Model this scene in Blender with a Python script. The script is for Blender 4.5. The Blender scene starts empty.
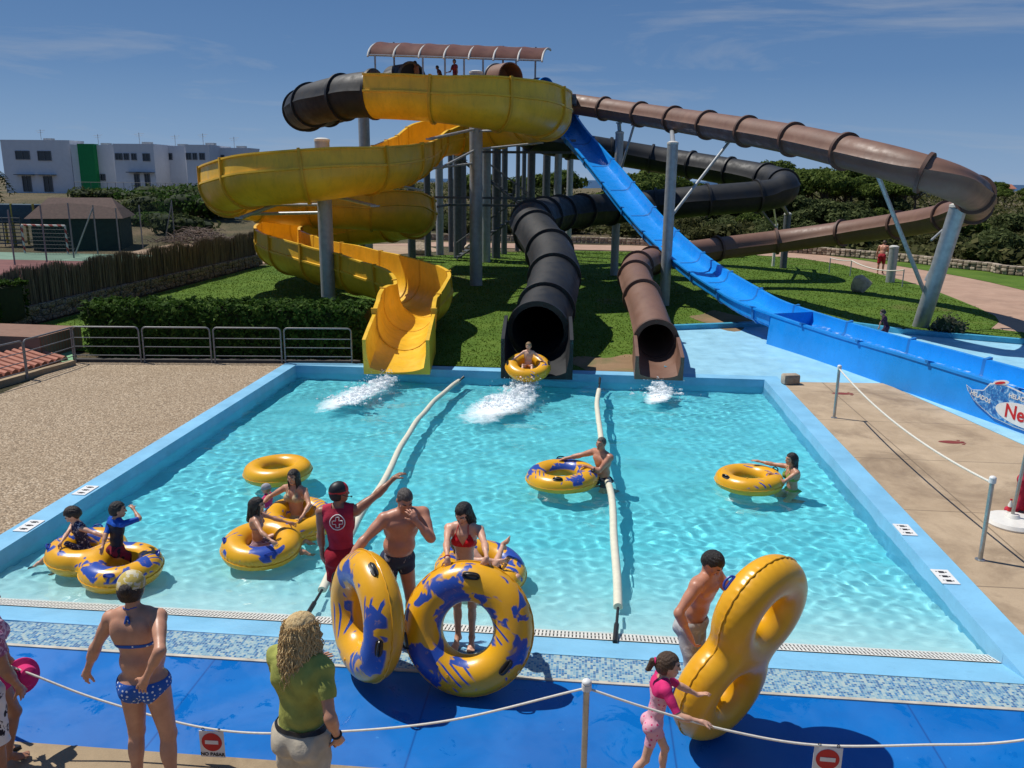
import bpy, bmesh, math, random
import numpy as np
from mathutils import Vector, Matrix
random.seed(7); RNG = np.random.default_rng(7)
SC = bpy.context.scene
COL = SC.collection
PI = math.pi

# ------------------------------------------------------------------ camera
FOC, CAM_H = 830.0, 4.9
def cam_axes():
    a = np.array([590 - 512, 180 - 384, FOC]); b = np.array([1, .0109, 0.])
    dn = np.cross(a, b)
    if dn[1] < 0: dn = -dn
    dn /= np.linalg.norm(dn); fw = a / np.linalg.norm(a); up = -dn
    rt = np.cross(fw, up)
    if rt[0] < 0: rt = -rt
    return np.stack([rt, fw, up])            # rows: world axes seen from the camera (x right, y down, z ahead)
AX = cam_axes(); EYE = np.array([0, 0, CAM_H])
def ray(px, py): return AX @ np.array([px - 512, py - 384, FOC])
def G(px, py, z=0.0):                        # survey point on the level z
    d = ray(px, py); t = (z - CAM_H) / d[2]; return Vector(EYE + d * t)
def YP(px, py, y):                           # survey point at the distance y
    d = ray(px, py); return Vector(EYE + d * (y / d[1]))
cam_d = bpy.data.cameras.new('camera'); cam = bpy.data.objects.new('camera', cam_d); COL.objects.link(cam)
cam_d.sensor_width = 36; cam_d.lens = FOC / 1024 * 36; cam_d.clip_end = 60000; cam_d.clip_start = .1
R = np.stack([AX[:, 0], -AX[:, 1], -AX[:, 2]], axis=1)
m = Matrix([list(R[i]) + [EYE[i]] for i in range(3)] + [[0, 0, 0, 1]]); cam.matrix_world = m
SC.camera = cam
SC.render.resolution_x, SC.render.resolution_y = 1024, 768
SC.view_settings.view_transform = 'Standard'; SC.view_settings.look = 'None'; SC.view_settings.exposure = 0

# ------------------------------------------------------------------ light
SUN_EL = math.radians(61); SUN_AZ = math.atan2(-.94, .34)
world = bpy.data.worlds.new('World'); SC.world = world; world.use_nodes = True
def lin(c):
    if isinstance(c, str):
        c = c.lstrip('#'); c = [int(c[i:i+2], 16) / 255 for i in (0, 2, 4)]
        return tuple(x / 12.92 if x <= .04045 else ((x + .055) / 1.055) ** 2.4 for x in c)
    return tuple(c)
wn, wl = world.node_tree.nodes, world.node_tree.links; wn.clear()
wo = wn.new('ShaderNodeOutputWorld'); bg = wn.new('ShaderNodeBackground'); sky = wn.new('ShaderNodeTexSky')
sky.sky_type = 'NISHITA'; sky.sun_disc = False; sky.sun_elevation = SUN_EL; sky.sun_rotation = SUN_AZ
sky.air_density = 1.0; sky.dust_density = .15; sky.ozone_density = 3.0; sky.altitude = 300
bg.inputs['Strength'].default_value = .06
tc = wn.new('ShaderNodeTexCoord'); mp = wn.new('ShaderNodeMapping'); mp.inputs['Scale'].default_value = (1.2, 1.2, 9)
mp.inputs['Rotation'].default_value = (0, math.radians(9), 0)
nz = wn.new('ShaderNodeTexNoise'); nz.inputs['Scale'].default_value = 2.1; nz.inputs['Detail'].default_value = 7; nz.inputs['Roughness'].default_value = .62; nz.inputs['Distortion'].default_value = .5
rp = wn.new('ShaderNodeValToRGB'); rp.color_ramp.elements[0].position = .53; rp.color_ramp.elements[1].position = .86
rp.color_ramp.elements[1].color = (.62, .62, .62, 1)
mx = wn.new('ShaderNodeMix'); mx.data_type = 'RGBA'; mx.inputs['B'].default_value = (7.2, 7.6, 8.2, 1)
wl.new(tc.outputs['Generated'], mp.inputs[0]); wl.new(mp.outputs[0], nz.inputs[0]); wl.new(nz.outputs[0], rp.inputs[0])
wl.new(rp.outputs[0], mx.inputs['Factor']); 
sz = wn.new('ShaderNodeSeparateXYZ'); hr = wn.new('ShaderNodeMapRange'); hr.inputs['From Min'].default_value = -.02; hr.inputs['From Max'].default_value = .30; hr.inputs['To Min'].default_value = 0; hr.inputs['To Max'].default_value = 1
hz_ = wn.new('ShaderNodeMix'); hz_.data_type = 'RGBA'; hz_.inputs['B'].default_value = (3.6, 5.2, 8.6, 1)
wl.new(tc.outputs['Generated'], sz.inputs[0]); hz_.inputs['Factor'].default_value = .85
gr_ = wn.new('ShaderNodeValToRGB'); gr_.color_ramp.elements[0].color = (.245, .395, .62, 1); gr_.color_ramp.elements[1].color = (.046, .128, .325, 1); e_ = gr_.color_ramp.elements.new(.42); e_.color = (.105, .225, .455, 1)
gs = wn.new('ShaderNodeVectorMath'); gs.operation = 'SCALE'; gs.inputs['Scale'].default_value = 16.6
wl.new(hr.outputs[0], gr_.inputs[0]); wl.new(gr_.outputs[0], gs.inputs[0]); wl.new(gs.outputs[0], hz_.inputs['B'])
wl.new(sz.outputs[2], hr.inputs['Value']); wl.new(sky.outputs[0], hz_.inputs['A']); wl.new(hz_.outputs['Result'], mx.inputs['A']); wl.new(mx.outputs['Result'], bg.inputs[0]); wl.new(bg.outputs[0], wo.inputs[0])
sd = bpy.data.lights.new('sun', 'SUN'); sd.energy = 4.7; sd.angle = math.radians(.5); sd.color = (1, .955, .88)
so = bpy.data.objects.new('sun', sd); COL.objects.link(so); so.location = (-30, 20, 40)
sv = Vector((math.sin(SUN_AZ) * math.cos(SUN_EL), math.cos(SUN_AZ) * math.cos(SUN_EL), math.sin(SUN_EL)))
so.rotation_euler = sv.to_track_quat('Z', 'Y').to_euler()

# ------------------------------------------------------------------ materials
class NT:
    def __init__(s, name):
        s.m = bpy.data.materials.new(name); s.m.use_nodes = True; s.t = s.m.node_tree; s.n = s.t.nodes; s.l = s.t.links
        s.b = s.n['Principled BSDF']; s.co = s.n.new('ShaderNodeTexCoord').outputs['Object']
    def new(s, t, **k):
        n = s.n.new('ShaderNode' + t)
        for a, b in k.items():
            if a.startswith('_'): setattr(n, a[1:], b)
            else: n.inputs[a.replace('_', ' ')].default_value = b
        return n
    def link(s, a, b): s.l.new(a, b)
    def noise(s, scale, detail=4, rough=.55, vec=None, dist=0):
        n = s.new('TexNoise', Scale=scale, Detail=detail, Roughness=rough, Distortion=dist); s.link(vec or s.co, n.inputs['Vector']); return n.outputs['Fac']
    def ramp(s, fac, stops, interp='LINEAR'):
        n = s.new('ValToRGB'); cr = n.color_ramp; cr.interpolation = interp
        while len(cr.elements) < len(stops): cr.elements.new(.5)
        for e, (p, c) in zip(cr.elements, stops):
            e.position = p; c = lin(c) if not isinstance(c, (int, float)) else (c, c, c); e.color = (*c, 1)
        s.link(fac, n.inputs[0]); return n.outputs[0]
    def mix(s, fac, a, b, mode='MIX'):
        n = s.new('Mix', _data_type='RGBA', _blend_type=mode)
        for v, i in ((fac, n.inputs['Factor']), (a, n.inputs['A']), (b, n.inputs['B'])):
            if hasattr(v, 'links'): s.link(v, i)
            elif isinstance(v, (int, float)): i.default_value = v
            else: i.default_value = (*lin(v), 1)
        return n.outputs['Result']
    def math(s, op, a, b=0, c=0):
        n = s.new('Math', _operation=op)
        for i, v in enumerate((a, b, c)):
            if hasattr(v, 'links'): s.link(v, n.inputs[i])
            else: n.inputs[i].default_value = v
        return n.outputs[0]
    def sep(s, v=None):
        n = s.new('SeparateXYZ'); s.link(v or s.co, n.inputs[0]); return n.outputs
    def mapping(s, scale=(1, 1, 1), rot=(0, 0, 0), loc=(0, 0, 0)):
        n = s.new('Mapping', Scale=scale, Rotation=rot, Location=loc); s.link(s.co, n.inputs[0]); return n.outputs[0]
    def bump(s, h, strength=.3, dist=.02):
        n = s.new('Bump', Strength=strength, Distance=dist); s.link(h, n.inputs['Height']); s.link(n.outputs[0], s.b.inputs['Normal']); return n.outputs[0]
    def col(s, c):
        if hasattr(c, 'links'): s.link(c, s.b.inputs['Base Color'])
        else: s.b.inputs['Base Color'].default_value = (*lin(c), 1)
    def set(s, **k):
        for a, b in k.items(): s.b.inputs[a.replace('_', ' ')].default_value = b
        return s.m
def simple(name, c, rough=.5, var=.25, scale=6, bump=0, bscale=60, **k):
    """a colour with soft dirt variation and an optional fine bump"""
    n = NT(name); c = lin(c)
    d = tuple(x * (1 - var) for x in c); b = tuple(min(1, x * (1 + var * .6)) for x in c)
    n.col(n.ramp(n.noise(scale, 6, .6), [(.3, d), (.7, b)]))
    if bump: n.bump(n.noise(bscale, 4), bump)
    return n.set(Roughness=rough, **k)
M = {}
# ------------------------------------------------------------------ objects
def link(o): COL.objects.link(o); return o
def tag(o, label=None, cat=None, group=None, kind=None):
    for k, v in (('label', label), ('category', cat), ('group', group), ('kind', kind)):
        if v: o[k] = v
    return o
def thing(name, label, cat, loc=(0, 0, 0), rz=0, group=None):
    o = link(bpy.data.objects.new(name, None)); o.location = loc; o.rotation_euler = (0, 0, rz); o.empty_display_size = .1
    return tag(o, label, cat, group)
class MB:
    def __init__(s): s.v = []; s.f = []; s.mi = []; s.cur = 0
    def add(s, v, f):
        o = len(s.v); s.v += [tuple(map(float, p)) for p in v]; s.f += [tuple(int(i) + o for i in q) for q in f]; s.mi += [s.cur] * len(f); return s
    def box(s, c, size, rz=0, rot=None, bev=0):
        x, y, z = [d / 2 for d in size]
        if bev:
            b = min(bev, x, y, z) ; bm = bmesh.new(); bmesh.ops.create_cube(bm, size=1)
            for v in bm.verts: v.co = Vector((v.co.x * size[0], v.co.y * size[1], v.co.z * size[2]))
            bmesh.ops.bevel(bm, geom=list(bm.edges), offset=b * .98, segments=2, affect='EDGES', profile=.5)
            P = [v.co.copy() for v in bm.verts]; F = [[v.index for v in f.verts] for f in bm.faces]; bm.free()
        else:
            P = [Vector((a * x, b * y, c_ * z)) for a in (-1, 1) for b in (-1, 1) for c_ in (-1, 1)]
            F = [(0, 1, 3, 2), (4, 6, 7, 5), (0, 4, 5, 1), (2, 3, 7, 6), (0, 2, 6, 4), (1, 5, 7, 3)]
        m = rot.to_3x3() if rot is not None else Matrix.Rotation(rz, 3, 'Z')
        return s.add([Vector(c) + m @ p for p in P], F)
    def tube(s, pts, r, n=10, caps=True, closed=False):
        pts = [Vector(p) for p in pts]; N = len(pts)
        rs = r if hasattr(r, '__len__') else [r] * N
        V = []; F = []; ref = None
        for i, p in enumerate(pts):
            if closed: t = pts[(i + 1) % N] - pts[i - 1]
            else: t = pts[min(i + 1, N - 1)] - pts[max(i - 1, 0)]
            t.normalize()
            if ref is None: ref = Vector((0, 0, 1)) if abs(t.z) < .9 else Vector((1, 0, 0))
            a = t.cross(ref)
            if a.length < 1e-6: a = t.orthogonal()
            a.normalize(); b = a.cross(t); ref = b
            V += [p + (a * math.cos(2 * PI * k / n) + b * math.sin(2 * PI * k / n)) * rs[i] for k in range(n)]
        for i in range(N if closed else N - 1):
            j = (i + 1) % N
            F += [(i * n + k, i * n + (k + 1) % n, j * n + (k + 1) % n, j * n + k) for k in range(n)]
        if caps and not closed: F += [tuple(range(n))[::-1], tuple((N - 1) * n + k for k in range(n))]
        return s.add(V, F)
    def cyl(s, a, b, r, r2=None, n=16): return s.tube([a, b], [r, r if r2 is None else r2], n)
    def lathe(s, prof, c=(0, 0, 0), n=24, rot=None):
        V = []; F = []; c = Vector(c)
        for (r, z) in prof:
            for k in range(n):
                p = Vector((r * math.cos(2 * PI * k / n), r * math.sin(2 * PI * k / n), z)); V.append(c + (rot @ p if rot else p))
        for i in range(len(prof) - 1):
            F += [(i * n + k, i * n + (k + 1) % n, (i + 1) * n + (k + 1) % n, (i + 1) * n + k) for k in range(n)]
        F += [tuple(range(n))[::-1], tuple((len(prof) - 1) * n + k for k in range(n))]
        return s.add(V, F)
    def ell(s, c, r, n=16, m=10, rot=None):
        prof = [(math.sin(PI * i / m), -math.cos(PI * i / m)) for i in range(m + 1)]
        V = []; F = []; c = Vector(c)
        for (a, z) in prof:
            for k in range(n):
                p = Vector((a * math.cos(2 * PI * k / n) * r[0], a * math.sin(2 * PI * k / n) * r[1], z * r[2])); V.append(c + (rot @ p if rot else p))
        for i in range(m): F += [(i * n + k, i * n + (k + 1) % n, (i + 1) * n + (k + 1) % n, (i + 1) * n + k) for k in range(n)]
        return s.add(V, F)
    def prism(s, poly, z0, z1):
        n = len(poly); V = [(p[0], p[1], z0) for p in poly] + [(p[0], p[1], z1) for p in poly]
        return s.add(V, [tuple(range(n))[::-1], tuple(range(n, 2 * n))] + [(i, (i + 1) % n, n + (i + 1) % n, n + i) for i in range(n)])
    def build(s, name, mat, parent=None, smooth=35, loc=None):
        me = bpy.data.meshes.new(name); me.from_pydata(s.v, [], s.f)
        for x in (mat if isinstance(mat, (list, tuple)) else [mat]): me.materials.append(x)
        if s.cur or any(s.mi): me.polygons.foreach_set('material_index', s.mi)
        bm = bmesh.new(); bm.from_mesh(me); bmesh.ops.recalc_face_normals(bm, faces=bm.faces); bm.to_mesh(me); bm.free()
        return put(name, me, parent, smooth, loc)
def put(name, me, parent=None, smooth=35, loc=None):
    if smooth:
        me.polygons.foreach_set('use_smooth', [True] * len(me.polygons))
        if smooth < 180: me.set_sharp_from_angle(angle=math.radians(smooth))
    me.update()
    o = link(bpy.data.objects.new(name, me)); o.parent = parent
    if loc is not None: o.location = loc
    return o
def np_mesh(name, v, f, mats, mi=None):
    me = bpy.data.meshes.new(name); v = np.asarray(v, dtype=np.float32); f = np.asarray(f, dtype=np.int32)
    k = f.shape[1]
    me.vertices.add(len(v)); me.vertices.foreach_set('co', v.ravel()); me.loops.add(f.size); me.loops.foreach_set('vertex_index', f.ravel())
    me.polygons.add(len(f)); me.polygons.foreach_set('loop_start', np.arange(0, f.size, k, dtype=np.int32))
    try: me.polygons.foreach_set('loop_total', np.full(len(f), k, dtype=np.int32))
    except Exception: pass
    for x in (mats if isinstance(mats, (list, tuple)) else [mats]): me.materials.append(x)
    if mi is not None: me.polygons.foreach_set('material_index', np.asarray(mi, dtype=np.int32))
    me.update(calc_edges=True); me.validate(); return me
def spline(P, step=.25, extra=None):
    """Catmull-Rom through P, resampled at a constant step; returns points and interpolated extras"""
    P = np.array([list(p) for p in P], float); n = len(P); E = None if extra is None else np.array(extra, float)
    Q = np.vstack([2 * P[0] - P[1], P, 2 * P[-1] - P[-2]]); pts = []; ex = []
    for i in range(n - 1):
        a, b, c, d = Q[i:i + 4]
        for t in np.linspace(0, 1, 24, endpoint=False):
            pts.append(.5 * ((2 * b) + (c - a) * t + (2 * a - 5 * b + 4 * c - d) * t * t + (3 * b - a - 3 * c + d) * t ** 3)); ex.append(i + t)
    pts.append(P[-1]); ex.append(n - 1); pts = np.array(pts); ex = np.array(ex)
    s = np.r_[0, np.cumsum(np.linalg.norm(np.diff(pts, axis=0), axis=1))]
    u = np.linspace(0, s[-1], max(2, int(s[-1] / step) + 1))
    out = np.stack([np.interp(u, s, pts[:, k]) for k in range(3)], 1); par = np.interp(u, s, ex)
    if E is None: return out, par
    return out, np.stack([np.interp(par, np.arange(n), E[:, k]) for k in range(E.shape[1])], 1)
def copy_tree(o, parent=None):
    c = o.copy(); COL.objects.link(c)
    if parent is not None: c.parent = parent
    for ch in list(o.children): copy_tree(ch, c)
    return c

# ------------------------------------------------------------------ implicit surfaces
class SDF:
    """smooth union of round cones and ellipsoids on a grid, meshed with surface nets"""
    def __init__(s): s.p = []
    def cone(s, a, b, r0, r1, k=.02, g=''): s.p.append(('c', np.array(a, float), np.array(b, float), r0, r1, k, g)); return s
    def ell(s, c, r, rot=None, k=.02, g=''): s.p.append(('e', np.array(c, float), np.array(r, float), np.eye(3) if rot is None else np.array(rot, float), 0, k, g)); return s
    def tor(s, c, ax, Rm, rm, k=.02, g='', sq=1.0): s.p.append(('t', np.array(c, float), np.array(ax, float), Rm, rm, k, g)); return s
    @staticmethod
    def dist(q, X):
        if q[0] == 'c':
            _, a, b, r0, r1 = q[:5]; d = b - a; L = max(d @ d, 1e-9); t = np.clip(((X - a) @ d) / L, 0, 1)
            return np.linalg.norm(X - a - t[..., None] * d, axis=-1) - (r0 + (r1 - r0) * t)
        if q[0] == 'e':
            _, c, r, R_ = q[:4]; y = (X - c) @ R_
            k0 = np.linalg.norm(y / r, axis=-1); k1 = np.linalg.norm(y / (r * r), axis=-1)
            return np.where(k1 < 1e-9, -r.min(), k0 * (k0 - 1) / np.maximum(k1, 1e-9))
        _, c, ax, Rm, rm = q[:5]; y = X - c; h = y @ ax; rad = np.linalg.norm(y - h[..., None] * ax, axis=-1)
        return np.sqrt((rad - Rm) ** 2 + h * h) - rm
    @staticmethod
    def bb(q):
        if q[0] == 'c': return np.minimum(q[1] - q[3], q[2] - q[4]), np.maximum(q[1] + q[3], q[2] + q[4])
        if q[0] == 'e': m = q[2].max(); return q[1] - m, q[1] + m
        m = q[3] + q[4]; return q[1] - m, q[1] + m
    def at(s, X, groups=None):
        d = np.full(len(X), 9.)
        for q in s.p:
            if groups is None or q[6] in groups: d = np.minimum(d, s.dist(q, X))
        return d
    def mesh(s, h, groups=None, inflate=0.0, cut=None):
        P = [q for q in s.p if groups is None or q[6] in groups]
        lo = np.min([s.bb(q)[0] for q in P], axis=0) - inflate - 3 * h; hi = np.max([s.bb(q)[1] for q in P], axis=0) + inflate + 3 * h
        n = np.ceil((hi - lo) / h).astype(int) + 1
        D = np.full(n, 1.0, dtype=np.float32)
        for q in P:
            k = q[5]; a, b = s.bb(q); pad = inflate + max(2.5 * h, k + h)
            i0 = np.maximum(np.floor((a - pad - lo) / h).astype(int), 0); i1 = np.minimum(np.ceil((b + pad - lo) / h).astype(int) + 1, n)
            ax = [lo[j] + h * np.arange(i0[j], i1[j]) for j in range(3)]
            X = np.stack(np.meshgrid(*ax, indexing='ij'), -1); d = s.dist(q, X) - inflate
            sl = tuple(slice(i0[j], i1[j]) for j in range(3)); o = D[sl]
            hh = np.clip(.5 + .5 * (o - d) / k, 0, 1); D[sl] = o + (d - o) * hh - k * hh * (1 - hh)
        if cut is not None:
            X = np.stack(np.meshgrid(*[lo[j] + h * np.arange(n[j]) for j in range(3)], indexing='ij'), -1); D = np.maximum(D, cut(X).astype(np.float32))
        return nets(D, lo, h)
def nets(D, lo, h):
    ins = D < 0; c = np.zeros(np.array(D.shape) - 1, bool)
    corners = [(i, j, k) for i in (0, 1) for j in (0, 1) for k in (0, 1)]
    def sub(A, o): return A[o[0]:A.shape[0] - 1 + o[0], o[1]:A.shape[1] - 1 + o[1], o[2]:A.shape[2] - 1 + o[2]]
    cnt = sum(sub(ins, o).astype(np.int8) for o in corners); act = (cnt > 0) & (cnt < 8); idx = np.argwhere(act)
    num = np.full(act.shape, -1, dtype=np.int64); num[tuple(idx.T)] = np.arange(len(idx))
    acc = np.zeros((len(idx), 3)); w = np.zeros(len(idx))
    cv = {o: D[idx[:, 0] + o[0], idx[:, 1] + o[1], idx[:, 2] + o[2]].astype(float) for o in corners}
    for a in corners:
        for ax in range(3):
            if a[ax]: continue
            b = list(a); b[ax] = 1; b = tuple(b); va, vb = cv[a], cv[b]; x = (va < 0) != (vb < 0)
            t = np.where(x, va / np.where(x, va - vb, 1), 0); p = np.array(a, float)[None] + np.zeros((len(idx), 3)); p[:, ax] = t
            acc[x] += p[x]; w[x] += 1
    V = lo + h * (idx + acc / np.maximum(w, 1)[:, None]); F = []
    for ax in range(3):
        u, v = (ax + 1) % 3, (ax + 2) % 3
        sl0 = [slice(None)] * 3; sl1 = [slice(None)] * 3; sl0[ax] = slice(0, -1); sl1[ax] = slice(1, None)
        s0, s1 = ins[tuple(sl0)], ins[tuple(sl1)]; e = np.argwhere(s0 != s1)
        ok = (e[:, u] > 0) & (e[:, v] > 0) & (e[:, u] < act.shape[u]) & (e[:, v] < act.shape[v]); e = e[ok]
        q = []
        for du, dv in ((-1, -1), (0, -1), (0, 0), (-1, 0)):
            k = e.copy(); k[:, u] += du; k[:, v] += dv; q.append(num[tuple(k.T)])
        q = np.stack(q, 1); flip = ~s0[tuple(e.T)]; q[flip] = q[flip][:, ::-1]; F.append(q)
    F = np.concatenate(F); return V, F[(F >= 0).all(1)]
def relax(V, F, it=1, lam=.5):
    for _ in range(it):
        A = np.zeros_like(V); c = np.zeros(len(V))
        for i in range(4):
            a, b = F[:, i], F[:, (i + 1) % 4]; np.add.at(A, a, V[b]); np.add.at(A, b, V[a]); np.add.at(c, a, 1); np.add.at(c, b, 1)
        V = V + lam * (A / np.maximum(c, 1)[:, None] - V)
    return V
def vnormals(V, F):
    n = np.cross(V[F[:, 2]] - V[F[:, 0]], V[F[:, -1]] - V[F[:, 1]]); N = np.zeros_like(V)
    for i in range(F.shape[1]): np.add.at(N, F[:, i], n)
    return N / np.maximum(np.linalg.norm(N, axis=1), 1e-9)[:, None]
def clip_mesh(V, F, f):
    """keep the part of a triangle/quad mesh where f > 0, cutting faces cleanly along f = 0"""
    T = np.concatenate([F[:, [0, 1, 2]], F[:, [0, 2, 3]]]) if F.shape[1] == 4 else F
    s = f[T] > 0; k = s.sum(1); keep = [T[k == 3]]; newV = []; cache = {}; base = len(V)
    def cutp(a, b):
        key = (a, b) if a < b else (b, a)
        if key not in cache:
            t = f[a] / (f[a] - f[b]); newV.append(V[a] + (V[b] - V[a]) * t); cache[key] = base + len(newV) - 1
        return cache[key]
    out = []
    for tri, sg, kk in zip(T[(k == 1) | (k == 2)], s[(k == 1) | (k == 2)], k[(k == 1) | (k == 2)]):
        j = int(np.argmax(sg)) if kk == 1 else int(np.argmin(sg)); a, b, c = tri[j], tri[(j + 1) % 3], tri[(j + 2) % 3]
        if kk == 1: out.append((a, cutp(a, b), cutp(a, c)))
        else: p, q = cutp(a, b), cutp(a, c); out += [(p, b, c), (p, c, q)]
    F2 = np.concatenate(keep + ([np.array(out)] if out else [])); V2 = np.concatenate([V, np.array(newV)]) if newV else V
    u, inv = np.unique(F2.ravel(), return_inverse=True); return V2[u], inv.reshape(-1, 3)
def shell(V, F, thick):
    """give an open sheet a thickness"""
    N = vnormals(V, F); n = len(V); W = np.concatenate([V, V - N * thick]); F2 = np.concatenate([F, F[:, ::-1] + n])
    E = {}
    for t in F:
        for i in range(3):
            a, b = int(t[i]), int(t[(i + 1) % 3]); E[(a, b)] = 1
    rim = [(a, b) for (a, b) in E if (b, a) not in E]
    if rim: F2 = np.concatenate([F2, np.array([(b, a, a + n) for a, b in rim] + [(b, a + n, b + n) for a, b in rim])])
    return W, F2
# ================================================================== SETTING
def paint(name, c, rough=.45, wear=.12, bump=.06):
    n = NT(name); c = lin(c)
    a = n.ramp(n.noise(1.3, 8, .65), [(.3, tuple(x * (1 - wear) for x in c)), (.72, tuple(min(1, x * (1 + wear)) for x in c))])
    st = n.ramp(n.noise(14, 6, .7), [(.56, 0.), (.74, .35)])
    n.col(n.mix(st, a, tuple(x * .62 for x in c))); n.bump(n.noise(90, 5, .6), bump)
    n.link(n.ramp(n.noise(2.2, 5), [(.3, rough - .12), (.7, rough + .2)]), n.b.inputs['Roughness']); return n.m
M['coping'] = paint('painted_coping', (.20, .47, .68), .5, .14)
M['lip'] = paint('painted_lip', (.21, .49, .70), .42, .10)
M['splash'] = paint('splash_floor_paint', (.30, .58, .72), .4, .16)
M['poolpaint'] = paint('pool_shell_paint', (.22, .70, .78), .5, .10)
n = NT('pale_step_paint'); n.col(n.mix(n.ramp(n.sep()[1], [(0, 0.), (1, 1.)]), (.5, .72, .76), (.5, .72, .76)))
yy = n.math('DIVIDE', n.math('SUBTRACT', n.sep()[1], 8.4), 3.2); n.col(n.mix(n.ramp(n.noise(2, 6), [(.35, 0.), (.7, .25)]), n.ramp(yy, [(.12, (.74, .82, .82)), (.5, (.44, .74, .78)), (1, (.22, .70, .78))]), (.25, .62, .72)))
M['steps'] = n.set(Roughness=.5)
n = NT('blue_rubber_mat')
cw = n.ramp(n.noise(.9, 7, .6, dist=.4), [(.35, (.0, .108, .39)), (.65, (.0, .145, .48))])
sp = n.ramp(n.noise(7, 6, .75), [(.66, 0.), (.72, .6)])
cw = n.mix(sp, cw, (.08, .32, .66)); n.col(cw)
n.link(n.ramp(n.noise(1.1, 6, .6, dist=.4), [(.4, .32), (.6, .6)]), n.b.inputs['Roughness']); pud = n.ramp(n.noise(1.7, 7, .7, dist=.9), [(.57, 0.), (.62, 1.)]); n.link(n.mix(pud, n.ramp(n.noise(1.1, 6, .6, dist=.4), [(.4, .36), (.6, .62)]), (.06, .06, .06)), n.b.inputs['Roughness'])
jx = n.math('ABSOLUTE', n.math('SUBTRACT', n.math('FRACT', n.math('MULTIPLY', n.math('ADD', n.sep()[0], 1.42), .43)), .5)); seam_ = n.ramp(jx, [(.4955, 0.), (.4975, 1.)])
sc_ = n.ramp(n.noise(26, 5, .8, n.mapping((.35, 1, 1), (0, 0, .5))), [(.66, 0.), (.75, .28)])
n.col(n.mix(seam_, n.mix(sc_, n.mix(pud, cw, (.0, .115, .42)), (.10, .30, .60)), (.0, .06, .26))); n.bump(n.noise(160, 3), .12, .004); M['mat'] = n.m
# glass mosaic strip
n = NT('glass_mosaic'); v = n.new('TexVoronoi', Scale=34.0, Randomness=0.12, _feature='F1', _distance='CHEBYCHEV'); n.link(n.co, v.inputs['Vector'])
v2 = n.new('TexVoronoi', Scale=34.0, Randomness=0.12, _feature='DISTANCE_TO_EDGE'); n.link(n.co, v2.inputs['Vector'])
hc = n.new('SeparateColor'); n.link(v.outputs['Color'], hc.inputs[0])
tile = n.ramp(hc.outputs[0], [(0, (.05, .15, .30)), (.16, (.10, .25, .40)), (.36, (.20, .36, .45)), (.58, (.30, .44, .47)), (.8, (.38, .48, .46)), (.92, (.04, .18, .38))], 'CONSTANT')
n.col(n.mix(n.ramp(v2.outputs[0], [(.03, 1.), (.075, 0.)]), tile, (.42, .46, .45))); n.set(Roughness=.25); M['mosaic'] = n.m
n = NT('grass_ground')
g = n.ramp(n.noise(.55, 8, .65), [(.3, (.055, .105, .012)), (.5, (.09, .16, .02)), (.72, (.13, .20, .03))])
dry = n.ramp(n.noise(.23, 6, .6, dist=.6), [(.60, 0.), (.72, .85)])
n.col(n.mix(n.noise(55, 6, .8), n.mix(dry, g, (.17, .13, .06)), (.02, .05, .006), 'MIX') if False else n.mix(n.ramp(n.noise(38, 6, .8), [(.35, .30), (.6, 0.)]), n.mix(dry, g, (.17, .14, .055)), (.018, .045, .007)))
n.bump(n.noise(60, 5, .75), .5, .04); M['lawn'] = n.set(Roughness=.9, Specular_IOR_Level=.15)
n = NT('gravel_bed'); v = n.new('TexVoronoi', Scale=33.0); n.link(n.co, v.inputs['Vector']); hc = n.new('SeparateColor'); n.link(v.outputs['Color'], hc.inputs[0])
cc = n.ramp(hc.outputs[0], [(0, (.26, .185, .115)), (.35, (.38, .28, .18)), (.7, (.50, .38, .25)), (1, (.62, .51, .37))])
cc = n.mix(n.ramp(v.outputs['Distance'], [(.30, 0.), (.75, .8)]), cc, (.10, .07, .04))
n.col(n.mix(n.ramp(n.noise(.8, 6), [(.4, 0.), (.75, .35)]), cc, (.24, .17, .10))); n.bump(v.outputs['Distance'], -1, .05); M['gravel'] = n.set(Roughness=.9)
def concrete(name, a, b, stain, joints=False):
    n = NT(name); c = n.ramp(n.noise(.9, 9, .68, dist=.3), [(.3, a), (.7, b)])
    st = n.ramp(n.noise(.55, 7, .7, dist=.8), [(.47, 0.), (.66, .75)]); n.col(n.mix(n.ramp(n.noise(60, 4, .8), [(.4, 0.), (.75, .3)]), n.mix(st, c, stain), tuple(x * .5 for x in a)))
    if joints:
        lk_ = n.b.inputs['Base Color'].links[0].from_socket; br_ = n.new('TexBrick', Scale=.30, Mortar_Size=.004, Brick_Width=.9, Row_Height=.75); br_.offset = 0; n.link(n.co, br_.inputs[0]); n.col(n.mix(n.math('MULTIPLY', br_.outputs['Fac'], .7), lk_, tuple(x * .35 for x in a)))
    n.bump(n.noise(70, 6, .7), .35, .015); return n.set(Roughness=.85)
M['deck'] = concrete('worn_concrete', (.35, .255, .16), (.53, .405, .27), (.19, .13, .08), True)
M['walk'] = concrete('foreground_concrete', (.30, .22, .13), (.44, .33, .20), (.20, .14, .08))
M['path'] = concrete('pink_path', (.36, .22, .15), (.47, .31, .22), (.30, .19, .13))
M['earth'] = concrete('dry_earth', (.14, .10, .06), (.22, .16, .10), (.07, .075, .03))
M['white'] = simple('white_plastic', (.72, .70, .64), .4, .12)
M['wall'] = simple('white_render', (.62, .63, .66), .8, .06, 2, .1, 30)
M['steel'] = simple('galvanised_steel', (.36, .38, .39), .45, .2, 5, Metallic=.35)
M['rail'] = simple('dull_rail_steel', (.24, .24, .24), .5, .25, 8, Metallic=.4)
M['black'] = simple('black_rubber', (.012, .012, .014), .5)
M['hole'] = simple('dark_slot', (.05, .055, .05), .8)

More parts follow.
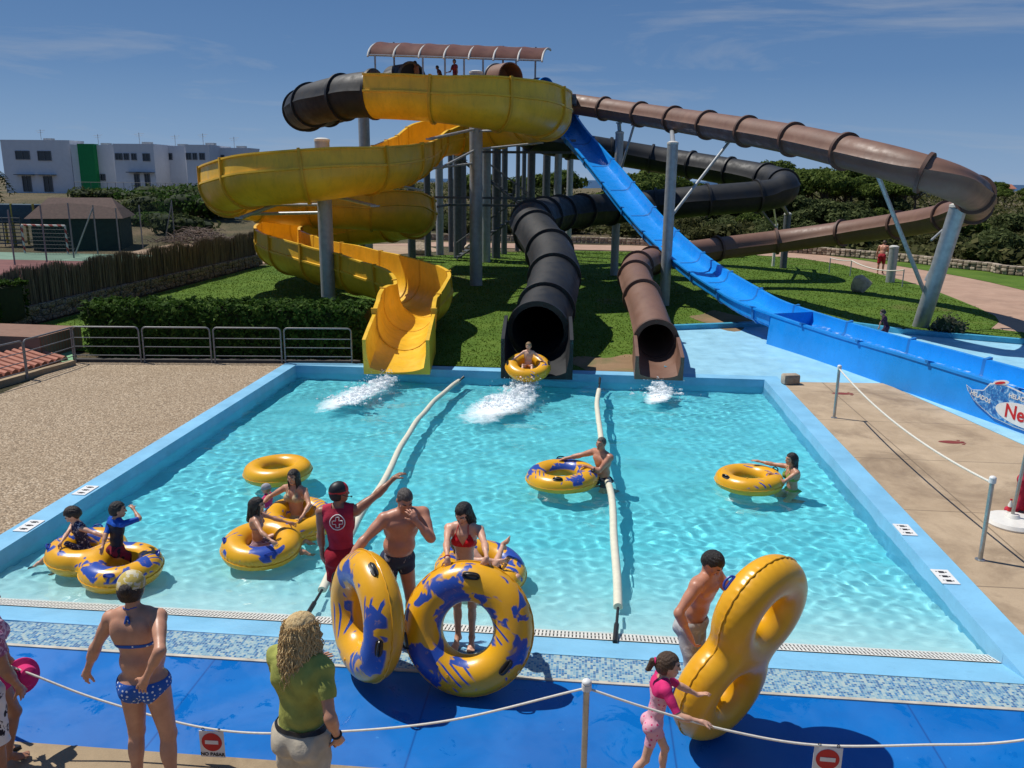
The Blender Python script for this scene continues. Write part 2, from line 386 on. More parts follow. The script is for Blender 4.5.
def sheet(name, poly, z, mat):
    b = MB(); b.add([(p[0], p[1], z) for p in poly], [tuple(range(len(poly)))]); o = b.build(name, mat, smooth=0); return tag(o, kind='structure')
def slab(name, poly, z0, z1, mat):
    b = MB(); b.prism([(p[0], p[1]) for p in poly], z0, z1); o = b.build(name, mat, smooth=0); return tag(o, kind='structure')
# pool plan: outer coping x -8.02..5.0, inner -7.70..4.6 ; y 8.2 (grate) .. 21.1
XL, XR, YN, YF = -7.70, 4.60, 8.44, 21.1
OXL, OXR, OYF = -8.05, 5.0, 21.52
WZ = -.20

# ---- ground: one sheet out to the coast, rising gently on the left; a hole is left for the pool
def ground_z(x, y):
    h = np.zeros_like(x)
    s = lambda t: np.clip(t, 0, 1) ** 2 * (3 - 2 * np.clip(t, 0, 1))
    h += 2.65 * s((y - 58) / 34) * s((-x - 6) / 30)
    h += 1.4 * s((y - 75) / 120) * s((x + 10) / 60)
    h -= 14 * s((y - 500) / 600)
    return h
def axis(fine, lo, hi):
    a = list(fine); st = 1.5
    while a[-1] < hi: a.append(a[-1] + st); st *= 1.18
    st = 1.5
    while a[0] > lo: a.insert(0, a[0] - st); st *= 1.18
    return np.array(a)
xs = axis(np.r_[np.arange(-60, -8.5, 2.), OXL, -6, -4, -2, 0, 2, 4, OXR, np.arange(6.5, 50, 2.)], -2600, 2600)
ys = axis(np.r_[np.arange(-6, 6.1, 2.), 7.3, OYF, np.arange(23, 120, 2.)], -60, 2400)
Xg, Yg = np.meshgrid(xs, ys); Zg = ground_z(Xg, Yg) - .06
nx = len(xs); V = np.stack([Xg, Yg, Zg], -1).reshape(-1, 3); F = []
for j in range(len(ys) - 1):
    for i in range(nx - 1):
        cx, cy = (xs[i] + xs[i + 1]) / 2, (ys[j] + ys[j + 1]) / 2
        if OXL < cx < OXR and 7.3 < cy < OYF: continue
        F.append((j * nx + i, j * nx + i + 1, (j + 1) * nx + i + 1, (j + 1) * nx + i))
n = NT('scrub_ground'); c = n.ramp(n.noise(.12, 9, .7), [(.30, (.05, .055, .02)), (.48, (.10, .085, .035)), (.66, (.22, .155, .085))]); n.col(c); n.bump(n.noise(3, 8, .7), 1, .4)
M['scrub_ground'] = n.set(Roughness=.95)
tag(put('ground', np_mesh('ground', V, F, M['scrub_ground'])), kind='structure')
n = NT('sea_water'); n.col((.012, .045, .10)); n.bump(n.noise(.05, 6), .5, 1); M['sea'] = n.set(Roughness=.35)
sheet('sea', [(-30000, 900), (30000, 900), (30000, 50000), (-30000, 50000)], -8.5, M['sea'])
# ---- lawn, path, gravel, decks
arc = [G(800, 258), G(840, 264), G(880, 274), (16.5, 44.5), (16.45, 41), (16.2, 37.6), (15.95, 35), (15.7, 33.2), (15.2, 31.8), (14.2, 30.2)]
lawn_poly = [(-18.35, 22.6), (-13.7, 20.95 + 1.1), (-8.05, 21.75), (2.2, 21.56), (2.25, 28.0), (5.2, 29.1), (8.6, 30.6), (10.7, 28.75), (14.0, 27.3), (15.3, 29.2)] + [(p[0], p[1]) for p in arc[::-1]] + [(10, 60), (-3, 60), (-17.9, 47.0), (-18.3, 46)]
sheet('lawn', lawn_poly, -.012, M['lawn'])
far_edge = [G(1024, 290), G(990, 282), G(960, 276), G(925, 270), G(900, 266), G(850, 258), G(800, 252)]
path_poly = [(p[0], p[1]) for p in arc] + [(14.0, 27.3), (24, 25), (30, 34)] + [(p[0], p[1]) for p in far_edge] + [(6, 66), (-18, 66), (-18, 62), (10, 60.5)]
sheet('path', path_poly, -.02, M['path'])
sheet('verge', [(p[0], p[1]) for p in far_edge] + [(15, 64), (22, 58), (25, 50), (60, 38), (60, 30), (30, 34)], -.008, M['lawn'])
gl = G(0, 393); gk = G(76, 362)
sheet('gravel', [(OXL, 7.35), (OXL, 21.5), (-13.7, 20.86), (gk.x - .1, gk.y), (gl.x, gl.y), (-16.2, 12), (-16.2, 7.35)], -.02, M['gravel'])
slab('foreground_walk', [(-16, 1.5), (16, 1.5), (16, 5.98), (-16, 5.98)], -.3, 0.0, M['walk'])
slab('blue_mat', [(-16, 5.98), (16, 5.98), (16, 7.36), (-16, 7.46)], -.28, -.008, M['mat'])
sheet('mosaic_strip', [(-16, 7.50), (16, 7.40), (16, 7.86), (-16, 7.94)], -.006, M['mosaic'])
slab('mat_trim', [(-16, 7.46), (16, 7.36), (16, 7.40), (-16, 7.50)], -.28, .006, simple('cream_trim', (.5, .46, .38), .6))
# pool shell --------------------------------------------------------
b = MB()
nst = 5
prof = [(YN, -.235), (YN + .45, -.27)]
y = YN + .45; z = -.27
for i in range(6):
    z -= .06; prof.append((y + .04, z)); y += .42; prof.append((y, z - .012))
    z -= .012
prof += [(13.2, -.80), (YF, -.84)]
V = []; F = []
for (y, z) in prof: V += [(XL, y, z), (XR, y, z)]
for i in range(len(prof) - 1): F.append((2 * i, 2 * i + 1, 2 * i + 3, 2 * i + 2))
b.add(V, F); b.mi = [1 if prof[i][1] > -.70 else 0 for i in range(len(prof) - 1)]; b.cur = 1
pf = b.build('pool_floor', [M['poolpaint'], M['steps']], smooth=0); tag(pf, kind='structure')
cop = thing('pool_coping', 'light blue painted raised coping around the splash pool', 'coping'); cop['kind'] = 'structure'
b = MB()
b.add([(OXL, YN, -.5), (OXL, OYF, -.5), (OXR, OYF, -.5), (OXR, YN, -.5),
       (OXL, YN, 0), (OXL, OYF, 0), (OXR, OYF, 0), (OXR, YN, 0),
       (XL, YN, 0), (XL, YF, 0), (XR, YF, 0), (XR, YN, 0), (XL + .05, YN, -1.1), (XL + .05, YF - .03, -1.1), (XR - .05, YF - .03, -1.1), (XR - .05, YN, -1.1)],
      [(0, 1, 5, 4), (1, 2, 6, 5), (2, 3, 7, 6), (4, 5, 9, 8), (5, 6, 10, 9), (6, 7, 11, 10), (8, 9, 13, 12), (9, 10, 14, 13), (10, 11, 15, 14)])
b.build('rim', M['coping'], cop, 0)
# near lip that slopes into the pool, with the overflow grate
b = MB(); b.add([(-16, 7.94, .0), (16, 7.86, .0), (16, YN, 0), (XR, YN, 0), (XR, YN, -.14), (XL, YN, -.14), (XL, YN, 0), (-16, YN, 0),
                 (-16, 7.94, -.3), (16, 7.86, -.3)],
                [(0, 1, 8 + 1, 8)])
b.add([(OXL, 7.94, 0), (OXR, 7.86, 0), (OXR, YN, 0), (XR, YN, 0), (XR, YN, -.13), (XL, YN, -.13), (XL, YN, 0), (OXL, YN, 0), (XL, 7.98, 0), (XR, 7.90, 0)],
      [(0, 1, 9, 8), (1, 2, 3, 9), (0, 8, 6, 7), (8, 9, 4, 5), (3, 4, 9), (8, 5, 6)])
b.add([(-16, 7.94, 0), (OXL, 7.94, 0), (OXL, YN, 0), (-16, YN, 0)], [(0, 1, 2, 3)]); b.add([(OXR, 7.86, 0), (16, 7.82, 0), (16, YN + .4, 0), (OXR, YN + .4, 0)], [(0, 1, 2, 3)])
tag(b.build('pool_lip', M['lip'], smooth=0), kind='structure')
gr = thing('overflow_grate', 'white slotted overflow grate along the near edge of the pool', 'grate', (0, YN, 0))
b = MB(); b.add([(XL, 0.0, -.128), (XR, 0.0, -.128), (XR, .27, -.20), (XL, .27, -.20)], [(0, 1, 2, 3)]); b.build('channel', M['hole'], gr, 0)
b = MB(); k = 0; x = XL + .02
while x < XR:
    b.add([(x, .005, -.12), (x + .028, .005, -.12), (x + .028, .265, -.192), (x, .265, -.192)], [(0, 1, 2, 3)]); x += .043
for t in (0.0, .5, 1.0): b.add([(XL, .26 * t, -.117 - .072 * t), (XR, .26 * t, -.117 - .072 * t), (XR, .26 * t + .022, -.123 - .072 * t), (XL, .26 * t + .022, -.123 - .072 * t)], [(0, 1, 2, 3)])
sl = b.build('slats', M['white'], gr, 0); sl['kind'] = 'stuff' if False else 'thing'
# ---- water: a real rippled surface
h = .032
fy = None
gx = np.arange(XL, XR + h, h); gy = np.arange(YN + .30, YF + h, h); X, Y = np.meshgrid(gx, gy); Z = np.zeros_like(X); calm = 1 - .62 * np.clip((Y - 10.2) / 4.5, 0, 1) + .25 * np.sin(X * .8 + 1.3 * np.sin(Y * .5)) * np.sin(Y * .7 + X * .3)
rw = np.random.default_rng(3)
for i in range(46):
    L = rw.uniform(.22, 1.5); th = rw.uniform(0, 2 * PI) if L < .8 else rw.normal(-1.57, .9)
    kx, ky = 2 * PI / L * math.cos(th), 2 * PI / L * math.sin(th)
    env = .6 + .4 * np.sin(X * rw.uniform(.3, 1.2) + rw.uniform(0, 6)) * np.sin(Y * rw.uniform(.3, 1.2) + rw.uniform(0, 6))
    Z += (.0046 * calm if L < .6 else .0022) * L ** .9 * env * np.sin(kx * X + ky * Y + rw.uniform(0, 6) + .5 * np.sin(X * .9 + rw.uniform(0, 6)))
for i in range(26):
    L = rw.uniform(.13, .30); th = rw.uniform(0, 2 * PI); kx, ky = 2 * PI / L * math.cos(th), 2 * PI / L * math.sin(th)
    Z += .0007 * calm * (L / .2) ** 1.3 * np.sin(kx * X + ky * Y + rw.uniform(0, 6) + 1.2 * np.sin(X * rw.uniform(.6, 2) + Y * rw.uniform(.6, 2)))
for cx in (-4.9, -1.5, 1.85):                # wakes spreading from the slide mouths
    r = np.hypot(X - cx, (Y - 20.6)); Z += .022 * np.sin(r * 5.2) * np.exp(-r / 4.) * (.5 + .5 * np.exp(-((X - cx) / 2.5) ** 2))
V = np.stack([X, Y, WZ + Z], -1).reshape(-1, 3); a, c = X.shape; ii = np.arange(a * c).reshape(a, c)
F = np.stack([ii[:-1, :-1], ii[:-1, 1:], ii[1:, 1:], ii[1:, :-1]], -1).reshape(-1, 4)
n = NT('pool_water'); n.n.remove(n.b); out = n.n['Material Output']
rf = n.new('BsdfRefraction', IOR=1.33, Roughness=0.0); rf.inputs['Color'].default_value = (.82, .985, .99, 1)
gl_ = n.new('BsdfGlossy', Roughness=.03); fr = n.new('Fresnel', IOR=1.33); ms = n.new('MixShader')
n.link(fr.outputs[0], ms.inputs[0]); n.link(rf.outputs[0], ms.inputs[1]); n.link(gl_.outputs[0], ms.inputs[2])
# foam where the slides discharge and where ripples run up the shallow steps
fo = n.new('BsdfDiffuse'); fo.inputs['Color'].default_value = (.82, .88, .9, 1)
xyz = n.sep(); cloud = n.noise(3.2, 8, .72, dist=.6); fac = None
for cx, cy, sx, sy in ((-5.45, 19.0, .6, 2.1), (-1.9, 18.6, .85, 2.3), (1.85, 19.9, .42, 1.1)):
    dx = n.math('DIVIDE', n.math('SUBTRACT', n.math('ADD', xyz[0], n.math('MULTIPLY', n.math('SUBTRACT', cy, xyz[1]), .28)), cx), sx); dy = n.math('DIVIDE', n.math('SUBTRACT', xyz[1], cy), sy)
    d = n.math('ADD', n.math('MULTIPLY', dx, dx), n.math('MULTIPLY', dy, dy)); g = n.math('SUBTRACT', 1.0, d); g = n.math('MAXIMUM', g, 0.)
    fac = g if fac is None else n.math('MAXIMUM', fac, g)
fm = n.math('MULTIPLY', n.ramp(n.math('ADD', n.math('MULTIPLY', fac, .55), n.math('MULTIPLY', cloud, .6)), [(.50, 0.), (.80, 1.)]), n.ramp(fac, [(0., 0.), (.15, 1.)]))
ms2 = n.new('MixShader'); n.link(fm, ms2.inputs[0]); n.link(ms.outputs[0], ms2.inputs[1]); n.link(fo.outputs[0], ms2.inputs[2]); n.link(ms2.outputs[0], out.inputs[0])
M['water'] = n.m
wat = put('pool_water', np_mesh('pool_water', V, F, M['water']), None, 180); tag(wat, kind='structure')
sd.cycles.is_caustics_light = True
wat.cycles.is_caustics_caster = True; pf.cycles.is_caustics_receiver = True
for ch in cop.children: ch.cycles.is_caustics_receiver = True
# ---- splash pads right of the slides
slab('splash_pad', [(2.2, OYF), (5.0, OYF), (5.0, 21.1), (5.35, 20.95), (7.6, 21.15), (8.9, 14.5), (10.5, 8), (18, 8), (18, 26), (14.0, 27.0), (10.65, 28.45), (8.5, 30.3), (5.25, 28.95), (2.25, 27.75)], -.3, -.006, M['splash'])
slab('concrete_deck', [(5.0, 8.0), (5.0, 20.9), (7.56, 21.1), (8.85, 14.5), (9.6, 8.0)], -.3, .004, M['deck'])
b = MB()
kerb = [(2.22, 21.6), (2.25, 27.9), (5.25, 29.05), (8.5, 30.5), (10.65, 28.6), (14.0, 27.15), (18, 26)]
for p, q in zip(kerb[:-1], kerb[1:]):
    d = Vector((q[0] - p[0], q[1] - p[1], 0)); L = d.length; b.box(((p[0] + q[0]) / 2, (p[1] + q[1]) / 2, .03), (L + .1, .22, .26), rz=math.atan2(d.y, d.x))
tag(b.build('splash_kerb', simple('teal_kerb_paint', (.06, .34, .50), .5, .2), smooth=0), kind='structure')

# ================================================================== VEGETATION
def leafmat(name, a, b, c):
    n = NT(name); g = n.new('NewGeometry'); n.col(n.ramp(g.outputs['Random Per Island'], [(0, a), (.55, b), (1, c)])); n.set(Roughness=.75, Specular_IOR_Level=.08)
    tr = n.new('BsdfTranslucent'); tr.inputs[0].default_value = (*[x * 1.6 for x in lin(b)], 1); ms = n.new('MixShader'); ms.inputs[0].default_value = .22
    n.link(n.b.outputs[0], ms.inputs[1]); n.link(tr.outputs[0], ms.inputs[2]); n.link(ms.outputs[0], n.n['Material Output'].inputs[0]); return n.m
M['leaf_hedge'] = leafmat('hedge_leaf', (.018, .042, .007), (.036, .078, .012), (.085, .14, .024))
M['leaf_pine'] = leafmat('pine_needles', (.036, .058, .012), (.068, .102, .019), (.125, .16, .034))
M['leaf_dark'] = leafmat('olive_leaf', (.03, .044, .014), (.056, .074, .024), (.105, .125, .045))
M['leaf_scrub'] = leafmat('scrub_leaf', (.032, .038, .012), (.062, .068, .022), (.12, .115, .045))
M['leaf_palm'] = leafmat('palm_leaf', (.012, .018, .006), (.024, .034, .01), (.04, .05, .02))
M['leaf_gray'] = leafmat('lavender_leaf', (.05, .05, .035), (.09, .09, .06), (.13, .12, .09))
M['bark'] = simple('bark', (.10, .07, .045), .9, .4, 12, .6, 20)
def leaves(P, N, size, rng, aspect=1.8, droop=.6):
    """leaf quads at P, roughly facing N"""
    n = len(P); D = rng.normal(size=(n, 3)) * droop + N; D /= np.linalg.norm(D, axis=1)[:, None]
    A = np.cross(D, rng.normal(size=(n, 3))); A /= np.maximum(np.linalg.norm(A, axis=1), 1e-6)[:, None]; B = np.cross(D, A)
    s = size * rng.uniform(.6, 1.3, (n, 1)); a = A * s * aspect * .5; b = B * s * .5
    V = np.stack([P - a, P - b * .9 + a * .1, P + a, P + b * .9 + a * .1], 1).reshape(-1, 3); return V, np.arange(4 * n).reshape(n, 4)
def blob_leaves(blobs, per, size, rng, fill=.35):
    Ps = []; Ns = []
    for (c, r) in blobs:
        k = int(per * (r[0] * r[1] + r[1] * r[2] + r[0] * r[2]) / 3); d = rng.normal(size=(k, 3)); d /= np.linalg.norm(d, axis=1)[:, None]
        rad = 1 - fill * rng.random(k) ** 2 + rng.normal(0, .07, k); Ps.append(np.array(c) + d * rad[:, None] * np.array(r)); Ns.append(d + [0, 0, .35])
    return leaves(np.concatenate(Ps), np.concatenate(Ns), size, rng)
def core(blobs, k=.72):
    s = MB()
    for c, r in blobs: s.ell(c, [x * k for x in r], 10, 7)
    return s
M['leaf_core'] = simple('shaded_foliage', (.018, .030, .007), .95, .3)  # solid fill behind the leaves, inner shade put into its colour
# clipped hedge behind the barrier
def hedge(name, label, p, q, depth, hgt, cnt, seed):
    rng = np.random.default_rng(seed); p, q = Vector(p), Vector(q); L = (q - p).length; d = (q - p) / L; nn = Vector((-d.y, d.x, 0))
    o = thing(name, label, 'hedge', p, math.atan2(d.y, d.x))
    blobs = []; x = .25
    while x < L - .1:
        for k in range(3): blobs.append(((x + rng.uniform(-.2, .2), depth * rng.uniform(.25, .8), hgt * rng.uniform(.35, .68)), (rng.uniform(.38, .55), depth * rng.uniform(.42, .58), hgt * rng.uniform(.3, .40))))
        x += .42
    k = int(L * 1900); fc = rng.random(k); P = np.stack([rng.uniform(.05, L - .05, k), rng.uniform(0, depth, k), rng.uniform(.02, hgt, k)], 1); Nn = np.zeros((k, 3))
    lump = lambda u, v: .05 * np.sin(u * 5.1 + 2 * np.sin(v * 3.3)) + .04 * np.sin(u * 11.7 + v * 7.9)
    tp = fc < .42; fr = (fc >= .42) & (fc < .80); bk = fc >= .80
    P[tp, 2] = hgt + lump(P[tp, 0], P[tp, 1]) + rng.normal(0, .035, tp.sum()); Nn[tp] = (0, 0, 1); P[fr, 1] = lump(P[fr, 0], P[fr, 2]) + rng.normal(0, .035, fr.sum()) - .02; Nn[fr] = (0, -1, .45); P[bk, 1] = depth + rng.normal(0, .05, bk.sum()); Nn[bk] = (0, 1, .4)
    V, F = leaves(P, Nn, .085, rng)
    V[:, 2] = np.abs(V[:, 2]); put('foliage', np_mesh('foliage', V, F, M['leaf_hedge']), o, 0)
    cb_ = MB(); cb_.box((L / 2, depth / 2, hgt / 2 - .03), (L - .2, depth - .16, hgt - .12), bev=.12); cb_.build('shade_core', M['leaf_core'], o); return o
hedge('hedge', 'long clipped dark green hedge behind the steel barrier', (-13.75, 21.3, 0), (-5.95, 22.1, 0), 1.25, 1.42, 900, 5)
hedge('hedge', 'dark hedge in the brick planter at the left edge of the photo', (-24.5, 23.6, .2), (-18.2, 24.2, .2), 1.6, 1.3, 700, 6)

def make_tree(name, label, kind, seed, H, Wd, mat, cat='tree'):
    rng = np.random.default_rng(seed); o = thing(name, label, cat); blobs = []
    nb = 11 if kind == 'pine' else 9
    for i in range(nb):
        a = rng.uniform(0, 2 * PI); rr = Wd * .5 * math.sqrt(rng.random()) * .75
        if kind == 'pine': z = H * (.70 + .2 * (1 - (rr / (Wd * .4)) ** 2 * .8) * rng.uniform(.6, 1)); r = (Wd * rng.uniform(.15, .24), Wd * rng.uniform(.15, .24), H * rng.uniform(.09, .14))
        elif kind == 'round': z = H * rng.uniform(.38, .78); r = (Wd * rng.uniform(.18, .28), Wd * rng.uniform(.18, .28), H * rng.uniform(.14, .22))
        else: z = H * rng.uniform(.3, .7); r = (Wd * rng.uniform(.2, .3), Wd * rng.uniform(.2, .3), H * rng.uniform(.2, .3))
        blobs.append(((rr * math.cos(a), rr * math.sin(a), z), r))
    V, F = blob_leaves(blobs, 260 if H > 4 else 330, .30 if H > 4 else .2, rng, .5); put('crown', np_mesh('crown', V, F, mat), o, 0)
    t = MB(); t.tube([(0, 0, -.3), (.08, .05, H * .3), (0, .1, H * .62)], [H * .035, H * .028, H * .015], 8)
    for c, r in blobs[:6]: t.tube([(.05, .05, H * (.25 if kind != 'pine' else .45)), (c[0] * .5, c[1] * .5, (c[2] + H * .4) / 2), (c[0], c[1], c[2])], [H * .016, H * .011, H * .005], 6)
    t.build('trunk', M['bark'], o); return o
# ================================================================== SLIDES
def gel(name, c, rough=.32, var=.18, streak=.5):
    n = NT(name); c = lin(c)
    a = n.ramp(n.noise(.8, 7, .65), [(.3, tuple(x * (1 - var) for x in c)), (.7, tuple(min(1, x * (1 + var)) for x in c))])
    st = n.ramp(n.noise(2.2, 8, .7, n.mapping((3, 3, .6)), .6), [(.5, 0.), (.75, streak)])
    n.col(n.mix(st, a, tuple(x * .55 + .01 for x in c))); n.link(n.ramp(n.noise(3, 5), [(.3, rough - .08), (.7, rough + .18)]), n.b.inputs['Roughness']); n.bump(n.noise(30, 4), .05); return n.m
M['yellow'] = gel('yellow_fibreglass', (.78, .455, .026), .36)
M['yflange'] = gel('yellow_flange', (.64, .35, .016), .5)
M['blackgel'] = gel('black_fibreglass', (.008, .0095, .012), .56, .3, .2)
M['blackflange'] = gel('black_flange', (.012, .012, .014), .5)
M['brown'] = gel('brown_fibreglass', (.175, .092, .062), .5, .15, .35)
M['brownflange'] = gel('brown_flange', (.10, .05, .035), .55)
M['bluegel'] = gel('blue_fibreglass', (.010, .265, .76), .25, .12, .15)
M['blueflange'] = gel('blue_outside', (.012, .17, .50), .4)
def frames(pts):
    T = np.gradient(pts, axis=0); T /= np.linalg.norm(T, axis=1)[:, None]
    S = np.cross(T, [0, 0, 1.]); S /= np.maximum(np.linalg.norm(S, axis=1), 1e-6)[:, None]; U = np.cross(S, T)
    return T, S, U
def sweep(b, pts, S, U, profs, closed=True, ends=True):
    n = len(profs[0]); V = [pts[i] + S[i] * s + U[i] * u for i in range(len(pts)) for (s, u) in profs[i]]; F = []
    for i in range(len(pts) - 1):
        for k in range(n if closed else n - 1):
            j = (k + 1) % n; F.append((i * n + k, i * n + j, (i + 1) * n + j, (i + 1) * n + k))
    b.add(V, F)
def flume_prof(R, h, t=.05, hl=None):
    hl = h if hl is None else hl; q = []
    q += [(R + t + .07, h), (R + t + .07, h - .06), (R + t, h - .07), (R + t, .05), (R + t + .06, .035), (R + t + .06, -.035), (R + t, -.05)]
    q += [((R + t) * math.cos(a), -(R + t) * math.sin(a)) for a in np.linspace(.1, PI - .1, 17)]
    q += [(-R - t, -.05), (-R - t - .06, -.035), (-R - t - .06, .035), (-R - t, .05), (-R - t, hl - .07), (-R - t - .07, hl - .06), (-R - t - .07, hl)]
    q += [(-R, hl), (-R, hl * .5)] + [(-R * math.cos(a), -R * math.sin(a)) for a in np.linspace(0, PI, 19)] + [(R, h * .5), (R, h)]
    return q
def flange_prof(R, h, t=.05, hl=None):
    hl = h if hl is None else hl; o = R + t + .085
    return [(o + .03, h + .03), (o, .05), (o, -.05)] + [(o * math.cos(a), -o * math.sin(a)) for a in np.linspace(.1, PI - .1, 17)] + [(-o, -.05), (-o, .05), (-o - .03, hl + .03)] + \
        [(-R + .01, hl + .03), (-R + .01, 0)] + [((-R + .012) * math.cos(a), (-R + .012) * math.sin(a)) for a in np.linspace(.1, PI - .1, 17)] + [(R - .01, 0), (R - .01, h + .03)]
def circ(R, n=28): return [(R * math.cos(a), R * math.sin(a)) for a in np.linspace(0, 2 * PI, n, endpoint=False)]
def tube_prof(R, ridge=.05):
    q = []
    for a in np.linspace(0, 2 * PI, 36, endpoint=False): q.append((R * math.cos(a), R * math.sin(a)))
    q[0] = (R + ridge, 0); q[18] = (-R - ridge, 0); return q
def bank(S, U, T, pts, k):
    curv = np.gradient(T, axis=0); c = (curv * S).sum(1) / np.maximum(np.linalg.norm(np.gradient(pts, axis=0), axis=1), 1e-6)
    w = np.ones(9) / 9; c = np.convolve(np.pad(c, 4, 'edge'), w, 'valid'); a = np.clip(c * k, -.28, .28)[:, None]
    # lean toward the inside of the bend
    return S * np.cos(a) - U * np.sin(a), U * np.cos(a) + S * np.sin(a)
def build_slide(o, P, kinds, Rs, hs, mats, sec=2.4, bk=.8, seg0=0):
    """P: centre line points; kinds per control point: 't' closed tube, 'f' open flume"""
    ctrl = np.array([list(p) for p in P]); pts, ex = spline(ctrl, .16, np.stack([Rs, hs], 1))
    _, par = spline(ctrl, .16); kd = np.array([kinds[min(int(p), len(kinds) - 1)] for p in par])
    T, S, U = frames(pts); S, U = bank(S, U, T, pts, bk); step = int(sec / .16); i = 0; N = len(pts)
    while i < N - 1:
        j = min(i + step, N - 1)
        ch = [q for q in range(i + 1, j) if kd[q] != kd[i]]
        if ch: j = ch[0]
        if N - 1 - j < step * .35 and not ch: j = N - 1
        sl = slice(i, j + 1); b = MB(); k = kd[i]
        if k == 'f':
            sweep(b, pts[sl], S[sl], U[sl], [flume_prof(r, h) for r, h in ex[sl]])
            sec_o = b.build('flume_section', mats['f'], o, 40)
            b = MB(); w = .10
            for e, sg in ((j, -1),):
                p2 = np.stack([pts[e], pts[e] + T[e] * w * sg]); sweep(b, p2, S[[e, e]], U[[e, e]], [flange_prof(*ex[e])] * 2)
                n_ = len(flange_prof(*ex[e])); b.f.append(tuple(range(len(b.v) - n_, len(b.v)))); b.mi.append(0); b.f.append(tuple(range(len(b.v) - 2 * n_, len(b.v) - n_))[::-1]); b.mi.append(0)
            b.build('flange', mats['ff'], sec_o, 40)
        else:
            sweep(b, pts[sl], S[sl], U[sl], [tube_prof(r) for r, h in ex[sl]])
            ins = [[(x * .94, y * .94) for x, y in circ(r)] for r, h in ex[sl]]; sweep(b, pts[sl], S[sl], U[sl], ins)
            sec_o = b.build('tube_section', mats['t'], o, 40); b = MB()
            for e, sg in ((j, -1),):
                r = ex[e][0]; prof = [(math.cos(a), math.sin(a)) for a in np.linspace(0, 2 * PI, 36, endpoint=False)]
                loop = [(r * .93, 0), (r + .10, 0), (r + .10, .11 * sg), (r * .93, .11 * sg)]
                V = [pts[e] + (S[e] * c + U[e] * s_) * q + T[e] * d for (c, s_) in prof for (q, d) in loop]
                b.add(V, [(4 * a + c, 4 * a + (c + 1) % 4, 4 * ((a + 1) % 36) + (c + 1) % 4, 4 * ((a + 1) % 36) + c) for a in range(36) for c in range(4)])
            b.build('flange', mats['tf'], sec_o, 40)
        i = j
    return pts, T, S, U, ex
def W(*q): return [YP(*p) for p in q]

# ---- yellow slide (its first bend is a black tube)
yel = thing('water_slide', 'big yellow spiral water slide whose first bend is a closed black tube', 'water slide', (0, 0, 0))
yp = W((408, 80, 46), (385, 90, 46), (345, 104, 45), (314, 111, 42.5), (303, 111, 39.5), (312, 105, 36.6), (340, 98, 35), (374, 94.5, 34.2), (430, 96, 33.8), (490, 102, 34), (532, 107, 35.6),
       (546, 114, 38.6), (522, 124, 42.0), (475, 131, 43.6), (434, 139, 42), (417, 152, 37.8), (396, 162, 33), (350, 169, 30.2), (296, 175, 29.2), (250, 179.5, 29.8), (226, 187, 32.2),
       (238, 196, 35.6), (290, 203, 37.2), (350, 207, 37.2), (402, 211, 38), (416, 217, 41), (388, 223, 43.6), (335, 229, 43.5), (292, 234, 41), (277, 242, 37.8), (298, 253, 34.4), (345, 265, 32.2), (385, 276, 30.6), (414, 286, 28.8))
yp += [Vector((-5.35, 27.2, 1.10)), Vector((-5.45, 25.2, 1.03)), Vector((-5.2, 23.6, .99)), Vector((-4.98, 22.3, .97))]
n_t = 7
kin = ['t'] * n_t + ['f'] * (len(yp) - n_t)
Rs = [.84] * 7 + [.88, .92, 1.0, 1.06, 1.06] + [.92] * 20 + [.88, .88, .84, .80, .76, .74]; hs = [.64] * 9 + [.70, .74, .72] + [.64] * 22 + [.56, .48, .44, .42]
assert len(Rs) == len(yp) == len(hs), (len(Rs), len(yp), len(hs))
ypath = build_slide(yel, yp, kin, Rs, hs, dict(f=M['yellow'], ff=M['yflange'], t=M['blackgel'], tf=M['blackflange']), 2.6, .45)
# ---- black tube
blk = thing('water_slide', 'long closed black tube slide ending in a black open mouth at the pool', 'water slide', (0, 0, 0))
bp = W((500, 120, 49), (540, 140, 51), (600, 150, 52.5), (660, 160, 52.5), (720, 170, 50.5), (768, 179, 48), (784, 187, 45.2), (768, 195, 44.4), (700, 201, 43.8), (620, 208, 43.6), (572, 212, 40.2), (545, 216, 36.4), (530, 223, 33), (540, 238, 30.4), (554, 262, 27.8), (552, 290, 25.3), (544, 315, 23.4), (538, 331, 22.2))
Rb = [.76] * len(bp)
bpath = build_slide(blk, bp, ['t'] * len(bp), Rb, [0] * len(bp), dict(t=M['blackgel'], tf=M['blackflange']), 2.7, .3)
def mouth(o, p0, p1, R, hw, mat, name='exit_chute'):
    p0, p1 = np.array(p0), np.array(p1); pts = np.linspace(p0, p1, 8); T, S, U = frames(pts); prs = []
    for i, t in enumerate(np.linspace(0, 1, 8)):
        h = hw * (1 - .55 * t ** 1.5); w = R + .02
        q = [(w + .09, h), (w + .09, -R - .05), (-w - .09, -R - .05), (-w - .09, h), (-w, h), (-w, -.1)]
        fl = 1 - .7 * t
        q += [(-w * math.cos(a), -R * (math.sin(a) * fl + (1 - fl) * min(1, 3 * math.sin(a)))) for a in np.linspace(.15, PI - .15, 11)] + [(w, -.1), (w, h)]
        prs.append(q)
    b = MB(); sweep(b, pts, S, U, prs); k = len(prs[0]); b.f += [tuple(range(k)), tuple(range(7 * k, 8 * k))]; b.mi += [0, 0]; return b.build(name, mat, o, 30)
e = ypath[0][-1]; mouth(yel, e, (-4.80, 20.45, .76), .745, .30, M['yellow'])
e = bpath[0][-1]; mouth(blk, e, (-1.19, 20.45, .82), .80, .42, M['blackgel'])
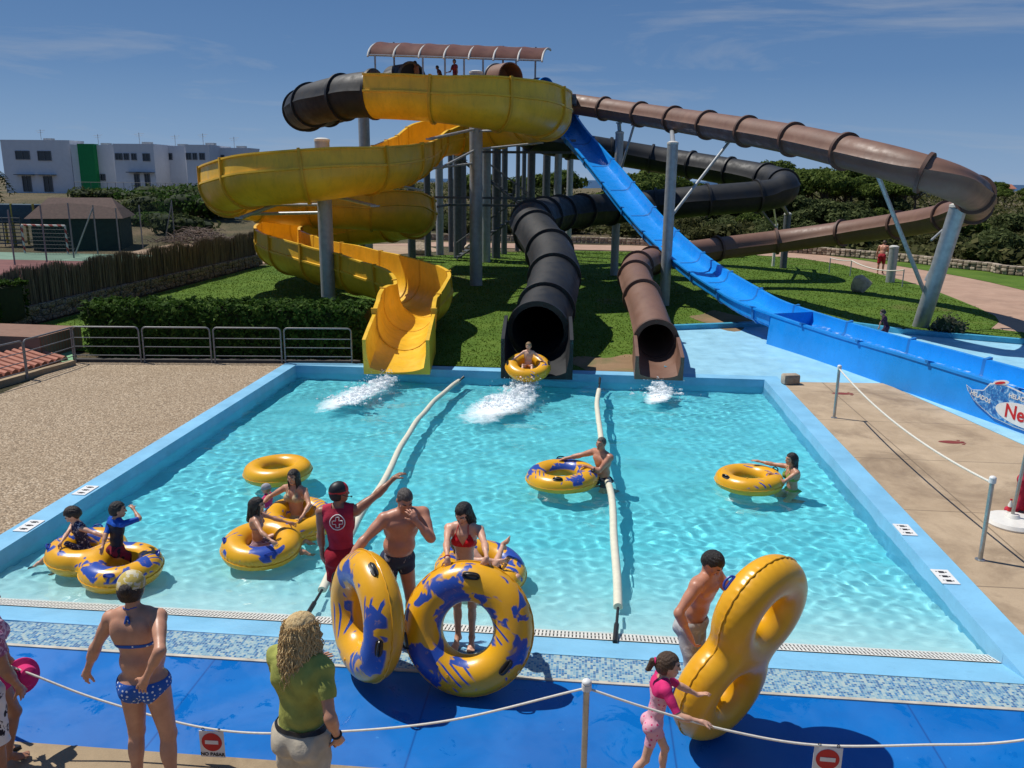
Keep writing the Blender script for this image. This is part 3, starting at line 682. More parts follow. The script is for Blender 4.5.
# ---- brown tube
brn = thing('water_slide', 'narrow brown tube slide sweeping far right and ending in a small brown mouth', 'water slide', (0, 0, 0))
rp_ = W((505, 92, 47), (545, 100, 47), (580, 105, 46.6), (625, 112, 44), (670, 119, 40.5), (720, 127, 36.5), (790, 139, 32), (855, 154, 28.6), (915, 170, 26.8), (956, 184, 26.6), (976, 197, 28.6), (970, 209, 31.5), (930, 220, 35), (850, 232, 39), (780, 241, 40.8), (715, 249, 40), (676, 255, 38), (648, 262, 34.5), (635, 270, 31), (638, 286, 27.6), (648, 312, 24.7), (656, 341, 22.3))
rpath = build_slide(brn, rp_, ['t'] * len(rp_), [.52] * 22, [0] * len(rp_), dict(t=M['brown'], tf=M['brownflange']), 3.1, .3)
e = rpath[0][-1]; mouth(brn, e, (1.90, 20.75, .52), .5, .16, M['brown'])
# ---- blue open slide
blu = thing('water_slide', 'straight bright blue open slide dropping to a long run-out on the right', 'water slide', (0, 0, 0))
up_ = W((553, 100, 50), (566, 128, 47.2), (603, 172, 43), (640, 218, 39), (670, 249, 36), (700, 274, 33.2), (735, 297, 30), (765, 314, 27.8)) + [Vector(q) for q in ((7.35, 24.2, .44), (8.5, 20.9, .40), (9.75, 17.3, .38), (11.0, 13.6, .36), (12.3, 9.8, .34))]
def blue_prof(w, h, t=.05):
    return [(w + t + .08, h), (w + t + .08, h - .06), (w + t, h - .07), (w + t * .6, 0), (w * .8, -.14), (-w * .8, -.14), (-w - t * .6, 0), (-w - t, h - .07), (-w - t - .08, h - .06), (-w - t - .08, h), (-w, h), (-w + .03, .1), (-w * .82, -.03), (-w * .5, -.08), (w * .5, -.08), (w * .82, -.03), (w - .03, .1), (w, h)]
ctrl = np.array([list(p) for p in up_]); wid = [.72] * 8 + [.72, .72, .74, .74, .74]; hh = [.34] * 7 + [.36, .42, .46, .46, .46, .46]
pts, ex = spline(ctrl, .2, np.stack([wid, hh], 1)); T, S, U = frames(pts); step = 13; i = 0; N = len(pts)
while i < N - 1:
    j = min(i + step, N - 1); j = N - 1 if N - 1 - j < 5 else j; b = MB(); sl = slice(i, j + 1); sweep(b, pts[sl], S[sl], U[sl], [blue_prof(w, h) for w, h in ex[sl]]); so_ = b.build('flume_section', M['bluegel'], blu, 35)
    b = MB(); w_, h_ = ex[j]; q = [(x * 1.06, y * 1.12 - (.02 if y < 0 else 0)) for x, y in blue_prof(w_, h_)[:10]] + [(x, y + .012) for x, y in blue_prof(w_, h_)[10:]]
    sweep(b, np.stack([pts[j] - T[j] * .05, pts[j] + T[j] * .05]), S[[j, j]], U[[j, j]], [q, q]); k = len(q); b.f += [tuple(range(k))[::-1], tuple(range(k, 2 * k))]; b.mi += [0, 0]; b.build('flange', M['blueflange'], so_, 35); i = j
bluepath = (pts, T, S, U, ex)
# solid skirts under the run-out
b = MB(); a0 = int(np.argmin(np.abs(pts[:, 1] - 26.4))); rows = []
for sg in (-1, 1):
    V = []; 
    for i in range(a0, N):
        w, h = ex[i]; p = pts[i] + S[i] * (w + .10) * sg
        top = p + U[i] * (h - .02); q = pts[i] + S[i] * (w + .16) * sg; V += [top, (q[0], q[1], -.02)]
    k = (len(V)) // 2; b.add(V, [(2 * i, 2 * i + 1, 2 * i + 3, 2 * i + 2) for i in range(k - 1)])
w, h = ex[a0]; L, Rr = pts[a0] - S[a0] * (w + .13), pts[a0] + S[a0] * (w + .13)
b.add([L + U[a0] * h, (L[0], L[1], -.02), (Rr[0], Rr[1], -.02), Rr + U[a0] * h], [(0, 1, 2, 3)]); b.build('skirt', M['bluegel'], blu, 0)
# running water in the run-out
n = NT('running_water'); n.n.remove(n.b); tr = n.new('BsdfTransparent'); df = n.new('BsdfDiffuse'); df.inputs[0].default_value = (.75, .84, .9, 1); gg = n.new('BsdfGlossy', Roughness=.12); ms = n.new('MixShader'); ms.inputs[0].default_value = .18; m2 = n.new('MixShader')
n.link(tr.outputs[0], ms.inputs[1]); n.link(gg.outputs[0], ms.inputs[2]); n.link(n.ramp(n.noise(3.2, 9, .75, dist=1.2), [(.50, 0.), (.72, .8)]), m2.inputs[0]); n.link(ms.outputs[0], m2.inputs[1]); n.link(df.outputs[0], m2.inputs[2]); n.link(m2.outputs[0], n.n['Material Output'].inputs[0]); M['runwater'] = n.m
b = MB(); V = []; rw = random.Random(4)
for i in range(a0 + 2, N):
    w, h = ex[i]
    for t in np.linspace(-.85, .85, 9): V.append(pts[i] + S[i] * w * t + U[i] * (.02 + .08 * t * t + rw.uniform(0, .03)))
k = len(V) // 9; b.add(V, [(9 * i + c, 9 * i + c + 1, 9 * (i + 1) + c + 1, 9 * (i + 1) + c) for i in range(k - 1) for c in range(8)]); b.build('flowing_water', M['runwater'], blu, 180)

# ---- printed banner on the run-out wall (lettering runs out of the picture)
def text_mesh(name, s, size, mat, parent, mw, extrude=.002, bold=0):
    cu = bpy.data.curves.new(name, 'FONT'); cu.body = s; cu.size = size; cu.extrude = extrude; cu.offset = bold; cu.align_x = 'CENTER'; cu.align_y = 'CENTER'
    t = bpy.data.objects.new('tmp', cu); COL.objects.link(t); bpy.context.view_layer.update()
    me = bpy.data.meshes.new_from_object(t.evaluated_get(bpy.context.evaluated_depsgraph_get())); bpy.data.objects.remove(t); bpy.data.curves.remove(cu)
    me.name = name; me.materials.clear(); me.materials.append(mat); me.transform(mw); return put(name, me, parent, 0)
M['red'] = simple('sign_red', (.52, .012, .018), .5, .1); M['signwhite'] = simple('sign_white', (.72, .72, .70), .5, .08); M['ink'] = simple('sign_ink', (.015, .015, .018), .5, .1)
# near wall face
NB = [(pts[i] - S[i] * 0, i) for i in range(N)]
def wall_at(px):
    best = min(range(a0, N), key=lambda i: abs(proj(pts[i] + S[i] * (ex[i][0] + .13))[0] - px)); return best
def proj(p):
    c = AX.T @ (np.array(p, float) - EYE); return 512 + FOC * c[0] / c[2], 384 + FOC * c[1] / c[2]
ia, ib = wall_at(985), wall_at(1120)
A = pts[ia] + S[ia] * (ex[ia][0] + .185); B_ = pts[ib] + S[ib] * (ex[ib][0] + .185); A[2] = B_[2] = 0
ux = Vector(B_ - A).normalized(); uz = Vector((0, 0, 1)); uy = ux.cross(uz); base = Vector(A)
ban = thing('banner', 'blue ice cream banner with white oval and red lettering on the run-out wall', 'banner', base)
def onwall(x, z, d): return Matrix.Translation(ux * x + uz * z + uy * d) @ Matrix((( ux.x, uz.x, uy.x), (ux.y, uz.y, uy.y), (ux.z, uz.z, uy.z))).to_4x4()
def plate(b, prof, d, th=.006):
    mw = onwall(0, 0, d); P = [mw @ Vector((x, y, 0)) for x, y in prof]; Q = [mw @ Vector((x, y, th)) for x, y in prof]; k = len(prof)
    b.add(P + Q, [tuple(range(k))[::-1], tuple(range(k, 2 * k))] + [(i, (i + 1) % k, k + (i + 1) % k, k + i) for i in range(k)])
n = NT('banner_blue'); n.col(n.ramp(n.noise(9, 6, .7, dist=1), [(.4, (.01, .09, .34)), (.52, (.02, .22, .56)), (.62, (.35, .55, .75))])); n.set(Roughness=.4); M['banblue'] = n.m
def shape(k): return [(-.48 * k, .62), (-.30 * k, .56), (0, .62), (.15, .80), (.5, .86), (1.0, .80), (1.7, .80), (2.4, .78), (2.4, .10), (.9, .10), (.35, .14), (.02, .26), (-.22, .36), (-.42 * k, .52)]
b = MB(); plate(b, [(x * 1.02 - .02, (y - .45) * 1.07 + .45) for x, y in shape(1)], 0); b.build('border', M['signwhite'], ban, 0)
b = MB(); plate(b, shape(1), .008); b.build('panel', M['banblue'], ban, 0)
b = MB(); plate(b, [(1.16 + .78 * math.cos(a), .36 + .235 * math.sin(a)) for a in np.linspace(0, 2 * PI, 40, endpoint=False)], .016); b.build('oval', M['signwhite'], ban, 0)
text_mesh('lettering', 'Nestlé', .40, M['red'], ban, onwall(1.16, .36, .026), bold=.008)
text_mesh('lettering', 'HELADOS', .13, M['signwhite'], ban, onwall(-.06, .47, .018) @ Matrix.Rotation(-.12, 4, 'Z'), bold=.003)
text_mesh('lettering', 'HELADOS', .13, M['signwhite'], ban, onwall(.95, .69, .018), bold=.003)
b = MB(); plate(b, [(.42 + .20 * math.cos(a), .90 + .055 * math.sin(a) + .05 * math.cos(a)) for a in np.linspace(0, 2 * PI, 24, endpoint=False)], .012); b.build('emblem', M['signwhite'], ban, 0)
b = MB(); plate(b, [(.40 + .13 * math.cos(a), .89 + .028 * math.sin(a) + .04 * math.cos(a)) for a in np.linspace(0, 2 * PI, 24, endpoint=False)], .02); b.build('emblem_stripe', M['red'], ban, 0)

# ================================================================== POSTS AND TOWER
def post(label, base, z1, r, arms=(), braces=(), cap=True, mat='steel', group='steel posts of the slide tower', lean=(0, 0)):
    o = thing('support_post', label, 'post', base, 0, group); b = MB(); b.cyl((0, 0, -.1), (lean[0], lean[1], z1), r, n=20); b.build('pole', M[mat], o)
    if cap: b = MB(); b.lathe([(r * 1.06, z1 - .03), (r * 1.06, z1 + .05), (r * .6, z1 + .10), (.02, z1 + .11)], (lean[0], lean[1], 0), n=20); b.build('cap', M['steelcap'], o)
    B0 = Vector(base)
    for (za, tgt, ra) in arms:
        b = MB(); t = Vector(tgt) - B0; b.cyl((0, 0, za), t, ra, n=10); d = MB(); d.box(t, (.3, .22, .06)); a_o = b.build('arm', M[mat], o); d.build('saddle', M[mat], a_o)
    return o
M['steelcap'] = simple('pale_post_cap', (.55, .54, .50), .6, .1)
M['steeldark'] = simple('shaded_dark_steel', (.10, .11, .12), .55, .3)  # dark steel; on tower posts this tone stands for shade under the platform
c1 = G(329, 308); c2 = G(476, 285)
post('thick grey post that the lower yellow spiral winds round', c1, 6.2, .27, [(4.55, YP(240, 218, 30), .07), (3.9, YP(245, 205, 35.5), .06), (4.3, YP(375, 206, 30.5), .06), (3.6, YP(252, 214, 32), .06), (5.2, YP(420, 190, 33.5), .05)], group=None)
post('thickest grey post with a pale cap inside the upper yellow loop', c2, 9.5, .30, [(7.1, YP(430, 139, 34.2), .06), (6.2, YP(440, 168, 35.5), .05), (6.2, YP(540, 143, 39.5), .05), (7.0, YP(520, 130, 36.5), .05), (5.6, YP(405, 172, 36), .05)], group=None)
p3 = G(614, 275); p4 = G(664, 305); p5 = G(920, 326)
post('tall grey post under the brown tube beside the blue slide', p3, 7.25, .21, [(7.25, YP(619, 123, 44.2), .1), (4.9, YP(634, 125, 43.4), .06)], group=None)
post('grey post under the brown tube with one long brace to the right', p4, 6.3, .21, [(6.3, YP(672, 131, 40.2), .1), (3.4, YP(729, 142, 36.0), .06)], group=None)
post('broad bluish post on the lawn with branching arms under the brown bend', p5, 4.2, .27, [(1.2, YP(878, 176, 28.0), .07), (1.6, YP(962, 212, 30.0), .07), (3.0, YP(955, 219, 31), .04)], group=None, lean=(.1, -1.6))
pst = [(486, 262, 8.9, .22), (504, 254, 8.9, .16), (523, 251, 8.9, .12), (530, 258, 8.9, .2), (568, 252, 7.2, .17), (440, 254, 8.9, .2), (451, 251, 8.9, .14), (463, 249, 8.9, .2), (517, 250, 8.9, .12), (368, 258, 9.4, .27), (352, 262, 4.2, .22), (363, 266, 4, .14), (412, 258, 6.0, .2), (428, 256, 8.9, .17), (496, 258, 8.9, .22), (545, 255, 8.9, .2), (556, 262, 6.6, .18), (458, 258, 8.9, .22)]
for px, py, z1, r in pst:
    post('grey steel tower post among the posts under the platform', G(px, py), z1, r * 1.25, cap=(px == 368), mat='steeldark' if px in (463, 504, 530, 363, 496, 545, 458, 412, 523, 517, 451, 428) else 'steel')
for px, py, y in ((782, 268, None), (779, 215, None)):
    pass
q = G(783, 268); post('dark post under the far bend of the black tube', q, 3.1, .2, [(1.6, YP(756, 205, 44.6), .08), (3.1, YP(780, 201, 45.2), .1)], mat='steeldark', group=None)
q = G(773, 266); post('thin white post beside the dark post under the black bend', q, 2.4, .09, [(2.4, YP(773, 203, 45), .05)], mat='white', group=None)
q = G(890, 282); post('short free-standing grey post by the pink path', q, 1.75, .22, group=None)
# tower
tow = thing('slide_tower', 'steel platform tower with railings and stair under the brown canopy', 'tower', (0, 0, 0))
PZ = 9.15
b = MB(); b.box((-6.6, 47.2, PZ - .1), (11.5, 5.2, .16)); 
for x in (-12, -9, -6, -3, -.9): b.box((x, 47.2, PZ - .32), (.14, 5.2, .28))
for y in (44.8, 49.6): b.box((-6.6, y, PZ - .34), (11.5, .14, .3))
b.build('platform', M['steeldark'], tow, 0)
b = MB()
for k in range(2):
    z = 3.4 + k * 3.0; b.box((-4.6, 49.2, z), (7.6, .1, .14)); b.box((-4.6, 45.6, z + .5), (7.6, .1, .12)); b.box((-8.2, 47.4, z), (.1, 3.8, .12)); b.box((-1., 47.4, z), (.1, 3.8, .12))
b.build('bracing', M['steeldark'], tow, 0)
for fl in range(3):
    b = MB(); z0 = fl * 3.0; n_ = 15
    for i in range(n_): b.box((-8.0 + 4.2 * (i / n_ if fl % 2 == 0 else 1 - i / n_), 51.2 + .9 * (fl % 2), z0 + .2 + 3.0 * i / n_), (.3, .95, .05))
    for s_ in (-.5, .5):
        y = 51.2 + .9 * (fl % 2) + s_; a_, c_ = ((-8.0, -3.8) if fl % 2 == 0 else (-3.8, -8.0)); b.cyl((a_, y, z0 + .1), (c_, y, z0 + 3.1), .07, n=6); b.cyl((a_, y, z0 + 1.1), (c_, y, z0 + 4.1), .03, n=6)
        for t in np.linspace(0, 1, 6): b.cyl((a_ + (c_ - a_) * t, y, z0 + .1 + 3 * t), (a_ + (c_ - a_) * t, y, z0 + 1.1 + 3 * t), .025, n=6)
    b.build('stair', M['steeldark'], tow, 0)
b = MB()
for y in (49.7,):
    for z in (.3, .6): b.cyl((-12.2, y, PZ + z), (-2.5, y, PZ + z), .03, n=6)
    for x in np.linspace(-12.2, -2.5, 8): b.cyl((x, y, PZ), (x, y, PZ + .6), .03, n=6)
b.build('railing', M['steel'], tow, 0)
can = thing('shade_canopy', 'brown barrel-arched canopy with pale ribs over the slide platform', 'canopy', (0, 0, 0))
ca = [YP(368, 55, 44), YP(550, 66, 46.2)]; ca[1].z = ca[0].z
d = ca[1] - ca[0]; nn = Vector((-d.y, d.x, 0)).normalized()
nn = (nn + Vector((.32, 0, 0))).normalized()
def arch(t, s): return ca[0] + d * (t * .955) + nn * (2.6 * (1 - math.cos(s * PI / 2)) + .6 * s) + Vector((0, 0, 1.02 * math.sin(s * PI / 2)))
b = MB(); nu, nv = 29, 12; V = [arch(i / (nu - 1), j / (nv - 1)) + Vector((0, 0, -.05 * math.sin(PI * ((i / (nu - 1) * 7) % 1)))) for i in range(nu) for j in range(nv)]
b.add(V, [(i * nv + j, i * nv + j + 1, (i + 1) * nv + j + 1, (i + 1) * nv + j) for i in range(nu - 1) for j in range(nv - 1)])
cl = NT('brown_canvas'); cl.col(cl.ramp(cl.noise(1.5, 7), [(.3, (.12, .045, .03)), (.7, (.19, .078, .05))])); tr = cl.new('BsdfTranslucent'); tr.inputs[0].default_value = (.34, .12, .07, 1); ms = cl.new('MixShader'); ms.inputs[0].default_value = .22
cl.link(cl.b.outputs[0], ms.inputs[1]); cl.link(tr.outputs[0], ms.inputs[2]); cl.link(ms.outputs[0], cl.n['Material Output'].inputs[0])
b.build('canvas', cl.m, can, 180)
for k in range(8):
    b = MB(); b.tube([arch(k / 7, j / 11) + Vector((0, 0, -.07)) - nn * .05 for j in range(12)], .055, 8); b.build('rib', M['steelcap'], can)
for px in (375, 383, 424, 447, 467, 487, 501, 522, 537):
    t = (px - 368) / (550 - 368); s_ = .0 if px in (375, 424, 447, 467, 487, 522) else .7
    top = arch(t, s_); b = MB(); b.cyl((top.x, top.y, PZ - .05), top, .05, n=8); b.build('pole', M['steel'], can)
b = MB(); b.tube([arch(i / 10, 0) for i in range(11)], .05, 8); b.tube([arch(i / 10, 1) for i in range(11)], .05, 8); b.build('edge_tube', M['steel'], can)
# slide entries on the platform
def hood(label, p, R, L, mat, rz):
    o = thing('slide_entry', label, 'slide entry', p, rz); b = MB(); V = []; k = 20
    for x in (0, L):
        for rr in (R, R * .93): V += [(x, rr * math.cos(a), rr * math.sin(a)) for a in np.linspace(-.3, PI + .3, k)]
    b.add(V, [(i, i + 1, 2 * k + i + 1, 2 * k + i) for i in range(k - 1)] + [(k + i, 3 * k + i, 3 * k + i + 1, k + i + 1) for i in range(k - 1)] + [(i, k + i, k + i + 1, i + 1) for i in range(k - 1)] + [(2 * k + i, 2 * k + i + 1, 3 * k + i + 1, 3 * k + i) for i in range(k - 1)])
    b.add([(0.02, R * .97 * math.cos(a), R * .97 * math.sin(a)) for a in np.linspace(-.3, PI + .3, k)], [tuple(range(k))]); b.build('hood', mat, o, 40); f = MB(); f.tube([(0, R * 1.02 * math.cos(a), R * 1.02 * math.sin(a)) for a in np.linspace(-.3, PI + .3, k)], .07, 8); f.build('rim', M['steeldark'], o)
    f = MB(); f.box((L / 2, 0, -R * .42), (L, R * 1.7, .08)); f.build('trough_floor', mat, o, 0)
hood('half-round grey and black hood of the black slide entry on the platform', YP(412, 80, 45.6), .85, 1.6, M['blackgel'], 2.4)
hood('brown hood of the brown slide entry on the platform', YP(497, 80, 45.4), .75, 1.3, M['brown'], -.9)
hood('small blue hood where the blue slide starts on the platform', YP(538, 88, 46.5), .45, 1.0, M['bluegel'], -1.1)
# springy water jets at the slide mouths
n = NT('white_spray'); n.col((.86, .90, .92)); tr = n.new('BsdfTransparent'); ms = n.new('MixShader'); n.link(n.ramp(n.noise(13, 8, .72), [(.38, .12), (.66, .92)]), ms.inputs[0]); n.link(tr.outputs[0], ms.inputs[1]); n.link(n.b.outputs[0], ms.inputs[2]); n.link(ms.outputs[0], n.n['Material Output'].inputs[0]); n.set(Roughness=.5); M['spray'] = n.m
def splash(label, c, dirv, L, n, seed, h=.5):
    rng = np.random.default_rng(seed); b = MB(); c = Vector(c); dv = Vector(dirv).normalized(); sd_ = Vector((-dv.y, dv.x, 0))
    for i in range(n // 2):
        t = rng.random() ** 1.3; p = c + dv * L * t + sd_ * rng.normal(0, .13 + .28 * t) + Vector((0, 0, max(-.02, h * (1 - t) * rng.random() ** 1.6 + rng.normal(0, .03)))); r = rng.uniform(.004, .013) * (1 - .3 * t)
        b.ell(p, (r * rng.uniform(.8, 2), r, r * rng.uniform(.7, 1.5)), 5, 4)
    q = SDF()
    for i in range(n // 9):
        t = rng.random() ** 1.15; p = c + dv * L * t + sd_ * rng.normal(0, .10 + .26 * t) + Vector((0, 0, max(-.03, h * .62 * (1 - t) ** 1.4 * rng.random() - .03))); r = rng.uniform(.02, .055) * (1 - .45 * t); q.ell(p, (r * rng.uniform(1, 2.2), r * rng.uniform(1, 2), r * .8), None, .03)
    V, F = q.mesh(.014); N = vnormals(V, F); V = V + N * (.010 * (np.sin(V[:, 0] * 61 + 3 * np.sin(V[:, 1] * 37)) * np.sin(V[:, 1] * 53 + V[:, 2] * 71)))[:, None]
    o = put('water_splash', np_mesh('water_splash', V, F, M['spray']), None, 180); d_ = b.build('droplets', M['spray'], o, 180); d_['kind'] = 'stuff'; tag(o, label, 'splash', None, 'stuff'); return o
splash('white splash where the yellow slide pours into the pool', (-4.95, 20.3, -.18), (-.32, -1, 0), 2.3, 1900, 1, .32)
splash('broad white splash at the mouth of the black tube', (-1.35, 20.3, -.18), (-.30, -1, 0), 2.4, 2600, 2, .46)
splash('small white splash at the mouth of the brown tube', (1.9, 20.6, -.18), (-.1, -1, 0), .9, 600, 3, .3)
# ================================================================== BACKGROUND
M['earthpatch'] = concrete('bare_soil', (.20, .12, .06), (.30, .19, .10), (.10, .12, .035))
def hz(x, y): return float(ground_z(np.array([float(x)]), np.array([float(y)]))[0])
# ---- white houses on the rise to the left
M['pane'] = simple('dark_window', (.03, .04, .05), .25, .3, 3)
M['green'] = simple('green_render', (.0, .20, .055), .8, .12, 3)
M['door'] = simple('brown_door', (.20, .09, .05), .6)
M['shutter'] = simple('grey_shutter', (.12, .13, .15), .6, .2)
def house(label, x0, x1, py0, py1, y, depth, wins, extras=(), recess=0):
    A = YP(x0, py1, y); B = YP(x1, py1, y + 0); H = YP(x0, py0, y).z - A.z; zb = min(A.z, B.z)
    o = thing('white_house', label, 'house', (A.x, y, zb - .3), 0, 'white cubic houses on the rise'); Wd = B.x - A.x; s = y / FOC
    b = MB(); b.box((Wd / 2, depth / 2, (H + .3) / 2), (Wd, depth, H + .3)); b.build('wall', M['wall'], o, 0)
    b = MB(); b.box((Wd / 2, .12, H + .37), (Wd + .1, .25, .16)); b.box((Wd / 2, depth - .12, H + .37), (Wd + .1, .25, .16)); b.box((.12, depth / 2, H + .37), (.25, depth - .5, .16)); b.box((Wd - .12, depth / 2, H + .37), (.25, depth - .5, .16)); b.build('parapet', M['wall'], o, 0)
    b = MB(); cx = Wd * .45; b.cyl((cx, 2, H + .3), (cx, 2, H + 1.8), .03, n=6); b.cyl((cx - .6, 2, H + 1.6), (cx + .6, 2, H + 1.7), .02, n=6); b.cyl((cx - .4, 2, H + 1.4), (cx + .4, 2, H + 1.45), .02, n=6); b.box((cx + .7, 2.5, H + .5), (1, .8, .5)); b.build('aerial', M['steel'], o, 0)
    for (wx0, wx1, wy0, wy1, kind) in wins:
        p, q = (wx0 - x0) * s, (wx1 - x0) * s; z1, z0 = (py1 - wy0) * s + .3, (py1 - wy1) * s + .3
        c = ((p + q) / 2, -.02, (z0 + z1) / 2)
        f = MB(); t = .08
        f.box((p, -.03, c[2]), (t, .1, z1 - z0 + t)); f.box((q, -.03, c[2]), (t, .1, z1 - z0 + t)); f.box((c[0], -.03, z0), (q - p - t, .1, t)); f.box((c[0], -.03, z1), (q - p - t, .1, t)); f.box((c[0], -.03, c[2]), (t * .7, .09, z1 - z0 - t))
        w = f.build('door' if kind == 'd' else 'window', M['shutter'], o, 0); g = MB(); g.box((c[0], -.005, c[2]), (q - p - .02, .03, z1 - z0 - .02)); g.build('pane', M['door'] if kind == 'b' else M['pane'], w, 0)
        if kind == 'd': g = MB(); g.box((c[0], -.35, z1 + .2), (q - p + 1.3, .7, .1)); g.build('canopy', M['shutter'], w, 0)
    for (ex0, ex1, ey0, ey1, mt, d) in extras:
        p, q = (ex0 - x0) * s, (ex1 - x0) * s; g = MB(); g.box(((p + q) / 2, -d / 2 + .2, ((py1 - ey0) + (py1 - ey1)) * s / 2 + .3), (q - p, d + .4, (ey1 - ey0) * s)); g.build('panel', M[mt], o, 0)
    return o
house('leftmost white house with two upper windows and two dark doors', 7, 75, 141, 193, 100, 3, [(22, 37, 151, 159, 'w'), (46, 60, 151, 160, 'w'), (26, 35, 176, 191, 'd'), (49, 58, 176, 191, 'd')])
house('white house with a bright green vertical wall panel', 75.2, 117, 146, 189, 99.5, 3, [(104, 109, 174, 180, 'w')], [(86, 103, 144.5, 189, 'green', .7)])
house('white house block right of the green panel with a row of upper windows', 117.2, 157, 145, 189, 96, 6, [(119, 126, 154, 160, 'w'), (128, 133, 154, 160, 'w'), (136, 141, 154, 160, 'w'), (148, 155, 154, 161, 'w'), (137, 142, 174, 188, 'd'), (148, 153, 174, 188, 'd')])
house('plain white house wall with one brown door', 157.5, 188, 147, 189, 99.5, 3, [(168, 176, 154, 160, 'w'), (166, 170, 174, 187, 'b')])
house('white house behind the yellow slide with two small windows', 188.5, 212, 146, 189, 96, 6, [(189, 194, 154, 160, 'w'), (196, 200, 154, 160, 'w'), (203, 208, 154, 160, 'w')])
house('farthest white house of the row beside the slide', 212.5, 252, 149, 188, 99, 3, [(222, 227, 156, 161, 'w'), (236, 241, 156, 161, 'w')])
b = MB(); A = YP(75, 190, 94); B = YP(250, 189.5, 94); 
wl_ = thing('garden_wall', 'low white wall with thin railing in front of the houses', 'wall', (0, 0, 0))
b.box(((A.x + B.x) / 2, 94, A.z - .4), (B.x - A.x, .2, .9)); b.build('wall', M['wall'], wl_, 0); b = MB()
for i in range(22): x = A.x + (B.x - A.x) * i / 21; b.cyl((x, 94, A.z), (x, 94, A.z + .9), .025, n=5)
b.cyl((A.x, 94, A.z + .9), (B.x, 94, A.z + .9), .025, n=5); b.build('railing', M['steeldark'], wl_, 0)
# ---- sports court, wire fence, goal, shed, climbing frame
court = [G(-60, 300), G(22, 297), G(95, 272), G(-60, 255)]
n = NT('court_red'); n.col(n.ramp(n.noise(1, 6), [(.3, (.13, .045, .04)), (.7, (.19, .07, .06))])); M['courtred'] = n.set(Roughness=.85)
M['courtgreen'] = simple('court_green', (.14, .24, .17), .8, .2, 1)
sheet('sports_court', [(-45, 26), (-19.2, 26), (-19.2, 44), (-26, 51), (-60, 51)], -.035, M['courtgreen'])
sheet('court_playfield', [(-44, 27), (-21.5, 27), (-21.5, 42), (-27, 46.5), (-58, 46.5)], -.03, M['courtred'])
sheet('dirt_track', [(-30, 52), (-18.8, 47.2), (-10, 58), (-14, 66), (-31, 63)], -.03, simple('track_dirt', (.36, .25, .16), .9, .2, 1))
gl_o = thing('football_goal', 'small goal with red and white striped posts on the court', 'goal', G(25, 253)); gy = 50
n = NT('striped_post'); w = n.new('TexWave', Scale=1.1, _bands_direction='DIAGONAL'); n.link(n.co, w.inputs[0]); n.col(n.ramp(w.outputs[0], [(.5, (.62, .6, .56)), (.52, (.38, .04, .03))], 'CONSTANT')); M['stripe'] = n.m
b = MB(); Lg = 2.9; Hg = 1.75
b.cyl((0, 0, 0), (0, 0, Hg), .06, n=8); b.cyl((Lg, 0, 0), (Lg, 0, Hg), .06, n=8); b.cyl((0, 0, Hg), (Lg, 0, Hg), .06, n=8); b.build('goal_frame', M['stripe'], gl_o)
b = MB()
for i in range(15): b.cyl((Lg * i / 14, 0, Hg), (Lg * i / 14, .9, 0), .008, n=4)
for i in range(8): t = i / 7; b.cyl((0, .9 * (1 - t), Hg * t), (Lg, .9 * (1 - t), Hg * t), .008, n=4)
b.build('net', M['steeldark'], gl_o)
sh = thing('shed', 'dark green shed with a shallow brown roof beyond the court fence', 'shed', G(34, 250)); a_, c_ = G(34, 250), G(122, 249); Wd = (c_ - a_).length; ang = math.atan2(c_.y - a_.y, c_.x - a_.x); sh.rotation_euler.z = ang
b = MB(); b.box((Wd / 2, 2.6, 1.0), (Wd, 5.2, 2.1)); b.build('wall', simple('green_windbreak', (.012, .035, .03), .9, .3, 3), sh, 0)
b = MB(); b.add([(-.3, -.3, 2.05), (Wd + .3, -.3, 2.05), (Wd + .3, 5.5, 2.05), (-.3, 5.5, 2.05), (.7, 2.4, 3.35), (Wd - .7, 2.4, 3.35)], [(0, 1, 5, 4), (1, 2, 5), (2, 3, 4, 5), (3, 0, 4), (0, 3, 2, 1)]); b.build('roof', simple('brown_tiles', (.09, .055, .045), .9, .3, 5), sh, 0)
fe = thing('wire_fence', 'tall wire court fence on thin posts with slanted stays', 'fence', (0, 0, 0))
fp = [(15, 265, 210), (47, 262, 205), (74, 258, 203), (98, 254, 205), (120, 252, 208), (143, 249, 205), (175, 243, 200)]
pts_ = [(G(a, c), YP(a, d, G(a, c).y).z) for a, c, d in fp]; pts_ = [(Vector((p.x, p.y, 0)), h) for p, h in pts_]
for p, h_ in pts_: b = MB(); b.cyl(p, p + Vector((0, 0, h_)), .045, n=8); b.build('post', M['rail'], fe)
b = MB(); p, h_ = pts_[3]; b.cyl(p + Vector((-1.5, 0, 0)), p + Vector((0, 0, h_ * .95)), .045, n=8); p, h_ = pts_[6]; b.cyl(p + Vector((-1.0, .4, 0)), p + Vector((0, 0, h_ * .95)), .045, n=8); b.build('stay', M['steel'], fe)
n = NT('wire_mesh'); n.n.remove(n.b); t1 = n.new('BsdfTransparent'); d1 = n.new('BsdfDiffuse'); d1.inputs[0].default_value = (.05, .09, .08, 1); ms = n.new('MixShader'); ms.inputs[0].default_value = .22; n.link(t1.outputs[0], ms.inputs[1]); n.link(d1.outputs[0], ms.inputs[2]); n.link(ms.outputs[0], n.n['Material Output'].inputs[0]); M['wire'] = n.m
b = MB()
for (p, h0), (q, h1) in zip(pts_[:-1], pts_[1:]): b.add([p, q, q + Vector((0, 0, h1)), p + Vector((0, 0, h0))], [(0, 1, 2, 3)])
b.build('wire_mesh', M['wire'], fe, 0)
pg = thing('climbing_frame', 'blue and yellow playground climbing frame at the far left', 'climbing frame', G(8, 246))
b = MB()
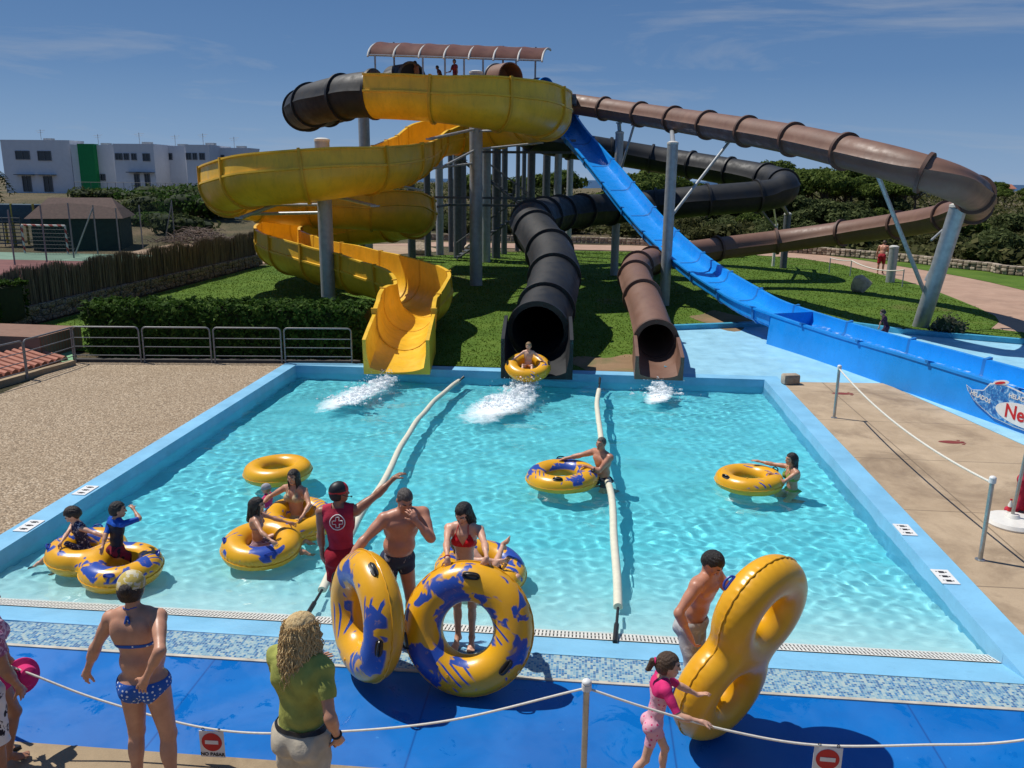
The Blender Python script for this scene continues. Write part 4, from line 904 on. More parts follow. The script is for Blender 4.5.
for x in (-1, .6, 2.2): b.cyl((x, 0, 0), (x, 0, 2.9), .08, n=8); b.cyl((x, 1.4, 0), (x, 1.4, 2.9), .08, n=8)
b.build('frame', simple('yellow_paint', (.4, .33, .05), .6), pg); b = MB(); b.box((.6, .7, 2.2), (3.3, 1.5, 1.3), bev=.05); b.build('panel', simple('blue_paint', (.02, .06, .09), .7), pg)
b = MB()
for i in range(8): b.cyl((-1.8, -.4, .25 * i + .2), (1.4, -.4, .25 * i + .2), .035, n=6)
for i in range(6): b.cyl((-1.8 + .64 * i, -.4, 0), (-1.8 + .64 * i, -.4, 2), .035, n=6)
b.build('climbing_net', M['steeldark'], pg)
# ---- reed fence on a dry-stone wall
n = NT('dry_stone'); v = n.new('TexVoronoi', Scale=4.2); n.link(n.mapping((1, 1, 1.6)), v.inputs['Vector']); hc = n.new('SeparateColor'); n.link(v.outputs['Color'], hc.inputs[0])
v2 = n.new('TexVoronoi', Scale=4.2, _feature='DISTANCE_TO_EDGE'); n.link(n.mapping((1, 1, 1.6)), v2.inputs['Vector'])
n.col(n.mix(n.ramp(v2.outputs[0], [(.0, 1.), (.09, 0.)]), n.mix(.4, n.ramp(hc.outputs[0], [(0, (.16, .13, .10)), (1, (.36, .30, .23))]), n.ramp(n.noise(8, 6), [(.3, (.10, .085, .07)), (.7, (.34, .29, .22))])), (.02, .018, .015))); n.bump(v2.outputs[0], .8, .08); M['drystone'] = n.set(Roughness=.95)
sw = thing('stone_wall', 'dark dry-stone footing below the reed screen', 'wall', (0, 0, 0)); b = MB(); rw = random.Random(2)
y = 16.0
while y < 46.2:
    L = rw.uniform(.3, .6)
    for k in range(3): b.box((-18.75 + rw.uniform(-.03, .03), y + L / 2 + rw.uniform(-.1, .1), .1 + .2 * k), (.42 + rw.uniform(-.06, .06), L * .97, .2), rot=Matrix.Rotation(rw.uniform(-.05, .05), 4, 'X'), bev=.03)
    y += L
b.build('stones', M['drystone'], sw, 30)['kind'] = 'stuff'
rf_ = thing('reed_screen', 'weathered brown reed screen along the lawn on top of the stones', 'screen', (0, 0, 0)); rng = np.random.default_rng(8); k = 7600
ys_ = rng.uniform(16, 46, k); xs_ = -18.75 + rng.normal(0, .05, k); hh_ = 1.28 + .14 * np.sin(ys_ * 2.1) * np.sin(ys_ * .7) + rng.normal(0, .055, k); w_ = rng.uniform(.008, .02, k); tl = rng.normal(0, .045, k)
P0 = np.stack([xs_, ys_ - w_, np.full(k, .5)], 1); P1 = np.stack([xs_, ys_ + w_, np.full(k, .5)], 1); P2 = np.stack([xs_ + rng.normal(0, .03, k), ys_ + w_ * .6 + tl, .5 + hh_], 1); P3 = P2.copy(); P3[:, 1] -= w_ * 1.2
n = NT('dry_reed'); g = n.new('NewGeometry'); n.col(n.ramp(g.outputs['Random Per Island'], [(0, (.06, .046, .036)), (.5, (.15, .118, .09)), (1, (.27, .22, .17))])); M['reed'] = n.set(Roughness=.9)
put('reeds', np_mesh('reeds', np.stack([P0, P1, P2, P3], 1).reshape(-1, 3), np.arange(4 * k).reshape(k, 4), M['reed']), rf_, 0)
b = MB(); b.box((-18.79, 31, 1.0), (.02, 30, .95)); b.build('backing', simple('reed_backing', (.04, .03, .02), .95, .4), rf_, 0)
b = MB()
for i in range(12): b.cyl((-18.66, 17 + 2.6 * i, 0), (-18.66, 17 + 2.6 * i, 1.75), .035, n=6)
b.build('stakes', M['bark'], rf_)['kind'] = 'stuff'
br = thing('brush_pile', 'heap of dry grey brushwood behind the end of the reed screen', 'brush pile', G(200, 243)); b = MB(); rw = random.Random(12)
for i in range(420):
    x, y = rw.gauss(0, 1.7), rw.gauss(0, .8); z = max(.05, 1.1 * math.exp(-(x / 2.2) ** 2) * rw.random()); a_ = rw.uniform(0, 2 * PI); L = rw.uniform(.4, 1.1); b.tube([(x, y, z), (x + L * math.cos(a_) * .5, y + L * math.sin(a_) * .5, z + rw.uniform(-.1, .25)), (x + L * math.cos(a_), y + L * math.sin(a_), max(0, z + rw.uniform(-.2, .3)))], [.03, .022, .008], 4)
b.build('twigs', simple('dry_twigs', (.20, .15, .12), .95, .4), br)['kind'] = 'stuff'
# ---- barrier panels
def barrier(label, p, q, hgt=.95):
    p, q = Vector(p), Vector(q); L = (q - p).length; o = thing('steel_barrier', label, 'barrier', p, math.atan2((q - p).y, (q - p).x), 'bent steel barrier panels along the gravel'); r = .1
    b = MB(); path = [(0, 0, 0), (0, 0, hgt - r)] + [(r - r * math.cos(a), 0, hgt - r + r * math.sin(a)) for a in np.linspace(.3, PI / 2, 4)] + [(L - r + r * math.sin(a), 0, hgt - r + r * math.cos(a)) for a in np.linspace(0, PI / 2 - .3, 4)] + [(L, 0, hgt - r), (L, 0, 0)]
    b.tube(path, .022, 8); b.build('hoop', M['rail'], o)
    for z in (.18, .42, .66): b = MB(); b.cyl((.02, 0, z), (L - .02, 0, z), .012, n=6); b.build('rail', M['rail'], o)
    return o
e0, e1 = Vector((-13.72, 20.72, 0)), Vector((-6.2, 21.55, 0)); 
lab = ['barrier panel at the hedge corner nearest the reed screen', 'second barrier panel from the hedge corner', 'third barrier panel from the hedge corner', 'barrier panel next to the yellow slide exit']
for i in range(4): d = (e1 - e0) / 4; barrier(lab[i], e0 + d * i + d * .01, e0 + d * (i + .96))
k0, k1 = G(73, 365), G(27, 378); kd = k1 - k0
barrier('barrier panel in front of the pink roof tiles', G(28, 378), G(76, 362)); barrier('barrier panel cut by the left edge beside the planter', G(28, 378) + kd * 1.03, G(28, 378) + kd * .03 if False else G(27, 378.5))
b = MB(); d = k1 - k0; L = d.length * 3.2; mid = k0 + d * 1.6; b.box((mid.x - .05, mid.y + .1, .0), (L, .16, .22), rz=math.atan2(d.y, d.x)); tag(b.build('gravel_kerb', M['walk'], smooth=0), kind='structure')
b = MB(); b.box((-9.9, 21.25, -.02), (7.7, .2, .16), rz=math.atan2(.83, 7.5)); tag(b.build('hedge_kerb', simple('dark_kerb', (.06, .055, .05), .9), smooth=0), kind='structure')
# tiled roof edge, brick planter, green path
tl_ = thing('tiled_roof', 'pink terracotta tiled roof edge behind the left barrier', 'roof', G(30, 372)); ang = math.atan2(d.y, d.x) + PI; tl_.rotation_euler.z = ang
b = MB()
for i in range(26):
    x = -4.6 + i * .24; b.tube([(x, .18, .02), (x, .75, .12), (x, 1.35, .26)], .105, 8)
b.build('tiles', simple('terracotta', (.42, .16, .10), .8, .25, 3), tl_)['kind'] = 'stuff'
b = MB(); b.box((-1.6, .8, .0), (6.4, 1.4, .05), rot=Matrix.Rotation(.17, 4, 'X')); b.build('roof_deck', M['walk'], tl_, 0)
pl = thing('brick_planter', 'low brown brick planter below the left hedge', 'planter', G(42, 360)); b = MB(); b.box((-3.2, .9, .25), (6.4, 1.8, .75)); n = NT('brown_brick'); bt = n.new('TexBrick', Scale=4.0, Mortar_Size=.02); bt.inputs['Color1'].default_value = (.20, .10, .065, 1); bt.inputs['Color2'].default_value = (.26, .135, .09, 1); bt.inputs['Mortar'].default_value = (.18, .14, .11, 1); n.link(n.co, bt.inputs[0]); n.col(bt.outputs[0]); b.build('brickwork', n.set(Roughness=.9), pl, 0)
pl.rotation_euler.z = -.03
sheet('green_path', [G(28, 341), G(73, 341), G(77, 360), G(40, 365)], .004, simple('green_path_paint', (.18, .38, .20), .8, .15, 2))
# ---- low dry-stone wall by the path, rope posts, rocks, bush
sw = thing('stone_wall', 'low pale dry-stone wall curving along the far side of the pink path', 'wall', (0, 0, 0)); b = MB(); rw = random.Random(5)
wp, _ = spline([(-16, 68, 0), (0, 67, 0), (10.4, 63.8, 0)] + [tuple(G(*q) + Vector((0, 0, 0))) for q in ((800, 253), (850, 257), (905, 262), (955, 268), (990, 271.5), (1024, 276))] + [(32, 43, 0), (48, 40, 0)], .36)
for i in range(len(wp) - 1):
    t = wp[i + 1] - wp[i]; a_ = math.atan2(t[1], t[0])
    for k in range(3): b.box(((wp[i][0] + wp[i + 1][0]) / 2 + rw.uniform(-.03, .03), (wp[i][1] + wp[i + 1][1]) / 2, .09 + .17 * k), (.36 * rw.uniform(.7, 1.02), .4 + rw.uniform(-.08, .08), .16), rz=a_ + rw.uniform(-.12, .12), bev=.03)
n = NT('pale_stone'); g = n.new('NewGeometry'); n.col(n.mix(n.ramp(n.noise(9, 6), [(.4, 0.), (.7, .6)]), n.ramp(g.outputs['Random Per Island'], [(0, (.22, .17, .12)), (1, (.55, .46, .35))]), (.16, .12, .09))); n.bump(n.noise(20, 5), .6, .03); M['palestone'] = n.set(Roughness=.95)
b.build('stones', M['palestone'], sw, 30)['kind'] = 'stuff'
def rock(label, p, r, seed, cat='rock'):
    rng = np.random.default_rng(seed); bm = bmesh.new(); bmesh.ops.create_icosphere(bm, subdivisions=3, radius=1)
    D = rng.normal(size=(14, 3)); D /= np.linalg.norm(D, axis=1)[:, None]; off = rng.uniform(.55, .85, 14)
    for v in bm.verts:
        c = np.array(v.co); 
        for d, o in zip(D, off):
            e = c @ d - o
            if e > 0: c = c - d * e
        v.co = Vector((c[0] * r[0], c[1] * r[1], max(-.05, c[2] * r[2] + r[2] * .55)))
    me = bpy.data.meshes.new('rock'); bm.to_mesh(me); bm.free(); me.materials.append(M['rock']); o = put('rock', me, None, 25, p); return tag(o, label, cat)
n = NT('cream_rock'); n.col(n.ramp(n.noise(5, 8, .7), [(.3, (.36, .27, .17)), (.7, (.72, .60, .45))])); n.bump(n.noise(9, 7, .7), .8, .06); M['rock'] = n.set(Roughness=.95)
rock('jagged cream rock alone on the lawn right of the blue slide', G(860, 292), (.55, .42, .52), 11)
rock('reddish boulder on the lawn behind the yellow slide', G(421, 254), (.75, .5, .6), 2)
rock('small pale rock at the foot of the tower posts', G(468, 251), (.35, .3, .4), 3)
rock('flat pale rock on the lawn under the far brown tube', G(735, 257), (.8, .5, .45), 4)
b = MB(); b.box((0, 0, .13), (.42, .26, .26), bev=.05); o = b.build('stone_block', M['palestone'], None, 35, G(790, 384)); o.rotation_euler.z = .2; tag(o, 'small beige stone block at the far corner of the pool', 'block')
def bush(name, label, p, r, mat, seed, cnt=900, size=.07, cat='bush'):
    rng = np.random.default_rng(seed); o = thing(name, label, cat, p); bl = [((rng.uniform(-.5, .5) * r[0], rng.uniform(-.5, .5) * r[1], r[2] * rng.uniform(.3, .6)), (r[0] * .6, r[1] * .6, r[2] * rng.uniform(.35, .5))) for _ in range(6)]
    V, F = blob_leaves(bl, cnt, size, rng, .4); V[:, 2] = np.abs(V[:, 2]); put('foliage', np_mesh('foliage', V, F, mat), o, 0); core(bl, .7).build('shade_core', M['leaf_core'], o); return o
bush('lavender_bush', 'low grey-green bush by the kerb of the right splash pad', G(950, 336), (.62, .45, .75), M['leaf_gray'], 3)
bush('shrub', 'dark rounded shrub above the sports court', YP(132, 203, 80), (3.2, 1.6, 1.3), M['leaf_hedge'], 4, 130, .22)
for i, (px, py, y, r) in enumerate(((112, 206, 88, (3, 2, 1.3)), (165, 203, 86, (4, 2, 1.7)), (190, 205, 84, (4.5, 2, 1.9)), (222, 208, 82, (4, 2, 1.9)), (150, 218, 70, (2.5, 1.5, 1.3)), (190, 222, 66, (3.4, 1.6, 1.7)), (60, 222, 76, (2.2, 1.5, 1.0)), (140, 210, 76, (4.0, 2, 2.0)), (205, 214, 74, (4.2, 2, 2.4)), (95, 199, 86, (2.6, 1.6, 1.3)))):
    p = YP(px, py, y); p.z = hz(p.x, p.y) - .1
    bush('shrub', ['round green shrub in front of the house with the green panel', 'long dark shrub under the white houses', 'big dark shrub left of the yellow slide', 'dark shrub touching the yellow slide', 'shrub beside the end of the shed', 'shrub above the brush pile', 'small shrub behind the shed roof', 'wide dark shrub right of the shed roof', 'tall dark shrub beside the left end of the yellow slide', 'dark shrub between the first house and the shed'][i], p, r, M['leaf_dark'] if i % 2 else M['leaf_hedge'], 20 + i, 110, .24)
# rope posts by the path
M['rope'] = simple('white_rope', (.66, .63, .55), .8, .15, 30)
def catenary(p, q, sag, n=16): return [Vector(p).lerp(Vector(q), i / n) - Vector((0, 0, sag * 4 * (i / n) * (1 - i / n))) for i in range(n + 1)]
pr_ = [G(829, 273), G(850, 276), G(902, 287)]
for p in pr_: b = MB(); b.cyl((0, 0, 0), (0, 0, .85), .03, n=8); o = b.build('rope_post', M['steel'], None, 35, p); tag(o, 'thin steel rope post beside the pink path', 'post', 'rope posts along the pink path')
b = MB(); b.tube(catenary(pr_[0] + Vector((0, 0, .83)), pr_[1] + Vector((0, 0, .83)), .05), .03, 6); b.tube(catenary(pr_[1] + Vector((0, 0, .83)), pr_[2] + Vector((0, 0, .83)), .22), .03, 6); tag(b.build('barrier_rope', M['rope']), 'pale rope sagging between the posts beside the pink path', 'rope')
# ---- trees and scrub
protos = [make_tree('pine_tree', 'broad umbrella pine', 'pine', 1, 7.5, 8.5, M['leaf_pine']), make_tree('pine_tree', 'broad umbrella pine', 'pine', 2, 6.5, 7.5, M['leaf_pine']), make_tree('oak_tree', 'rounded dark holm oak', 'round', 3, 5.5, 6.0, M['leaf_dark']),
          make_tree('olive_tree', 'low rounded wild olive', 'round', 4, 4.2, 5.0, M['leaf_pine']), make_tree('scrub_bush', 'low bushy scrub', 'bush', 5, 2.4, 3.6, M['leaf_scrub'], 'bush'), make_tree('scrub_bush', 'low dark bushy scrub', 'bush', 6, 2.8, 4.2, M['leaf_dark'], 'bush')]
used = set(); rw = random.Random(21)
def plant(i, px, y, sc, label, group, dz=0):
    x = YP(px, 200, y).x; o = protos[i] if i not in used else copy_tree(protos[i]); used.add(i); o.location = (x, y, hz(x, y) - .1 + dz); s = sc * rw.uniform(.9, 1.1); o.scale = (s * rw.uniform(.9, 1.15), s * rw.uniform(.9, 1.15), s); o.rotation_euler.z = rw.uniform(0, 6.28); tag(o, label, None, group); return o
far_lab = 'green umbrella pine in the wood on the horizon behind the brown tube'
for i in range(46):
    px = 742 + (i * 37) % 175 + rw.uniform(-6, 6); y = rw.uniform(100, 165); plant(rw.choice([0, 1, 0, 1, 2]), px, y, rw.uniform(.72, .98) * (.75 + y / 600), far_lab, 'umbrella pines on the horizon')
for i in range(30):
    px = 900 + rw.uniform(0, 150); y = rw.uniform(130, 240); plant(rw.choice([0, 1, 2]), px, y, rw.uniform(.42, .62), 'distant low tree in the green strip under the sea horizon', 'distant trees at the right horizon')
for i in range(26):
    px = 470 + rw.uniform(0, 290); y = rw.uniform(85, 150); plant(rw.choice([1, 2, 3]), px, y, rw.uniform(.75, 1.05), 'dark tree on the slope seen between the tower posts', 'trees behind the slide tower')
for i in range(70):
    px = 690 + rw.uniform(0, 420); y = rw.uniform(68, 100) * (.9 if px > 930 else 1); plant(rw.choice([3, 2, 4, 5, 5]), px, y, rw.uniform(.5, .74), 'olive-green tree in the scrub behind the low stone wall', 'trees in the scrub beyond the path')
for i in range(60):
    px = 430 + rw.uniform(0, 700); y = rw.uniform(70, 82) if px < 860 else (rw.uniform(61, 70) if px < 940 else rw.uniform(54, 64)); plant(rw.choice([4, 5, 4]), px, y, rw.uniform(.55, .95), 'low bush in the scrub right behind the stone wall', 'low bushes behind the stone wall')
for i, p in enumerate(protos):
    if i not in used: bpy.data.objects.remove(p)
# continuous low scrub: nobody could count it
rng = np.random.default_rng(31); k = 90000; yy = 47 + 240 * rng.random(k) ** 1.7; xx = (rng.random(k) * 1.75 - .60) * yy * .72 + 2
keep = ~((xx < -12) & (yy < 75)) & ((yy > 69) | (xx > 15)) & (yy > 62 + (15 - xx) * 1.05 * (xx < 24) + (-9.4 - (xx - 24) * .30) * (xx >= 24)); xx, yy = xx[keep], yy[keep]; hh_ = np.abs(np.sin(xx * .35 + np.sin(yy * .3))) * np.abs(np.sin(yy * .27 + xx * .1)) * 1.5 + .15
P = np.stack([xx, yy, ground_z(xx, yy) + hh_ * rng.random(len(xx)) ** .6], 1); V, F = leaves(P, np.tile([0, -.25, .8], (len(P), 1)), .40, rng, 1.4, .5)
tag(put('scrubland', np_mesh('scrubland', V, F, M['leaf_scrub']), None, 0), kind='stuff', label='low dry scrub covering the ground between the trees')
# grass blades on the lawn
k = 110000; yy = 21.6 + 38 * rng.random(k) ** 1.5; xx = rng.uniform(-18.2, 16, k)
ok = np.ones(k, bool)
from mathutils.geometry import intersect_point_tri_2d
def inpoly(x, y, poly):
    c = np.zeros(len(x), bool); n_ = len(poly)
    for i in range(n_):
        (x0, y0), (x1, y1) = poly[i], poly[(i + 1) % n_]; cond = (y0 > y) != (y1 > y); c ^= cond & (x < (x1 - x0) * (y - y0) / ((y1 - y0) or 1e-9) + x0)
    return c
ok = inpoly(xx, yy, lawn_poly) & (((xx - 1.0) / 1.5) ** 2 + ((yy - 22.3) / 1.5) ** 2 > rng.uniform(.6, 1.1, k)) & (((xx - 5.0) / 1.2) ** 2 + ((yy - 30.5) / 2.2) ** 2 > rng.uniform(.5, 1.1, k)); xx, yy = xx[ok], yy[ok]; k = len(xx); hg = rng.uniform(.018, .045, k); ax_ = rng.uniform(0, 2 * PI, k); w_ = .012 + yy * .0006
D = np.stack([np.cos(ax_), np.sin(ax_), 0 * ax_], 1); B0 = np.stack([xx, yy, np.full(k, -.015)], 1); T_ = B0 + np.stack([rng.normal(0, .02, k), rng.normal(0, .02, k), hg], 1)
V = np.stack([B0 - D * w_[:, None], B0 + D * w_[:, None], T_], 1).reshape(-1, 3)
M['blade'] = leafmat('grass_blade', (.075, .125, .014), (.105, .165, .02), (.14, .20, .03))
tag(put('grass', np_mesh('grass', V, np.arange(3 * k).reshape(k, 3), M['blade']), None, 0), kind='stuff', label='mown green lawn grass')
# palm at the left edge
pm = thing('palm_tree', 'dark palm cut by the left edge in front of the white houses', 'palm tree', (0, 0, 0)); p = YP(-7, 205, 60); p.z = 0; pm.location = p
b = MB(); b.tube([(0, 0, 0), (.05, 0, 2.2), (0, 0, 4.9)], [.22, .2, .17], 10); b.build('trunk', M['bark'], pm); rng2 = np.random.default_rng(5)
for i in range(26):
    a_ = rng2.uniform(0, 2 * PI); up = rng2.uniform(-.4, 1.1); L = rng2.uniform(1.3, 1.9); V = []; F = []; P_ = []
    for t in np.linspace(0, 1, 12): P_.append(np.array([math.cos(a_) * L * t, math.sin(a_) * L * t, 4.9 + up * t * 1.2 - 1.5 * t * t]))
    for j in range(1, 12):
        for sgn in (-1, 1):
            c = P_[j]; sd_ = np.array([-math.sin(a_), math.cos(a_), -.35]) * sgn * (.45 * (1 - .5 * j / 12)); fw = (P_[j] - P_[j - 1]) ; k = len(V); V += [c, c + fw * .5, c + sd_ + fw * 1.2]; F.append((k, k + 1, k + 2))
    b = MB(); b.add(V, F); b.tube(P_, .02, 4); b.build('frond', M['leaf_palm'], pm, 0)
# distant hotel block and red-roofed houses
ht = thing('apartment_block', 'far pale apartment block seen under the brown bend', 'building', YP(911, 198, 240)); b = MB(); b.box((3, 4, 2.0), (6.4, 8, 5.2)); b.build('wall', simple('far_white', (.40, .43, .47), .9, .1), ht, 0)
for r_ in range(3):
    for c_ in range(5): b = MB(); b.box((.6 + 1.2 * c_, -.02, 1.0 + 1.2 * r_), (.7, .1, .75)); b.build('window', M['shutter'], ht, 0)
for i, (px, y, lab) in enumerate(((962, 300, 'small far house with a red tiled roof right of the brown bend'), (1000, 330, 'far red-roofed house at the right edge of the horizon'), (985, 360, 'tiny far white house between two red-roofed houses'))):
    p = YP(px, 194, y); o = thing('far_house', lab, 'house', (p.x, p.y, YP(px, 192.5, y).z - 2.0)); b = MB(); b.box((0, 3, 1.7), (10, 6, 3.4)); b.build('wall', M['wall'], o, 0); b = MB(); b.add([(-5.5, -.5, 3.4), (5.5, -.5, 3.4), (5.5, 6.5, 3.4), (-5.5, 6.5, 3.4), (-5, 3, 5), (5, 3, 5)], [(0, 1, 5, 4), (1, 2, 5), (2, 3, 4, 5), (3, 0, 4), (0, 3, 2, 1)]); b.build('roof', simple('far_roof', (.34, .13, .08), .9) if i < 2 else M['wall'], o, 0)
# ================================================================== PROPS AROUND THE POOL
# depth plates on the coping
for (px, py, t, rz, lab) in ((85.5, 490.5, '0.9', PI / 2, 'white depth plate on the left coping, farther of the two'), (29, 526, '0.6', PI / 2, 'white depth plate on the left coping, nearer of the two'), (905, 530, '0.9', -PI / 2, 'white depth plate on the right coping, farther of the two'), (945, 577, '0.6', -PI / 2, 'white depth plate on the right coping, nearer of the two')):
    o = thing('depth_plate', lab, 'sign', G(px, py, .004)); b = MB(); b.box((0, 0, .004), (.22, .40, .008)); b.build('plate', M['signwhite'], o, 0)
    for i, sgn in enumerate((-1, 0, 1)):
        b = MB(); c = Vector((0, .12 * sgn, .010)); b.box(c, (.07, .05, .003)); b.box(c + Vector((.055, .0, 0)), (.02, .022, .003)); b.box(c + Vector((-.06, .012, 0)), (.02, .012, .003)); b.build('mark', M['ink'], o, 0)
# ropes and posts on the right deck
M['polishsteel'] = simple('stainless_post', (.40, .41, .40), .3, .2, 12, Metallic=.7)
rp1, rp2 = G(834, 418), G(980, 560); rp3 = Vector((5.7, 3.5, 0))
def rpost(label, p, hgt=1.1, r=.03):
    o = thing('rope_post', label, 'post', p); b = MB(); b.cyl((0, 0, 0), (0, 0, hgt), r, n=14); b.build('pole', M['polishsteel'], o); b = MB(); b.ell((0, 0, hgt + .015), (r * 1.5, r * 1.5, r * 1.1)); b.cyl((0, 0, hgt - .05), (0, 0, hgt), r * 1.5, n=12); b.build('cap', M['signwhite'] if r < .04 else M['polishsteel'], o); b = MB(); b.lathe([(r * 2.2, 0), (r * 2.2, .012), (r * 1.2, .02)], n=16); b.build('foot', M['polishsteel'], o)
rpost('steel rope post on the right deck near the far pool corner', rp1, 1.12); rpost('steel rope post on the right deck near the parasol base', rp2, 1.15)
b = MB(); b.tube(catenary(rp1 + Vector((0, 0, 1.08)), rp2 + Vector((0, 0, 1.1)), .20, 24), .016, 8); tag(b.build('barrier_rope', M['rope']), 'white rope sagging between the two posts on the right deck', 'rope')
mp_ = Vector((.10, 5.74, 0)); rpost('steel rope post standing at the edge of the blue mat', mp_, YP(587, 684, 5.74).z, .026)
# foreground ropes with NO PASAR signs
lp, rp4 = Vector((-6.3, 5.93, 0)), Vector((7.5, 5.93, 0)); rpost('rope post beyond the left edge of the photo', lp, 1.0, .026) if False else None
L0 = YP(28, 673, 5.93); L1 = YP(205, 728, 5.9); L2 = YP(300, 733, 5.85); R1 = YP(815, 745, 5.74); R2 = YP(1030, 739, 5.74); R3 = YP(1200, 700, 5.74); LL = YP(-60, 640, 5.93)
ra, _ = spline([LL, L0, YP(100, 700, 5.93), L1, L2, YP(440, 722, 5.78), mp_ + Vector((0, 0, 1.06))], .05); rb_, _ = spline([mp_ + Vector((0, 0, 1.06)), YP(650, 709, 5.72), YP(730, 731, 5.74), R1, YP(920, 745, 5.74), R2, R3], .05)
b = MB(); b.tube(ra, .0095, 8); tag(b.build('barrier_rope', M['rope']), 'cream rope hanging from the mat post towards the left edge', 'rope')
b = MB(); b.tube(rb_, .0095, 8); tag(b.build('barrier_rope', M['rope']), 'cream rope hanging from the mat post towards the right edge', 'rope')
def nopasar(label, c, tilt):
    o = thing('warning_sign', label, 'sign', c, tilt); b = MB(); w, h_ = .215, .255; b.box((0, 0, -h_ / 2 - .01), (w, .006, h_), bev=.002); b.build('panel', M['signwhite'], o, 30)
    b = MB(); b.lathe([(.088, 0), (.088, .002)], (0, -.005, -.115), 40, Matrix.Rotation(PI / 2, 4, 'X')); b.build('red_disc', M['red'], o, 30)
    b = MB(); b.box((0, -.009, -.115), (.115, .002, .036)); b.build('white_bar', M['signwhite'], o, 0)
    text_mesh('lettering', 'NO PASAR', .044, M['ink'], o, Matrix.Translation((0, -.0055, -.236)) @ Matrix.Rotation(PI / 2, 4, 'X'), .001, .0012)
    for x in (-.07, .07): b = MB(); b.tube([(x + .011 * math.cos(a), 0, .003 + .014 * math.sin(a)) for a in np.linspace(0, 2 * PI, 12, endpoint=False)], .003, 6, closed=True); b.build('cable_tie', M['black'], o)
nopasar('white NO PASAR sign with a red disc hanging left of the blonde woman', YP(211, 730, 5.89), .03); nopasar('white NO PASAR sign with a red disc hanging at the bottom right', YP(829, 746, 5.735), -.03)
# floating lane lines
M['foam'] = simple('cream_foam_tube', (.66, .63, .50), .6, .1, 8)
def lane(label, P, ends):
    pts, _ = spline([G(px, py, WZ + .02) for px, py in P], .1); pts[:, 2] += .012 * np.sin(np.arange(len(pts)) * .37); o = thing('lane_float', label, 'lane float', (0, 0, 0)); b = MB(); b.tube(pts, .058, 12); b.build('float_tube', M['foam'], o)
    for e in ends: b = MB(); b.tube([Vector(e[0]), Vector(e[1])], .018, 8); b.tube([Vector(e[0]).lerp(Vector(e[1]), .5) - Vector((0, 0, 0)), Vector(e[1])], .03, 8); b.build('strap', M['black'], o)
lane('cream foam lane line running from the yellow slide towards the lifeguard', [(459, 381), (440, 396), (418, 420), (398, 452), (385, 480), (365, 508), (345, 545), (322, 590)], [(G(459, 381, -.15), G(464, 376.5, -.05)), (G(322, 590, -.15), G(306, 617, -.09))])
lane('cream foam lane line down the middle of the pool from the black tube', [(599, 390), (597, 405), (600, 430), (604, 462), (612, 500), (614, 540), (617, 575), (618, 608)], [(G(599, 390, -.15), G(600, 378, -.03)), (G(618, 608, -.15), G(615, 642, -.09))])
# parasol base and drain at the right edge
pb = thing('parasol_stand', 'white round parasol base with a leaning steel pole at the right edge', 'parasol stand', G(1012, 524)); b = MB(); b.lathe([(.36, 0), (.37, .03), (.34, .08), (.10, .11), (.07, .16)], n=36); b.build('base', M['white'], pb); b = MB(); b.cyl((-.02, 0, .05), (.12, .05, 2.4), .025, n=10); b.build('pole', M['polishsteel'], pb)
n = NT('red_deck_paint'); n.col((.20, .03, .025)); M['redpaint'] = n.set(Roughness=.8)
for (px, py, lab) in ((842, 393.5, 'red painted footprint on the deck near the far rope post'), (951, 442, 'red painted footprint on the deck nearer the camera')):
    p = G(px, py, .0085); o = thing('painted_footprint', lab, 'floor marking', p); b = MB()
    b.add([(.20 * math.cos(a) * (1 + .2 * math.cos(2 * a)), .10 * math.sin(a), 0) for a in np.linspace(0, 2 * PI, 20, endpoint=False)], [tuple(range(20))]); b.build('sole', M['redpaint'], o, 0)
    for i in range(4): b = MB(); b.add([(.26 - .05 * abs(i - 1.5) + .035 * math.cos(a), -.12 + .08 * i + .03 * math.sin(a), 0) for a in np.linspace(0, 2 * PI, 10, endpoint=False)], [tuple(range(10))]); b.build('toe', M['redpaint'], o, 0)
dp = thing('post', 'dark blue steel pole rising at the left edge of the mat', 'post', YP(2, 780, 6.15)); dp.location.z = 0; b = MB(); b.cyl((0, 0, 0), (-.05, 0, 1.05), .022, n=10); b.build('pole', simple('dark_blue_steel', (.03, .04, .07), .4), dp)

sheet('bare_earth', [(1.0 + 1.35 * math.cos(a) * (1 + .2 * math.sin(3 * a)), max(21.56, 22.3 + 1.3 * math.sin(a) * (1 + .25 * math.cos(5 * a)))) for a in np.linspace(0, 2 * PI, 36, endpoint=False)], -.004, M['earthpatch'])
sheet('bare_earth', [(5.0 + 1.0 * math.cos(a) * (1 + .25 * math.sin(3 * a)), 30.5 + 1.9 * math.sin(a) * (1 + .25 * math.cos(4 * a))) for a in np.linspace(0, 2 * PI, 36, endpoint=False)], -.004, M['earthpatch'])
